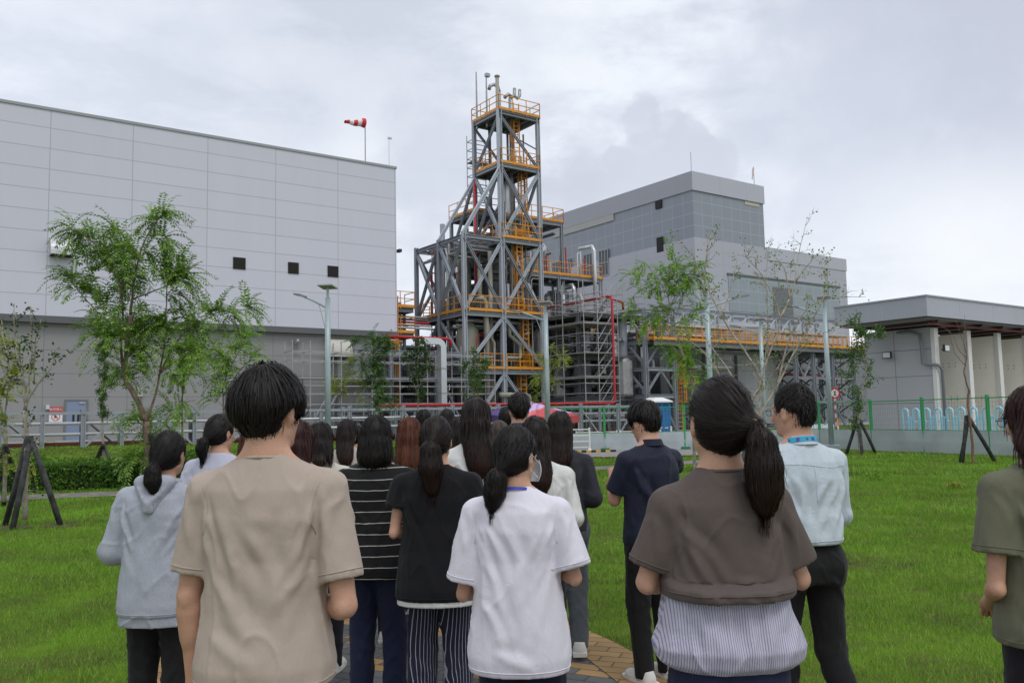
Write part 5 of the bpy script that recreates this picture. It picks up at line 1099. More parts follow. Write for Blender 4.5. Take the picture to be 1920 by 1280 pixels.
cone('orange traffic cone left of the heap under netting', 1508, 808, 44, .8); cone('tall orange marker post behind the heap', 1537, 790, 50, 1.1, True); cone('yellow orange marker post left of the last lamp pole', 1558, 795, 49, 1.1, True); cone('yellow orange marker post right of the last lamp pole', 1571, 793, 49, 1.1, True)
def heap():
    p = at(1530, 800, 41); t = thing('covered_pallet', 'stack of brick red blocks half covered with pale netting beyond the fence', 'pallet stack', (p.x, 41, gz(p.x, 41)), R(-20))
    MB().box(-.65, .65, -.5, .5, .05, .62).build('block_stack', mat('brick_red', (.40, .11, .04), .8), t)
    b = MB(); rng = random.Random(2); n = 12
    for i in range(n + 1):
        for j in range(5):
            x = -.8 + 1.6 * i / n; pr = [(-.56, .30), (-.53, .75), (0, .9), (.53, .78), (.56, .2)][j]; b.v.append((x + .03 * rng.random(), pr[0] + .04 * rng.random(), pr[1] + .08 * rng.random() - .1 * (i / n) * (j == 0)))
    for i in range(n):
        for j in range(4): k = i * 5 + j; b.f.append((k, k + 5, k + 6, k + 1))
    b.build('netting', mat('netting_pale', (.38, .45, .44), .7, var=.3, vscale=9), t)
heap()
for i, (px, Y, s) in enumerate(((1590, 42, .5), (1600, 41, .4), (1580, 41.5, .4), (1553, 42, .35), (1610, 40, .45))):
    p = at(px, 800, Y); t = thing('shrub', ('leafy low shrub right of the round sign post beyond the fence', 'low shrub nearest the young crape myrtle beyond the fence', 'low shrub between the two marker posts beyond the fence', 'small shrub left of the last lamp pole beyond the fence', 'rightmost low shrub beyond the fence, beside the bay building')[i], 'shrub', (p.x, Y, gz(p.x, Y)), 0, 'low shrubs beyond the fence'); b = MB(); rng = random.Random(i)
    for k in range(260): d = (rndv(rng) + Vector((0, 0, .5))).normalized(); leafquad(b, Vector((rng.gauss(0, .35), rng.gauss(0, .3), rng.random() * s)), d, d.cross(rndv(rng)).normalized(), .12, .05)
    b.build('leaves', LB, t)
def bike():
    p = at(1140, 830, 38.4); t = thing('bicycle', 'dark bicycle leaning behind the fence sheet, wheels showing below it', 'bicycle', (p.x, 38.4, gz(p.x, 38.4)), R(5)); bk = mat('black_plastic', (.02, .02, .02), .4)
    for x in (-.52, .52):
        MB().tube([(x + .33 * math.cos(a), 0, .34 + .33 * math.sin(a)) for a in [2 * math.pi * k / 24 for k in range(25)]], .018, 6).build('wheel', bk, t)
    MB().tube([(-.52, 0, .34), (-.1, 0, .32), (.38, 0, .75), (.52, 0, .34)], .018, 6).build('frame', mat('bike_frame', (.08, .09, .1), .4), t)
    MB().tube([(-.1, 0, .32), (-.2, 0, .85), (.38, 0, .78), (.34, 0, 1.0)], .015, 6).build('frame_upper', bk, t); MB().box(-.32, -.1, -.07, .07, .85, .9).build('saddle', bk, t, bevel=.02); MB().tube([(.34, -.25, 1.0), (.36, 0, 1.02), (.34, .25, 1.0)], .014, 6).build('handlebar', bk, t)
bike()

def soil():
    rng = random.Random(3)
    for i, (px, py, r) in enumerate(SOIL):
        p = gr(px, py); b = MB(); n = 18; b.v = [(p.x, p.y, .012)] + [(p.x + r * math.cos(2 * math.pi * k / n) * rng.uniform(.7, 1.3), p.y + r * .8 * math.sin(2 * math.pi * k / n) * rng.uniform(.7, 1.3), .006) for k in range(n)]
        b.f = [(0, 1 + k, 1 + (k + 1) % n) for k in range(n)]; tag(b.build('soil_patch', mat('bare_soil', (.085, .055, .032), .95, var=.4, vscale=9, bump=.8, bscale=20)), kind='structure')
soil()
# ------------------------------------------------------------------ people: implicit surfaces meshed into one skin
class SDF:
    def __init__(s, lo, hi, h):
        s.lo = np.array(lo, float); s.h = h; n = np.ceil((np.array(hi) - s.lo) / h).astype(int) + 1; s.F = np.full(n, .3, np.float32)
        s.ax = [s.lo[i] + h * np.arange(n[i]) for i in range(3)]
    def put(s, f, lo, hi, k=.0, mode='add'):
        m = k + 3 * s.h; sl = []
        for i in range(3):
            a = int(max(0, math.floor((lo[i] - m - s.lo[i]) / s.h))); b = int(min(len(s.ax[i]), math.ceil((hi[i] + m - s.lo[i]) / s.h) + 1))
            if b <= a: return s
            sl.append(slice(a, b))
        X, Y, Z = s.ax[0][sl[0], None, None], s.ax[1][None, sl[1], None], s.ax[2][None, None, sl[2]]
        d = f(X, Y, Z).astype(np.float32); A = s.F[tuple(sl)]
        if mode == 'sub': d = -d; A_ = -A; dd = -d
        if mode == 'add':
            if k > 0: h_ = np.clip(.5 + .5 * (A - d) / k, 0, 1); r = A * (1 - h_) + d * h_ - k * h_ * (1 - h_)
            else: r = np.minimum(A, d)
        else:
            if k > 0: h_ = np.clip(.5 - .5 * (A - d) / k, 0, 1); r = A * (1 - h_) + d * h_ + k * h_ * (1 - h_)
            else: r = np.maximum(A, d)
        s.F[tuple(sl)] = r; return s
    def cone(s, a, b, ra, rb, k=.02, flat=False, mode='add', flata=False, sq=None):
        a = np.array(a, float); b = np.array(b, float); e = b - a; L2 = e @ e; u = e / math.sqrt(L2); R_ = max(ra, rb)
        def f(X, Y, Z):
            x, y, z = X - a[0], Y - a[1], Z - a[2]; t = np.clip((x * e[0] + y * e[1] + z * e[2]) / L2, 0, 1 if not flat else 1.3)
            d = np.sqrt((x - t * e[0]) ** 2 + (y - t * e[1]) ** 2 + (z - t * e[2]) ** 2) - (ra + (rb - ra) * t)
            if flat: d = np.maximum(d, x * u[0] + y * u[1] + z * u[2] - math.sqrt(L2))
            if flata: d = np.maximum(d, -(x * u[0] + y * u[1] + z * u[2]))
            return d
        return s.put(f, np.minimum(a, b) - R_, np.maximum(a, b) + R_, k, mode)
    def ell(s, c, r, k=.02, mode='add', Rm=None):
        c = np.array(c, float); r = np.array(r, float); Rm = np.eye(3) if Rm is None else Rm; B = np.abs(Rm) @ r
        def f(X, Y, Z):
            x, y, z = X - c[0], Y - c[1], Z - c[2]
            p = [Rm[0, i] * x + Rm[1, i] * y + Rm[2, i] * z for i in range(3)]
            k0 = np.sqrt(sum((p[i] / r[i]) ** 2 for i in range(3))); k1 = np.sqrt(sum((p[i] / r[i] ** 2) ** 2 for i in range(3))) + 1e-6
            return k0 * (k0 - 1) / k1
        return s.put(f, c - B, c + B, k, mode)
    def colm(s, zs, cx, cy, rx, ry, k=.02, e=2.0, mode='add', open_=False):
        zs = np.array(zs, float); g = lambda v: np.array(v if hasattr(v, '__len__') else [v] * len(zs), float); cx, cy, rx, ry = g(cx), g(cy), g(rx), g(ry)
        def f(X, Y, Z):
            z = Z; I = lambda v: np.interp(z, zs, v); a, b = I(rx), I(ry)
            q = (np.abs((X - I(cx)) / a) ** e + np.abs((Y - I(cy)) / b) ** e) ** (1 / e); d = (q - 1) * np.minimum(a, b)
            return np.maximum(np.maximum(d, z - zs[-1]), zs[0] - z)
        return s.put(f, (min(cx - rx), min(cy - ry), zs[0]), (max(cx + rx), max(cy + ry), zs[-1]), k, mode)
    def mesh(s):
        F = s.F; F[0], F[-1] = .1, .1; F[:, 0], F[:, -1] = .1, .1; F[:, :, 0], F[:, :, -1] = .1, .1
        S = F < 0; nx, ny, nz = F.shape; C = lambda A, o: A[o[0]:o[0] + nx - 1, o[1]:o[1] + ny - 1, o[2]:o[2] + nz - 1]
        cn = sum(C(S, (i, j, k)).astype(np.int8) for i in (0, 1) for j in (0, 1) for k in (0, 1)); act = (cn > 0) & (cn < 8)
        idx = np.full(act.shape, -1, np.int64); n = int(act.sum()); idx[act] = np.arange(n); P = np.zeros((n, 3)); W = np.zeros(n); base = np.argwhere(act)
        for ax in range(3):
            for p in (0, 1):
                for q in (0, 1):
                    o = [0, 0, 0]; oth = [a for a in range(3) if a != ax]; o[oth[0]] = p; o[oth[1]] = q; o2 = list(o); o2[ax] = 1
                    a = C(F, o)[act]; b = C(F, o2)[act]; m = (a < 0) != (b < 0); t = np.where(m, a / np.where(m, a - b, 1), 0)
                    pos = np.array(o, float)[None].repeat(n, 0); pos[:, ax] += t; P += pos * m[:, None]; W += m
        V = s.lo + s.h * (base + P / W[:, None]); Q = []
        for ax in range(3):
            b_, c_ = [(1, 2), (2, 0), (0, 1)][ax]; sl0 = [slice(1, -1)] * 3; sl0[ax] = slice(0, -1); sl1 = list(sl0); sl1[ax] = slice(1, None)
            A = S[tuple(sl0)]; B = S[tuple(sl1)]; E = np.argwhere(A != B); E[:, b_] += 1; E[:, c_] += 1; fl = S[E[:, 0], E[:, 1], E[:, 2]]
            def cell(db, dc): c = E.copy(); c[:, b_] += db; c[:, c_] += dc; return idx[c[:, 0], c[:, 1], c[:, 2]]
            q = np.stack([cell(-1, -1), cell(0, -1), cell(0, 0), cell(-1, 0)], 1); q[~fl] = q[~fl][:, ::-1]; Q.append(q)
        return V, np.concatenate(Q)
def relax(V, Q, it=2, lam=.5):
    for _ in range(it):
        A = np.zeros_like(V); c = np.zeros(len(V))
        for i in range(4):
            for j in ((i + 1) % 4, (i + 3) % 4): np.add.at(A, Q[:, i], V[Q[:, j]]); np.add.at(c, Q[:, i], 1)
        V = V + lam * (A / np.maximum(c, 1)[:, None] - V)
    return V
def vnorm(V, Q):
    n = np.cross(V[Q[:, 2]] - V[Q[:, 0]], V[Q[:, 3]] - V[Q[:, 1]]); N_ = np.zeros_like(V)
    for i in range(4): np.add.at(N_, Q[:, i], n)
    return N_ / (np.linalg.norm(N_, axis=1)[:, None] + 1e-9)
def npmesh(name, V, Q, m, parent, smooth=True):
    me = bpy.data.meshes.new(name); me.vertices.add(len(V)); me.vertices.foreach_set('co', np.asarray(V, np.float32).ravel()); k = Q.shape[1]
    me.loops.add(Q.size); me.loops.foreach_set('vertex_index', Q.astype(np.int32).ravel()); me.polygons.add(len(Q)); me.polygons.foreach_set('loop_start', np.arange(0, Q.size, k, dtype=np.int32)); me.polygons.foreach_set('loop_total', np.full(len(Q), k, np.int32))
    me.update(calc_edges=True)
    if smooth: me.shade_smooth()
    return link(name, me, m, parent)
def noise3(P, f, seed):
    r = np.random.default_rng(seed); o = np.zeros(len(P))
    for i in range(6):
        d = r.normal(size=3); d /= np.linalg.norm(d); o += np.sin((P @ d) * f * (1 + .35 * i) + r.random() * 6.28 + 1.3 * np.sin((P @ r.normal(size=3)) * f * .5 + r.random() * 6))
    return o / 6
def foldup(V, Q, folds, seed, amp=1.0, lo=.0):
    """cloth folds: long soft ridges with a valley beside them, plus loose drape"""
    N_ = vnorm(V, Q); D = np.zeros(len(V)); r = np.random.default_rng(seed)
    for (x0, z0, x1, z1, w, dep, side) in folds:
        a = np.array([x0, z0]); e = np.array([x1 - x0, z1 - z0]); L = np.linalg.norm(e); u = e / L; nrm = np.array([-u[1], u[0]]); p = V[:, [0, 2]] - a
        t = p @ u / L; bend = .10 * L * (r.random() - .5) * 2; sgn = p @ nrm - bend * np.sin(np.clip(t, 0, 1) * math.pi)
        fade = np.clip(t * 5, 0, 1) * np.clip((1 - t) * 3, 0, 1); ww = w * (1 + .6 * np.clip(t, 0, 1))
        pr = np.exp(-(sgn / ww) ** 2) - .55 * np.exp(-((sgn - 1.7 * ww) / (1.2 * ww)) ** 2)
        D += dep * pr * fade * np.clip(N_[:, 1] * side * 1.6, 0, 1)
    st = V * np.array([1, 1, .42]); rg = 1 - np.abs(noise3(V * np.array([1, 1, .5]), 17, seed + 5)) * 2.4; D += amp * (.0034 * noise3(st, 26, seed) + .0016 * noise3(st, 60, seed + 1) + .0050 * np.clip(rg, 0, 1) ** 6) * np.clip(1.3 - (V[:, 2] - lo) * .3, .5, 1.2)
    D *= 1 - .85 * N_[:, 2] ** 2; return V + N_ * D[:, None]
def fabric(name, col, rough=.85, var=.06, stripes=None, heather=0, weave=1.0, sheen=.2, crease=.35):
    if name in MATS: return MATS[name]
    m = mat(name, col, rough, var=0, spec=.25, sheen=sheen * .3); t = m.node_tree; b = t.nodes['Principled BSDF']; tc = N('ShaderNodeTexCoord', t); L = t.links.new
    n = N('ShaderNodeTexNoise', t); n.inputs['Scale'].default_value = 3.5; n.inputs['Detail'].default_value = 5; L(tc.outputs['Object'], n.inputs[0])
    f = mnode(t, 'ADD', mnode(t, 'MULTIPLY', mnode(t, 'SUBTRACT', n.outputs[0], .5), var * 2.5), 1.0)
    n2 = N('ShaderNodeTexNoise', t); n2.inputs['Scale'].default_value = 420; n2.inputs['Detail'].default_value = 2
    mp = N('ShaderNodeMapping', t); mp.inputs['Scale'].default_value = (1, 1, .35 if heather else 1); L(tc.outputs['Object'], mp.inputs[0]); L(mp.outputs[0], n2.inputs[0])
    f = mnode(t, 'MULTIPLY', f, mnode(t, 'ADD', mnode(t, 'MULTIPLY', mnode(t, 'SUBTRACT', n2.outputs[0], .5), .25 + heather), 1.0))
    if stripes:
        ax, per, wd, sc, warp = stripes; sp = N('ShaderNodeSeparateXYZ', t); L(tc.outputs['Object'], sp.inputs[0])
        if ax == 'U':   # round the leg
            at2 = mnode(t, 'ADD', sp.outputs[0], mnode(t, 'MULTIPLY', sp.outputs[1], .6))
            src = at2
        else: src = sp.outputs[ax]
        src = mnode(t, 'ADD', src, mnode(t, 'MULTIPLY', mnode(t, 'SUBTRACT', n.outputs[0], .5), warp))
        q = mnode(t, 'LESS_THAN', mnode(t, 'FRACT', mnode(t, 'DIVIDE', mnode(t, 'ADD', src, 10), per)), wd / per)
        x = N('ShaderNodeMix', t, data_type='RGBA'); L(q, x.inputs[0]); x.inputs[6].default_value = (*col, 1); x.inputs[7].default_value = (*sc, 1); cc = x.outputs[2]
    else:
        rg = N('ShaderNodeRGB', t); rg.outputs[0].default_value = (*col, 1); cc = rg.outputs[0]
    vm = N('ShaderNodeVectorMath', t, operation='SCALE'); L(cc, vm.inputs[0]); L(f, vm.inputs['Scale']); L(vm.outputs[0], b.inputs['Base Color'])
    # fine creases and weave
    mp2 = N('ShaderNodeMapping', t); mp2.inputs['Scale'].default_value = (1, 1, .5); L(tc.outputs['Object'], mp2.inputs[0])
    n3 = N('ShaderNodeTexNoise', t); n3.inputs['Scale'].default_value = 14; n3.inputs['Detail'].default_value = 3; n3.inputs['Distortion'].default_value = 1.2; L(mp2.outputs[0], n3.inputs[0])
    bp = N('ShaderNodeBump', t); bp.inputs['Strength'].default_value = crease; bp.inputs['Distance'].default_value = .02; L(n3.outputs[0], bp.inputs['Height'])
    n5 = N('ShaderNodeTexNoise', t); n5.noise_type = 'RIDGED_MULTIFRACTAL'; n5.inputs['Scale'].default_value = 5.5; n5.inputs['Detail'].default_value = 2; n5.inputs['Roughness'].default_value = .35; n5.inputs['Distortion'].default_value = .8; L(mp2.outputs[0], n5.inputs[0])
    bp0 = N('ShaderNodeBump', t); bp0.inputs['Strength'].default_value = min(1, crease * 2); bp0.inputs['Distance'].default_value = .012; L(n5.outputs[0], bp0.inputs['Height']); L(bp.outputs[0], bp0.inputs['Normal']); bp = bp0
    n4 = N('ShaderNodeTexNoise', t); n4.inputs['Scale'].default_value = 300; L(tc.outputs['Object'], n4.inputs[0])
    bp2 = N('ShaderNodeBump', t); bp2.inputs['Strength'].default_value = .15 * weave; bp2.inputs['Distance'].default_value = .003; L(n4.outputs[0], bp2.inputs['Height']); L(bp.outputs[0], bp2.inputs['Normal']); L(bp2.outputs[0], b.inputs['Normal'])
    return m
def skin_mat():
    m = mat('skin', (.50, .285, .195), .52, var=.13, vscale=9, bump=.12, bscale=130, spec=.35); b = m.node_tree.nodes['Principled BSDF']; b.inputs['Subsurface Weight'].default_value = .12; b.inputs['Subsurface Radius'].default_value = (.02, .008, .004); b.inputs['Subsurface Scale'].default_value = .5
    return m
SKIN = skin_mat()
def hair_mat(name, a, b, tip=None):
    m = bpy.data.materials.new(name); m.use_nodes = True; t = m.node_tree; p = t.nodes['Principled BSDF']; p.inputs['Roughness'].default_value = .46; p.inputs['Specular IOR Level'].default_value = .20
    g = N('ShaderNodeNewGeometry', t); r = N('ShaderNodeMix', t, data_type='RGBA'); t.links.new(g.outputs['Random Per Island'], r.inputs[0]); r.inputs[6].default_value = (*a, 1); r.inputs[7].default_value = (*b, 1); c = r.outputs[2]
    if tip:
        tc = N('ShaderNodeTexCoord', t); sp = N('ShaderNodeSeparateXYZ', t); t.links.new(tc.outputs['Object'], sp.inputs[0]); mr = N('ShaderNodeMapRange', t); mr.inputs[1].default_value = 1.5; mr.inputs[2].default_value = 1.2; t.links.new(sp.outputs[2], mr.inputs[0])
        x = N('ShaderNodeMix', t, data_type='RGBA'); t.links.new(mr.outputs[0], x.inputs[0]); t.links.new(c, x.inputs[6]); x.inputs[7].default_value = (*tip, 1); c = x.outputs[2]
    t.links.new(c, p.inputs['Base Color']); return m
HB = hair_mat('hair_black', (.006, .005, .005), (.018, .014, .013)); HBR = hair_mat('hair_black_brown_tips', (.007, .005, .005), (.022, .014, .012), (.035, .014, .010)); HA = hair_mat('hair_auburn', (.05, .016, .008), (.12, .038, .018)); HG = hair_mat('hair_ash_brown', (.03, .022, .018), (.07, .05, .042)); HM = hair_mat('hair_maroon', (.018, .006, .006), (.045, .014, .012))
def strands(V, Q, rng, n, field, length, steps, width, lift=.004, region=None, endd=None, flyaway=.02, name='hair'):
    T = BVHTree.FromPolygons([tuple(v) for v in V], [tuple(q) for q in Q]); fc = V[Q].mean(1); fn = np.cross(V[Q[:, 2]] - V[Q[:, 0]], V[Q[:, 3]] - V[Q[:, 1]]); ar = np.linalg.norm(fn, axis=1); fn /= ar[:, None] + 1e-12
    ok = np.ones(len(Q), bool) if region is None else region(fc, fn); w_ = ar * ok; w_ /= w_.sum(); pick = rng.choice(len(Q), n, p=w_); VV, FF = [], []
    for i in pick:
        p = Vector(fc[i] + rng.normal(size=3) * .003); nn = Vector(fn[i]); off = lift * rng.random(); L = length * rng.uniform(.55, 1.15) / steps; fly = rng.random() < flyaway
        wob = Vector(rng.normal(size=3) * .06); pts = []; free = 0
        for s in range(steps + 1):
            pts.append((p + nn * (off + (.012 * (s / steps) ** 2 if fly else 0)), nn)); d = field(p, nn) + wob; d = d - nn * d.dot(nn)
            if d.length < 1e-4: break
            d.normalize(); q = p + d * L; loc, n2, _, dist = T.find_nearest(q)
            if loc is None: break
            if dist > .012 and d.z < -.5:      # past the end of the mass: hang free a little
                p = q; free += 1; nn = nn * .6
                if free > 1 + 3 * rng.random(): break
            else: p = loc; nn = (nn * .4 + n2 * .6).normalized()
        m = len(pts)
        if m < 3: continue
        b = len(VV)
        for s, (a, nv) in enumerate(pts):
            dd = (pts[min(s + 1, m - 1)][0] - pts[max(s - 1, 0)][0]); sd = dd.cross(nv)
            if sd.length < 1e-7: sd = Vector((1, 0, 0))
            sd = (sd.normalized() + nv * (.35 * (rng.random() - .5))).normalized() * (width * (1 - .75 * (s / (m - 1)) ** 2) * .5)
            VV.append(a + sd); VV.append(a - sd)
        for s in range(m - 1): FF.append((b + 2 * s, b + 2 * s + 1, b + 2 * s + 3, b + 2 * s + 2))
    return np.array([tuple(v) for v in VV]), np.array(FF)
def RM(hy, hp, ht): return np.array(Matrix.Rotation(hy, 3, 'Z') @ Matrix.Rotation(-hp, 3, 'X') @ Matrix.Rotation(ht, 3, 'Y'))
def person(label, px, top, d, yaw=0, head=(0, 0, 0), hair='pony', hm=None, male=False, shirt=None, pants=None, arms=('bent', 'bent'), legs=(0, 0), extras=(), width=1.0, hdx=0.0, seed=0, group='students and visitors seen from behind', lean=0, hairp={}):
    fp = at(px, top, d); H = fp.z - (.014 if hair not in ('short',) else .012); s = H / 1.70
    res = .0062 if d < 2.6 else .0072 if d < 4.2 else .0085 if d < 5.5 else .0105 if d < 7 else .014; res /= s
    t = thing('person', label, 'person', (fp.x, d, 0), R(yaw), group); t.scale = (s, s, s); rng = np.random.default_rng(seed + 7)
    near = d < 5.6; W = width
    hy, hp, ht = [R(a) for a in head]; Rh = RM(hy, hp, ht); piv = np.array([hdx, -.02, 1.47]); HC0 = np.array([hdx, -.005, 1.602])
    H_ = lambda x, y, z: piv + Rh @ (HC0 + np.array([x, y, z]) - piv)
    A = {}
    for i, sd in ((0, -1), (1, 1)):
        a = arms[i]; S = np.array([sd * .180 * W, -.012, 1.345])
        pre = isinstance(a, str)
        if pre: a = {'bent': ((.222, -.035, 1.09), (.10, .20, 1.09)), 'down': ((.225, -.01, 1.09), (.215, .05, .85)), 'folded': ((.215, .03, 1.09), (.02, .20, 1.13)), 'phone': ((.20, .09, 1.10), (.06, .30, 1.22)), 'back': ((.235, -.07, 1.09), (.13, .12, 1.02))}[a]
        e, w_ = np.array(a[0], float), np.array(a[1], float)
        if pre: e = e * [sd, 1, 1]; w_ = w_ * [sd, 1, 1]
        e[0] *= W; A[i] = (S, e, w_, sd)
    LG_ = {}
    for i, sd in ((0, -1), (1, 1)):
        k = legs[i]; hip = np.array([sd * .088, 0, .90]); kn = np.array([sd * .095, .03 + k * .5, .48 + abs(k) * .02]); an = np.array([sd * .10, -.02 + k * .95 - (.12 if k < 0 else 0), .085 + (.04 if k < 0 else 0)]); LG_[i] = (hip, kn, an)
    # --- body: one continuous skin
    B = SDF((-.42, -.42, -.02), (.42, .48, 1.76), res)
    B.ell(H_(0, -.012, 0), (.076, .094, .098), 0, Rm=Rh); B.ell(H_(0, .030, -.045), (.060, .064, .085), .03, Rm=Rh)
    for sd in (-1, 1): B.cone(H_(sd * .046, .0, -.085), H_(sd * .012, .066, -.113), .022, .016, .025)
    B.cone(H_(-.034, .082, .010), H_(.034, .082, .010), .012, .012, .015)
    for sd in (-1, 1): B.ell(H_(sd * .031, .102, -.012), (.017, .014, .011), .012, 'sub', Rh)
    B.cone(H_(0, .092, -.008), H_(0, .114, -.046), .007, .012, .012); B.ell(H_(0, .108, -.052), (.017, .012, .010), .008, Rm=Rh)
    B.ell(H_(0, .094, -.074), (.021, .009, .006), .006, Rm=Rh); B.ell(H_(0, .092, -.085), (.019, .009, .006), .006, Rm=Rh)
    for sd in (-1, 1):
        B.ell(H_(sd * .079, -.006, -.028), (.011, .020, .033), .008, Rm=Rh); B.ell(H_(sd * .091, -.002, -.025), (.008, .011, .018), .006, 'sub', Rh); B.cone(H_(sd * .076, .0, -.05), H_(sd * .076, -.002, -.062), .008, .007, .008)
    nr = .056 if male else .047
    B.cone(H_(0, -.022, -.07), (hdx * .3, -.025, 1.40), nr, nr + .008, .03)
    for sd in (-1, 1): B.cone((hdx * .4 + sd * .02, -.03, 1.452), (sd * .15 * W, -.015, 1.358), .033, .036, .04)
    B.colm([.84, 1.0, 1.15, 1.3, 1.38, 1.42], 0, -.01, [.155 * W, .128 * W, .14 * W, .155 * W, .125 * W, .06], [.105, .09, .095, .10, .085, .05], .03)
    for i in (0, 1):
        S, e, w_, sd = A[i]; r = (.050, .041, .028) if male else (.041, .033, .023)
        B.cone(S, e, r[0], r[1] * .86, .03); B.cone(e, w_, r[1] * .84, r[2], .012); B.cone(e + (w_ - e) * .18, e + (w_ - e) * .45, r[1] * .98, r[1] * .82, .02); B.ell(e + np.array([0, -r[1] * .55, -.008]), (.016, .018, .020), .02)
        f = (w_ - e); f /= np.linalg.norm(f); up = np.array([0, 0, 1.0]); sdv = np.cross(f, up); sdv /= np.linalg.norm(sdv); dn = np.cross(sdv, f)
        hc = w_ + f * .05; B.cone(w_, w_ + f * .085, r[2] * .92, .030, .015)
        for q, (o, L, c) in enumerate(((-.026, .062, .35), (-.009, .072, .30), (.009, .068, .35), (.026, .052, .45))):
            b0 = w_ + f * .088 + sdv * o; b1 = b0 + f * L * .5 - dn * -.0 + np.array([0, 0, -L * .5 * c]); b2 = b1 + f * L * .35 + np.array([0, 0, -L * .5 * (c + .5)]); B.cone(b0, b1, .0095, .0088, .006); B.cone(b1, b2, .0088, .0075, .003)
        th0 = w_ + f * .035 + sdv * (-sd * .024); th1 = th0 + f * .035 + sdv * (-sd * .022); B.cone(th0, th1, .013, .0105, .01); B.cone(th1, th1 + f * .026, .0105, .009, .004)
        hip, kn, an = LG_[i]; B.cone(hip, kn, .082, .052, .03); B.cone(kn, an, .050, .035, .02); B.cone(an + [0, -.02, -.04], an + [0, .14, -.055], .034, .026, .02)
    V, Q = B.mesh(); V = relax(V, Q, 1, .35); V = V + vnorm(V, Q) * (.0010 * noise3(V, 38, seed))[:, None]; npmesh('body', V, Q, SKIN, t)
    if near:
        for sd in (-1, 1):
            e_ = MB().lathe([(.001, -.012), (.008, -.009), (.0118, -.003), (.0118, .003), (.008, .009), (.001, .012)], tuple(H_(sd * .031, .083, -.012)), 10); e_.build('eye', mat('eye_white', (.75, .73, .70), .2), t, smooth=True)
            c = H_(sd * .031, .0945, -.012); MB().lathe([(.001, -.005), (.005, -.0025), (.005, .0025), (.001, .005)], tuple(c), 8).build('iris', mat('iris', (.02, .01, .008), .2), t, smooth=True)
    # --- trousers
    P = SDF((-.42, -.46, -.02), (.42, .48, 1.12), res * 1.1); pz = pants; lw = pz.get('loose', 1.0)
    P.colm([.80, .88, .97, pz.get('top', 1.02)], 0, [-.018, -.022, -.012, -.005], [.168 * W, .172 * W, .150 * W, .138 * W], [.125, .130, .108, .10], .02, 2.2)
    for i in (0, 1):
        hip, kn, an = LG_[i]; hip = hip + np.array([0, -.012, -.02]); an = an + np.array([0, 0, -.045]); P.ell(hip + np.array([0, -.035, -.01]), (.085 * W, .09, .10), .04)
        P.cone(hip, kn, .094 * lw * W, .068 * lw, .03); P.cone(kn, an, .068 * lw, pz.get('hem', .056) * lw, .025, flat=True)
    V, Q = P.mesh(); V = relax(V, Q, 1, .5)
    fl = [(sd * .03, .84, sd * .14, .70, .012, .006, -1) for sd in (-1, 1)] + [(sd * .10 + rng.normal() * .02, .55 - .1 * j, sd * .04, .45 - .1 * j, .012, .006, -1) for sd in (-1, 1) for j in range(3)]
    V = foldup(V, Q, fl, seed + 3, 1.2); npmesh('trousers', V, Q, pz['mat'], t)
    if d < 6.5:
        for i in (0, 1):
            an = LG_[i][2]; Sh = SDF(an + [-.08, -.12, -.10], an + [.08, .22, .05], .006); Sh.cone(an + [0, -.035, -.045], an + [0, .14, -.055], .043, .036, 0); Sh.ell(an + [0, .10, -.05], (.046, .07, .030), .02); Sh.colm([an[2] - .06, an[2] + .005], an[0], an[1] - .02, [.045, .038], [.05, .045], .02)
            Sh.put(lambda X, Y, Z, z0=an[2] - .084: (z0 - Z) + 0 * X + 0 * Y, (-1, -1, -1), (1, 1, 1), 0, 'sub_')
            V, Q = Sh.mesh(); sh = npmesh('shoe', V, Q, pz.get('shoe', mat('shoe_white', (.66, .64, .60), .6)), t)
            MB().prism([(an[0] + x * .052 * (1 - .15 * (y > .1)), an[1] + y) for x, y in ((-.85, -.085), (.85, -.085), (1, -.02), (.95, .06), (1.05, .12), (.7, .19), (0, .205), (-.7, .19), (-1.05, .12), (-.95, .06), (-1, -.02))], 'z', an[2] - .085, an[2] - .058).build('sole', mat('sole_white', (.72, .71, .68), .6), sh)
    # --- shirt
    def garment(sp, name):
        hz = sp.get('hem', .84); bw, bd = sp.get('w', 1.0) * W, sp.get('dp', 1.0); G = SDF((-.46, -.42, .4), (.46, .46, 1.56), res)
        zs = [hz, hz + (.06 if hz < .93 else .03), 1.0 if hz < .9 else max(hz + .07, 1.0) if hz < .93 else min(hz + .065, 1.145), 1.15, 1.27, 1.35, 1.40, 1.435, 1.452]; wh = sp.get('hemw', 1.0)
        lo_h = 1.0 if hz < .93 else .90; rx = np.array([.178 * lo_h * wh * bw, .180 * lo_h * wh * bw, .168 * (.5 + .5 * wh) * bw, .162 * bw, .170 * bw, .152 * bw, .108 * bw, .080, .064]); ry = np.array([.144 * lo_h * wh, .146 * lo_h * wh, .128 * bd, .116 * bd, .118 * bd, .106 * bd, .086, .070, .060])
        rx[2] *= sp.get('mid', 1) ** .5; rx[3] *= sp.get('mid', 1); ry[3] *= sp.get('mid', 1); cy = np.array([-.028, -.028, -.020, -.016, -.02, -.02, -.022, -.024, -.025]) - sp.get('cy', 0); G.colm(zs, [0] * 6 + [hdx * .2, hdx * .3, hdx * .3], cy, rx, ry, .0, 2.25)
        for i in (0, 1):
            S, e, w_, sd = A[i]; lo_ = sp.get('sl', 1.0); G.cone((hdx * .3 + sd * .050, -.025, 1.418), S + [sd * -.004, 0, .0], .034, .054, .035)
            f = sp.get('sleeve', .55)
            if f > 0:
                end = S + (e - S) * min(f, 1); G.cone(S, end, .057 * (.5 + .5 * sp.get('sh', 1.0)), .060 * lo_ if f < 1 else .055 * lo_, .022, flat=f < 1)
                if f > 1: G.cone(e, e + (w_ - e) * min(1.0, f - 1), .056 * lo_, .042 * lo_, .02, flat=True)
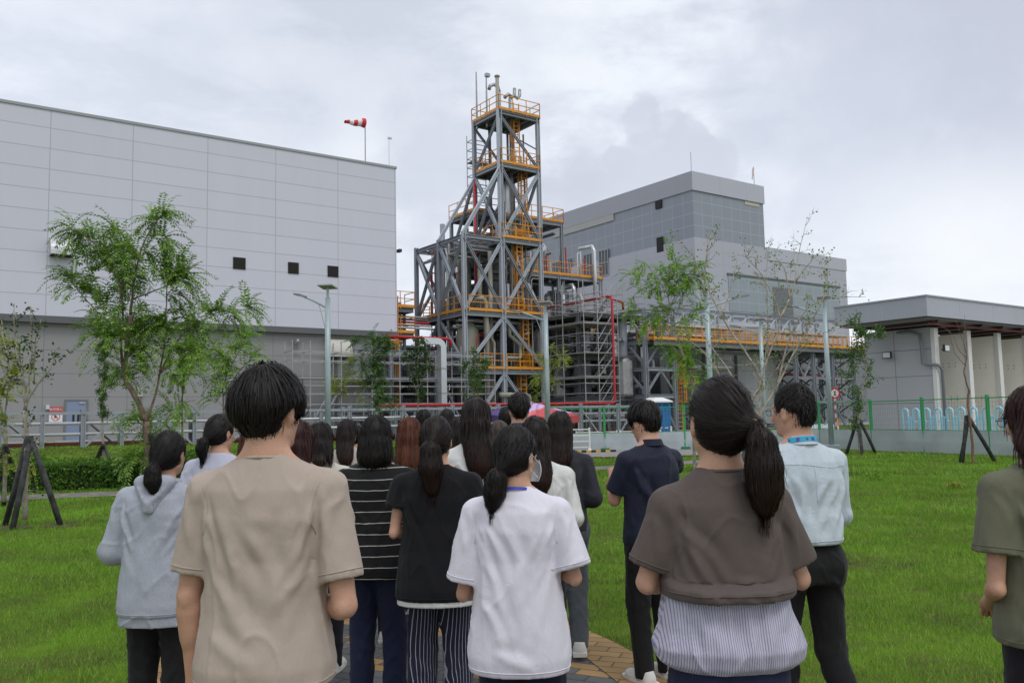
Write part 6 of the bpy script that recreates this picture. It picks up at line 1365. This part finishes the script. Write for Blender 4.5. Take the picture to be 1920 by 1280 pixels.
        zn = sp.get('neckz', 1.45); G.ell((hdx * .3, .03, zn + .055), (.082, .105, .065 + sp.get('neckd', 0)), .006, 'sub')
        V, Q = G.mesh(); V = relax(V, Q, 2, .5); fl = list(sp.get('folds', []))
        for j in range(sp.get('nf', 7)):
            sd = 1 if rng.random() < .5 else -1; x0 = sd * rng.uniform(.06, .15); z0 = rng.uniform(1.15, 1.33); ln = rng.uniform(.2, .42); fl.append((x0 * bw, z0, x0 * bw - sd * rng.uniform(.02, .16), max(hz, z0 - ln), rng.uniform(.010, .020), rng.uniform(.003, .007) * sp.get('fd', 1), -1))
        for sd in (-1, 1):
            for j in range(3): fl.append((sd * .155 * bw, 1.33 - .03 * j, sd * (.10 - .02 * j) * bw, 1.12 - .05 * j, .010, .006 * sp.get('fd', 1), -1)); 
            if sp.get('sleeve', .5) > 0: fl.append((sd * .175 * bw, 1.36, sd * .20 * bw, 1.18, .012, .006, -1)); fl.append((sd * .22 * bw, 1.34, sd * .19 * bw, 1.16, .012, .005, -1))
        V = foldup(V, Q, fl, seed + 11, sp.get('drape', 1.0), hz); M_ = [sp['mat']]
        return npmesh(name, V, Q, sp['mat'], t), V, Q
    sp = shirt; g, GV, GQ = garment(sp, sp.get('name', 'shirt'))
    T3 = BVHTree.FromPolygons([tuple(v) for v in GV], [tuple(q) for q in GQ]) if d < 5 else None
    if 'under' in sp:
        z_ = sp.get('hem', .84); U_ = SDF((-.32, -.3, z_ - .12), (.32, .3, z_ + .08), .006); wh_ = sp.get('hemw', 1) * sp.get('w', 1) * W; U_.colm([z_ - sp['under'].get('drop', .026), z_ + .05], 0, -.026, [.172 * wh_, .172 * wh_], [.137 * sp.get('hemw', 1)] * 2, 0, 2.25)
        V, Q = U_.mesh(); V = foldup(relax(V, Q, 2), Q, [], seed + 11, 1.2, z_); npmesh(sp['under'].get('name', 'undershirt'), V, Q, sp['under']['mat'], t)
    if T3 and near:
        # stitched seams and ribbed edges laid on the cloth
        def band(name, pts_fn, n, r, m, par=g, close=True):
            pts = []
            for k in range(n + (1 if close else 0)):
                o, dr = pts_fn(k / n); hit = T3.ray_cast(Vector(o), Vector(dr)); 
                if hit[0]: pts.append(hit[0] + hit[1] * (r * .25))
            runs = [[]]
            for q in pts:
                if runs[-1] and (q - runs[-1][-1]).length > .035: runs.append([])
                runs[-1].append(q)
            pts = max(runs, key=len)
            if len(pts) > 3: MB().tube(pts, r, 5, cap=False).build(name, m, par, smooth=True)
        hz = sp.get('hem', .84); sm = sp.get('seam', sp['mat'])
        band('hem_seam', lambda k: ((-math.sin(-2 * math.pi * k) * .34, math.cos(2 * math.pi * k) * .34 - .015, hz + .022), (math.sin(-2 * math.pi * k), -math.cos(2 * math.pi * k), 0)), 72, .0022, sm)
        b = MB(); b.tube([(hdx * .3 + math.sin(2 * math.pi * k / 40) * .0655, -.026 - math.cos(2 * math.pi * k / 40) * .063, sp.get('neckz', 1.45) - .003 - .018 * (1 - math.cos(2 * math.pi * k / 40)) * .5) for k in range(41)], .0055, 6, cap=False); b.build('collar_rib', sm, g, smooth=True)
        if 0 < sp.get('sleeve', .55) < 1:
            for i in (0, 1):
                S, e, w_, sd = A[i]; c = S + (e - S) * (sp.get('sleeve', .55) - .07); u = (e - S) / np.linalg.norm(e - S); a1 = np.cross(u, [0, 1, 0]); a1 /= np.linalg.norm(a1); a2 = np.cross(u, a1)
                band('sleeve_seam', lambda k: (c + (a1 * math.cos(2 * math.pi * k) + a2 * math.sin(2 * math.pi * k)) * .12, -(a1 * math.cos(2 * math.pi * k) + a2 * math.sin(2 * math.pi * k))), 36, .0022, sm)
    # --- hair
    hm = hm or HB; nh = int((5200 if d < 2.6 else 3600 if d < 4.8 else 1500 if d < 6.2 else 500) * 1.0); wd = (.0030 if d < 2.6 else .0042 if d < 4.8 else .0065 if d < 6.2 else .011) / s
    G = SDF((-.26, -.36, .9), (.26, .22, 1.78), max(res, .0065)); kk = hairp
    crown = Vector(H_(.0, -.045, .10))
    def facecut(k=.012, z=-.058, rr=(.080, .082, .100)): G.ell(H_(0, .098, z), rr, k, 'sub', Rh)
    field = None; parts_ = []
    if hair == 'short':
        r = kk.get('r', (.090, .106, .110)); G.ell(H_(0, -.014, .014), r, 0, Rm=Rh); G.ell(H_(0, -.040, -.030), (r[0] * .90, .068, .070), .03, Rm=Rh)
        if kk.get('vol'): G.ell(H_(0, -.02, .0), (r[0] * 1.03, r[1] * .98, .07), .03, Rm=Rh)
        facecut(.015, -.050, (.085, .075, .10)); zc = kk.get('nape', -.082)
        for sd in (-1, 1): G.ell(H_(sd * .096, .006, -.052), (.042, .050, .050), .010, 'sub', Rh)
        G.ell(H_(0, -.09, zc - .085), (.12, .12, .065), .02, 'sub', Rh)
        for sd in (-1, 1): G.ell(H_(sd * .112, -.085, zc + .008), (.064, .11, .066), .025, 'sub', Rh); crown = Vector(H_(.012, -.055, .10)); ln = kk.get('len', .085)
        field = lambda p, n: ((p - crown).normalized() * 1.0 + Vector((0, 0, -.75)))
    elif hair in ('pony', 'lowpony'):
        G.ell(H_(0, -.014, .006), (.081, .103, .106), 0, Rm=Rh); G.ell(H_(0, -.040, -.035), (.074, .068, .066), .03, Rm=Rh); facecut(.012, -.045, (.074, .070, .100))
        for sd in (-1, 1): G.ell(H_(sd * .088, .010, -.040), (.022, .034, .034), .012, 'sub', Rh)
        tie = kk.get('tie', (0, -.118, -.045)); TP = Vector(H_(*tie)); G.cone(H_(0, -.07, -.05), TP, .045, .020, .03); tl = [np.array(TP)] + [np.array(TP) + np.array(o) for o in kk.get('tail', ((0, -.025, -.05), (0, -.022, -.12), (.004, -.010, -.19)))]; tr = kk.get('tr', (.018, .032, .033, .012))
        field = lambda p, n: (TP - p).normalized() * 1.0 + (Vector((0, 0, -.1)) if p.z > TP.z else Vector((0, 0, .0)))
        ln = kk.get('len', .13)
        Tl = SDF((-.2, -.36, .9), (.2, .05, 1.75), .006)
        for a, b, ra, rb in zip(tl[:-1], tl[1:], tr[:-1], tr[1:]): Tl.cone(a, b, ra, rb, .012)
        V, Q = Tl.mesh(); parts_.append((V, Q)); V2, F2 = strands(V, Q, rng, int(nh * .45), lambda p, n: Vector((0, -.02, -1)), .16, 7, wd, .006, flyaway=.05); parts_.append((V2, F2))
    else:   # long or bob
        G.ell(H_(0, -.014, .010), kk.get('r', (.088, .108, .108)), 0, Rm=Rh); facecut(.012, -.058, (.078, .078, .108)); ze = kk.get('end', 1.22); hx = float(H_(0, -.03, 0)[0]); hyy = float(H_(0, -.03, 0)[1])
        sx = kk.get('sway', 0); wx = kk.get('wx', .092)
        zs = [ze, ze + .05, 1.38, 1.44, 1.50, 1.58]; 
        if hair == 'bob': G.colm([ze, ze + .02, ze + .06, 1.50, 1.58], hx, [hyy - .012, hyy - .012, hyy - .015, hyy - .012, hyy - .005], [.072, .096, .104, .100, .090], [.072, .090, .094, .094, .094], .02, 2.2)
        else: G.colm(zs, [hx + sx, hx + sx, hx + sx * .6, hx + sx * .3, hx, hx], [-.128, -.132, -.118, -.095, hyy - .025, hyy - .01], [wx * .55, wx * .85, wx * .98, wx, wx, .088], [.022, .034, .042, .056, .075, .092], .02, 2.2)
        G.ell((hx, .10, 1.50), (.075, .10, .20), .02, 'sub'); field = lambda p, n: ((p - crown).normalized() * (1.0 if p.z > 1.60 else .0) + Vector((0, 0, -1.0))); ln = kk.get('len', .22)
    V, Q = G.mesh(); V = relax(V, Q, 2, .5)
    N_ = vnorm(V, Q); V = V + N_ * (.0035 * noise3(V * [1, 1, .25], 60, seed))[:, None]
    V2, F2 = strands(V, Q, rng, nh, field, ln, 7, wd, .006 if hair != 'short' else kk.get('lift', .010), region=lambda c, n: (c[:, 2] > .9), flyaway=.07 if hair != 'short' else .16)
    VV, FF = [V, V2], [Q, F2 + len(V)]; o = len(V) + len(V2)
    for v, q in parts_: VV.append(v); FF.append(q + o); o += len(v)
    npmesh('hair', np.concatenate(VV), np.concatenate(FF), hm, t)
    for x in extras: x(t, H_, Rh, A, T3, kk, hdx)
    return t
# --- things worn
def scrunchie(col=(.55, .40, .28)):
    def f(t, H_, Rh, A, T3, kk, hdx):
        c = Vector(H_(*kk.get('tie', (0, -.118, -.045)))); m = fabric('tie_' + str(col[0]), col, crease=.1)
        for j in range(3):
            b = MB(); b.tube([c + Vector((math.cos(a) * (.022 + .004 * math.sin(5 * a + j)), -.006 + .008 * math.sin(3 * a + 2 * j), math.sin(a) * .020 + .003 * math.sin(4 * a + j) - .004)) for a in [2 * math.pi * k / 30 for k in range(31)]], .0052 - .001 * j, 6, cap=False); b.build('hair_tie', m, t, smooth=True)
    return f
def glasses(t, H_, Rh, A, T3, kk, hdx):
    m = mat('spectacle_black', (.015, .015, .017), .3); b = MB()
    for sd in (-1, 1):
        b.tube([H_(sd * .031 + .021 * math.cos(a), .112, -.013 + .017 * math.sin(a)) for a in [2 * math.pi * k / 18 for k in range(19)]], .0014, 5, cap=False)
        b.tube([H_(sd * .052, .112, -.006), H_(sd * .068, .106, -.006), H_(sd * .079, .04, -.010), H_(sd * .083, -.012, -.010), H_(sd * .082, -.024, -.028)], .0016, 5)
    b.tube([H_(-.011, .114, -.008), H_(0, .117, -.005), H_(.011, .114, -.008)], .0014, 5); b.build('glasses', m, t, smooth=True)
def mask(t, H_, Rh, A, T3, kk, hdx):
    V = []; F = []; n, m = 9, 7; h = MB()
    for i in range(n):
        u = -1 + 2 * i / (n - 1)
        for j in range(m):
            v = j / (m - 1); r = .068 + .010 * math.sin(math.pi * v); h.v.append(tuple(H_(math.sin(u * 1.15) * r, .050 + math.cos(u * 1.15) * (r + .008) * .98 + .008 * math.sin(math.pi * v) * (1 - abs(u)), -.030 - .092 * v)))
    h.f = [(i * m + j, (i + 1) * m + j, (i + 1) * m + j + 1, i * m + j + 1) for i in range(n - 1) for j in range(m - 1)]
    o = h.build('face_mask', mat('mask_white', (.72, .76, .80), .8, bump=.3, bscale=60), t, smooth=True)
    for sd in (-1, 1): MB().tube([H_(sd * .066, .078, -.045), H_(sd * .079, .02, -.02), H_(sd * .086, -.012, -.010), H_(sd * .085, -.022, -.035), H_(sd * .079, .0, -.075), H_(sd * .064, .074, -.105)], .0016, 5).build('ear_loop', mat('mask_white', (.72, .76, .80), .8), o)
def lanyard(colr, wide=.007, dots=False):
    def f(t, H_, Rh, A, T3, kk, hdx):
        m = mat('lanyard_%.2f' % colr[2], colr, .6); q = []; rr = .078 if dots else .069
        for k in range(31):
            a = math.pi * (-.62 + 1.24 * k / 30); q.append((Vector((hdx * .3 + math.sin(a) * rr, -.026 - math.cos(a) * rr * .96, (1.462 if dots else 1.452) - .030 * (1 - math.cos(a)) * .5)), Vector((math.sin(a), -math.cos(a), 0))))
        b = MB()
        for p, n in q: b.v += [tuple(p + n * .006 + Vector((0, 0, -wide))), tuple(p - n * .001 + Vector((0, 0, wide)))]
        b.f = [(2 * i, 2 * i + 1, 2 * i + 3, 2 * i + 2) for i in range(len(q) - 1)]; o = b.build('lanyard', m, t, smooth=True)
        if dots:
            for i in (6, 10, 14, 17, 21, 25):
                p, n = q[i]; s_ = n.cross(Vector((0, 0, 1))).normalized(); r = .008 if i in (10, 17, 25) else .005; MB().add([tuple(p + n * .0048 + s_ * r * math.cos(a) + Vector((0, 0, r * math.sin(a))) - n * (.45 * r * math.sin(a))) for a in [2 * math.pi * k / 12 for k in range(12)]], [tuple(range(12))]).build('lanyard_dot', mat('dot_purple', (.09, .04, .30), .6), o)
    return f
def hood(m):
    def f(t, H_, Rh, A, T3, kk, hdx):
        S = SDF((-.22, -.28, 1.18), (.22, .14, 1.55), .0065); c = hdx * .3
        n = 22; P = []
        for k in range(n + 1):
            a = 2 * math.pi * k / n; x, y = math.sin(a), -math.cos(a); bk = max(0, -y)
            P.append((c + x * .088, -.02 + y * .092 - .02 * bk, 1.462 - .035 * (1 - bk) - .0 * bk))
        for a, b in zip(P[:-1], P[1:]): S.cone(a, b, .018, .018, .012)
        for sd in (-1, 1): S.cone((c + sd * .085, -.095, 1.435), (c + sd * .01, -.145, 1.29), .030, .020, .03); S.cone((c + sd * .055, -.115, 1.43), (c, -.140, 1.33), .030, .026, .03)
        S.ell((c, -.03, 1.50), (.075, .080, .05), .01, 'sub'); V, Q = S.mesh(); V = relax(V, Q, 2, .5); V = foldup(V, Q, [(c - .08, 1.42, c + .0, 1.33, .010, .007, -1), (c + .09, 1.42, c, 1.32, .010, .007, -1), (c - .06, 1.39, c + .02, 1.30, .009, .005, -1)], 5, .8); npmesh('hood', V, Q, m, t)
    return f
def collar(m):
    def f(t, H_, Rh, A, T3, kk, hdx):
        b = MB(); n = 26; c = hdx * .3
        for r0, z0, r1, z1 in ((.064, 1.425, .060, 1.475), (.060, 1.475, .069, 1.472), (.069, 1.472, .083, 1.435)):
            base = len(b.v)
            for k in range(n + 1):
                a = math.pi * (.62 + 1.76 * k / n); x, y = math.cos(a), math.sin(a); dz = -.012 * max(0, y)
                b.v += [(c + x * r0, -.024 + y * r0 * 1.05, z0 + dz), (c + x * r1, -.024 + y * r1 * 1.05, z1 + dz)]
            b.f += [(base + 2 * k, base + 2 * k + 2, base + 2 * k + 3, base + 2 * k + 1) for k in range(n)]
        b.build('collar', m, t, smooth=True)
    return f
def seamline(name, pts, m, r=.0018):
    def f(t, H_, Rh, A, T3, kk, hdx):
        if not T3: return
        q = []
        for x, z in pts:
            h = T3.ray_cast(Vector((x, -.5, z)), Vector((0, 1, 0)))
            if h[0]: q.append(h[0] + h[1] * r * .4)
        if len(q) > 2: MB().tube(q, r, 5).build(name, m, t, smooth=True)
    return f
def lower_band(m, z0, z1, wh):
    """gathered striped lower panel hanging out under the tee"""
    def f(t, H_, Rh, A, T3, kk, hdx):
        G = SDF((-.32, -.3, z0 - .03), (.32, .3, z1 + .05), .006)
        G.colm([z0, z0 + .02, z0 + .06, (z0 + z1) / 2, z1 + .02], 0, [-.012, -.014, -.016, -.016, -.014], [.190 * wh, .222 * wh, .234 * wh, .208 * wh, .178 * wh], [.140, .158, .164, .148, .118], 0, 2.3)
        V, Q = G.mesh(); V = relax(V, Q, 2, .5); fl = [(-.20 + .035 * k, z1, -.185 + .033 * k, z0, .010, .004 + .002 * (k % 3), -1) for k in range(12)] + [(-.14, z1 - .02, .02, z0 + .03, .02, .008, -1), (.16, z1 - .02, .05, z0 + .03, .02, .008, -1)]
        V = foldup(V, Q, fl, 77, 1.2, z0); npmesh('lower_panel', V, Q, m, t)
    return f
# --- the people, near to far
F_ = fabric; PB = F_('trouser_black', (.010, .010, .011)); PN = F_('trouser_navy', (.012, .016, .042)); PK = F_('trouser_dark', (.014, .014, .020)); JG = F_('jeans_grey', (.09, .10, .11), heather=.2); JB = F_('jeans_pale', (.30, .36, .40), heather=.2)
tee_b = F_('tee_beige', (.42, .345, .29), .7, var=.04, crease=.22); tee_br = F_('tee_brown', (.100, .078, .070), .85, crease=.25); tee_w = F_('tee_white', (.72, .70, .78), .85, crease=.25); blk = F_('knit_black', (.008, .008, .010), .9); strp = F_('striped_black', (.009, .009, .010), .85, stripes=(2, .062, .0042, (.45, .43, .38), .03)); hdg = F_('hoodie_grey', (.37, .39, .45), .9, heather=.55, crease=.3)
seer = F_('seersucker', (.50, .48, .55), .85, stripes=(0, .0066, .0026, (.25, .25, .40), .006), crease=.4); pin = F_('pinstripe', (.010, .012, .028), .8, stripes=('U', .021, .0028, (.34, .34, .40), .01)); polo = F_('polo_navy', (.010, .013, .030), .7); pale = F_('shirt_pale_blue', (.52, .59, .645), .7, crease=.5); olive_t = F_('tee_olive', (.13, .13, .088), .9, crease=.3)
lav = F_('tee_lavender', (.46, .46, .56), .85, crease=.4); cream_j = F_('jacket_cream', (.56, .54, .46), .8, crease=.5); hdc = F_('hoodie_cream', (.46, .41, .36), .9); dkj = F_('jacket_dark', (.028, .03, .038), .8, crease=.4); wht = F_('blouse_white', (.66, .66, .64), .8, crease=.4)
person('young man in a beige t-shirt with thick black hair, nearest at the left', 505, 691, 2.62, yaw=-2, head=(-24, 3, -2), hair='short', male=True, width=1.02, seed=1, arms=(((-.228, -.015, 1.04), (-.222, .015, .77)), ((.238, -.050, 1.01), (.12, .17, .97))),
       hairp=dict(r=(.094, .110, .111), vol=True, nape=-.108, len=.10), shirt=dict(mat=tee_b, hem=.79, w=1.03, hemw=1.07, sleeve=.78, sl=1.10, sh=1.05, fd=1.25, nf=3, folds=[(-.11, 1.30, .03, 1.02, .022, .010, -1), (-.06, 1.28, .09, .92, .020, .010, -1), (.10, 1.30, .12, 1.05, .022, .009, -1), (-.10, 1.10, .06, .88, .022, .010, -1), (.15, 1.12, .08, .90, .018, .008, -1), (-.13, .96, .05, .86, .018, .009, -1), (.0, 1.30, .02, 1.15, .030, .006, -1)]),
       pants=dict(mat=JB, loose=.97), extras=[glasses, seamline('armhole_seam', [(1 * (0.176 - .022 * math.sin(k * .26)), 1.372 - .015 * k) for k in range(11)], tee_b, .0014), seamline('armhole_seam', [(-1 * (0.176 - .022 * math.sin(k * .26)), 1.372 - .015 * k) for k in range(11)], tee_b, .0014)])
person('woman in a brown t-shirt with striped hem panel and long beige tied ponytail', 1340, 707, 2.42, yaw=2, head=(10, -4, 2), hair='pony', hm=HBR, seed=2, width=.82, arms=(((-.272, .0, 1.13), (-.05, .17, 1.10)), ((.272, -.0, 1.13), (.05, .18, 1.11))),
       hairp=dict(tie=(.050, -.124, -.022), tail=((.006, -.030, -.045), (.010, -.032, -.11), (.012, -.022, -.165), (.014, -.012, -.208)), tr=(.020, .036, .045, .044, .032), len=.15), shirt=dict(mat=tee_br, hem=1.10, w=1.12, hemw=1.26, mid=1.18, sleeve=.80, sl=1.14, sh=1.0, nf=2, drape=.8, folds=[(-.13, 1.32, -.10, 1.06, .018, .010, -1), (.13, 1.30, .15, 1.08, .018, .009, -1), (-.02, 1.16, .12, 1.08, .012, .005, -1), (.0, 1.12, .14, 1.05, .012, .005, -1)]),
       pants=dict(mat=PN), extras=[scrunchie(), lower_band(seer, .905, 1.125, .92), glasses])
person('short woman in an oversized white t-shirt with face mask, blue lanyard and short ponytail', 966, 796, 3.3, yaw=-6, head=(-32, 6, 0), hair='pony', seed=3, width=.97, hdx=-.012, arms=(((-.245, -.01, 1.0), (-.10, .20, 1.0)), ((.25, -.03, 1.07), (.10, .20, 1.10))),
       hairp=dict(tie=(.0, -.110, -.092), tail=((-.01, -.030, -.03), (-.02, -.030, -.08), (-.03, -.022, -.125)), tr=(.022, .040, .042, .028), len=.12), shirt=dict(mat=tee_w, hem=.70, w=1.10, hemw=1.12, sleeve=.84, sl=1.42, sh=1.12, dp=1.08, nf=5, folds=[(-.02, 1.30, .0, .95, .018, .008, -1), (.10, 1.25, -.03, .95, .018, .008, -1), (.02, 1.05, -.04, .78, .020, .010, -1), (-.14, 1.0, -.05, .78, .016, .009, -1), (-.10, .80, .10, .72, .018, .008, -1)]),
       pants=dict(mat=PN, loose=1.1), extras=[seamline('armhole_seam', [(1 * (0.186 - .022 * math.sin(k * .26)), 1.372 - .015 * k) for k in range(11)], tee_w, .0014), seamline('armhole_seam', [(-1 * (0.186 - .022 * math.sin(k * .26)), 1.372 - .015 * k) for k in range(11)], tee_w, .0014), mask, lanyard((.03, .05, .40), .006), scrunchie((.012, .012, .012))])
person('woman in an olive t-shirt and glasses with dark maroon hair, cut by the right edge', 1938, 723, 3.0, yaw=10, head=(12, 4, 0), hair='long', hm=HM, seed=4, width=1.05, hairp=dict(end=1.36, wx=.122), shirt=dict(mat=olive_t, hem=.80, hemw=1.08, w=1.08, sleeve=.66, sl=1.35, sh=1.1), pants=dict(mat=PK), extras=[glasses], arms=(((-.228, -.03, 1.0), (-.14, .12, .93)), 'bent'))
person('man in a pale blue shirt with a turquoise lanyard, cropped black hair and glasses', 1490, 722, 4.0, yaw=14, head=(24, 2, 0), hair='short', male=True, hdx=-.012, seed=5, width=1.02, arms=('folded', 'folded'), legs=(.06, -.13), hairp=dict(r=(.080, .100, .108), nape=-.074, len=.03, lift=.005),
       shirt=dict(mat=pale, hem=.975, w=1.08, hemw=.98, sleeve=1.6, sl=1.05, sh=1.05, fd=1.4, nf=9, neckz=1.47), pants=dict(mat=PB, loose=.98, shoe=mat('shoe_black', (.015, .015, .015), .5)), extras=[glasses, collar(pale), lanyard((.03, .36, .55), .012, True), seamline('yoke_seam', [(-.19 + .019 * k, 1.335 + .01 * math.sin(k * .3)) for k in range(21)], pale), seamline('box_pleat', [(.0, 1.33 - .02 * k) for k in range(9)], pale)])
person('woman in a grey hooded sweatshirt and black trousers with a short ponytail', 303, 806, 4.25, yaw=-6, head=(-6, 4, 0), hair='pony', seed=6, width=1.02, hdx=.045, arms=(((-.25, -.02, 1.06), (-.12, .20, 1.0)), 'bent'), hairp=dict(tie=(-.004, -.112, -.085), tail=((.0, -.034, -.03), (.004, -.034, -.08), (.012, -.028, -.125)), tr=(.022, .036, .040, .026), len=.13),
       shirt=dict(mat=hdg, hem=.725, under=dict(mat=F_('hoodie_rib', (.36, .38, .44), .9, heather=.4, stripes=(0, .008, .003, (.29, .31, .36), 0)), drop=.05, name='ribbed_hem'), w=1.10, hemw=1.03, sleeve=1.9, sl=1.38, sh=1.12, nf=6, fd=1.3, dp=1.1), pants=dict(mat=PB, loose=1.12), extras=[hood(hdg)])
person('woman with a full ponytail in a loose black top and pinstriped trousers', 818, 779, 4.3, yaw=-3, head=(-6, 0, 0), hair='pony', hm=HBR, seed=7, width=1.04, hairp=dict(tie=(.0, -.120, -.030), tail=((.0, -.030, -.04), (.002, -.032, -.13), (.004, -.014, -.235)), tr=(.024, .050, .060, .036), len=.13),
       shirt=dict(mat=blk, hem=.745, w=1.10, hemw=1.10, sleeve=.50, sl=1.25, sh=1.12, nf=5, under=dict(mat=wht, hem=.678, w=1.06, hemw=1.08)), pants=dict(mat=pin, loose=1.12, hem=.075), extras=[scrunchie((.012, .012, .012))])
person('woman with a blunt bob in a black top with thin white stripes', 706, 779, 4.7, yaw=-3, head=(-3, 0, 0), hair='bob', seed=8, width=1.06, hairp=dict(end=1.425, len=.16), shirt=dict(mat=strp, hem=.785, w=1.12, hemw=1.08, sleeve=.98, sl=1.3, sh=1.15, nf=5), pants=dict(mat=PN, loose=1.1))
person('tall woman with very long straight black hair over a white blouse', 892, 746, 5.1, yaw=0, head=(-4, 0, 0), hair='long', hm=HBR, seed=9, hairp=dict(end=1.25, wx=.088, sway=.03), shirt=dict(mat=wht, hem=.80, w=1.08, sleeve=.9, sl=1.25), pants=dict(mat=PK))
person('woman with long wavy dark hair and a white cardigan right of the masked woman', 1003, 781, 4.9, yaw=-4, hair='long', hm=HBR, seed=10, hairp=dict(end=1.26, wx=.090, sway=.02), shirt=dict(mat=wht, hem=.78, w=1.05, sleeve=1.8, sl=1.2), pants=dict(mat=PK))
person('woman in a black jacket and grey jeans with long straight hair, nearest the lawn', 1049, 771, 5.8, yaw=-4, hair='long', hm=HBR, seed=11, hairp=dict(end=1.30, wx=.088, sway=-.005), shirt=dict(mat=dkj, hem=.86, w=1.04, sleeve=1.9, sl=1.25), pants=dict(mat=JG, loose=1.1), legs=(.0, -.05))
person('man in a navy polo shirt and black trousers looking down at his hands, white shoes', 1212, 751, 5.15, yaw=30, head=(6, 16, 0), hair='short', male=True, seed=12, width=1.04, arms=('phone', ((.265, .10, 1.27), (.07, .32, 1.22))), legs=(0, .02), hairp=dict(r=(.093, .108, .110), nape=-.078, len=.08), shirt=dict(mat=polo, hem=.84, w=1.08, sleeve=.78, sl=1.15, fd=1.3, neckz=1.47), pants=dict(mat=PB, loose=1.05), extras=[collar(polo), glasses])
person('woman in a pale lavender t-shirt with a small ponytail behind the grey hoodie', 412, 776, 5.6, yaw=-4, head=(-28, 4, 0), hair='pony', seed=13, hairp=dict(tie=(-.006, -.112, -.062), tail=((-.01, -.028, -.03), (-.02, -.03, -.07), (-.02, -.02, -.11)), tr=(.022, .034, .036, .024)), shirt=dict(mat=lav, hem=.80, w=1.1, sleeve=.7, sl=1.3, sh=1.1), pants=dict(mat=PK))
person('woman with brown hair almost hidden behind the man in beige', 474, 800, 5.9, hair='long', hm=HA, seed=14, hairp=dict(end=1.25), shirt=dict(mat=wht, hem=.8), pants=dict(mat=PK))
person('woman with loose dark brown hair just beyond the glasses of the man in beige', 563, 789, 5.0, yaw=-5, head=(-10, 0, 0), hair='long', hm=HM, seed=15, hairp=dict(end=1.28), shirt=dict(mat=wht, hem=.8, sleeve=1.8), pants=dict(mat=PK))
person('woman in a cream jacket with full shoulder length dark hair', 601, 791, 5.5, yaw=-8, head=(-6, 0, 0), hair='long', hm=HBR, seed=16, hairp=dict(end=1.41, wx=.115), shirt=dict(mat=cream_j, hem=.75, w=1.12, sleeve=1.9, sl=1.3, sh=1.1), pants=dict(mat=PK))
person('woman in a cream hooded top with hair hanging to one side, farther ahead', 652, 785, 7.6, yaw=-10, head=(-14, 0, 0), hair='long', hm=HBR, seed=17, hairp=dict(end=1.28, sway=.03, wx=.085), shirt=dict(mat=hdc, hem=.78, w=1.1, sleeve=1.9, sl=1.3), pants=dict(mat=PK))
person('person with tied dark hair and a face mask beyond the cream hooded top', 671, 797, 8.6, yaw=-20, head=(-42, 4, 0), hair='pony', seed=18, shirt=dict(mat=dkj, hem=.8, sleeve=1.9, sl=1.2), pants=dict(mat=PK), extras=[mask])
person('person in a dark jacket partly hidden by the woman with the blunt bob', 697, 800, 6.2, hair='long', hm=HB, seed=19, shirt=dict(mat=dkj, hem=.8, w=1.12, sleeve=1.9, sl=1.3), pants=dict(mat=PK))
person('woman with long straight auburn hair between two dark haired women', 768, 781, 5.9, hair='long', hm=HA, seed=20, hairp=dict(end=1.31, wx=.092), shirt=dict(mat=dkj, hem=.8, w=1.0, sleeve=1.9), pants=dict(mat=PK))
person('far person with short black hair left of the tallest long haired woman', 794, 769, 10.2, hair='short', male=True, seed=21, shirt=dict(mat=PK, hem=.85, sleeve=.6), pants=dict(mat=PK))
person('far person with rounded black hair just beyond the pinstriped woman', 838, 766, 10.0, hair='bob', seed=22, shirt=dict(mat=dkj, hem=.85, sleeve=.6), pants=dict(mat=PK))
person('person with dark brown hair tucked between the black top and the white blouse', 862, 780, 7.4, hair='bob', hm=HBR, seed=23, shirt=dict(mat=dkj, hem=.85, sleeve=.6), pants=dict(mat=PK))
person('man with neat short black hair and a navy collar before the purple canopy', 973, 738, 7.2, head=(4, 0, 0), hair='short', male=True, seed=24, hairp=dict(r=(.091, .106, .110), nape=-.078, len=.07), shirt=dict(mat=F_('polo_slate', (.03, .045, .085), .8), hem=.85, sleeve=.6), pants=dict(mat=PK), extras=[collar(MATS['polo_slate'])])
person('far person in profile with short dark hair left of the man with the navy collar', 951, 764, 9.4, head=(-25, 0, 0), hair='short', male=True, seed=25, shirt=dict(mat=dkj, hem=.85, sleeve=.6), pants=dict(mat=PK))
person('person with ash brown hair low between the white blouse and the navy collar', 936, 788, 6.6, hair='bob', hm=HG, seed=26, shirt=dict(mat=dkj, hem=.85, sleeve=.6), pants=dict(mat=PK))
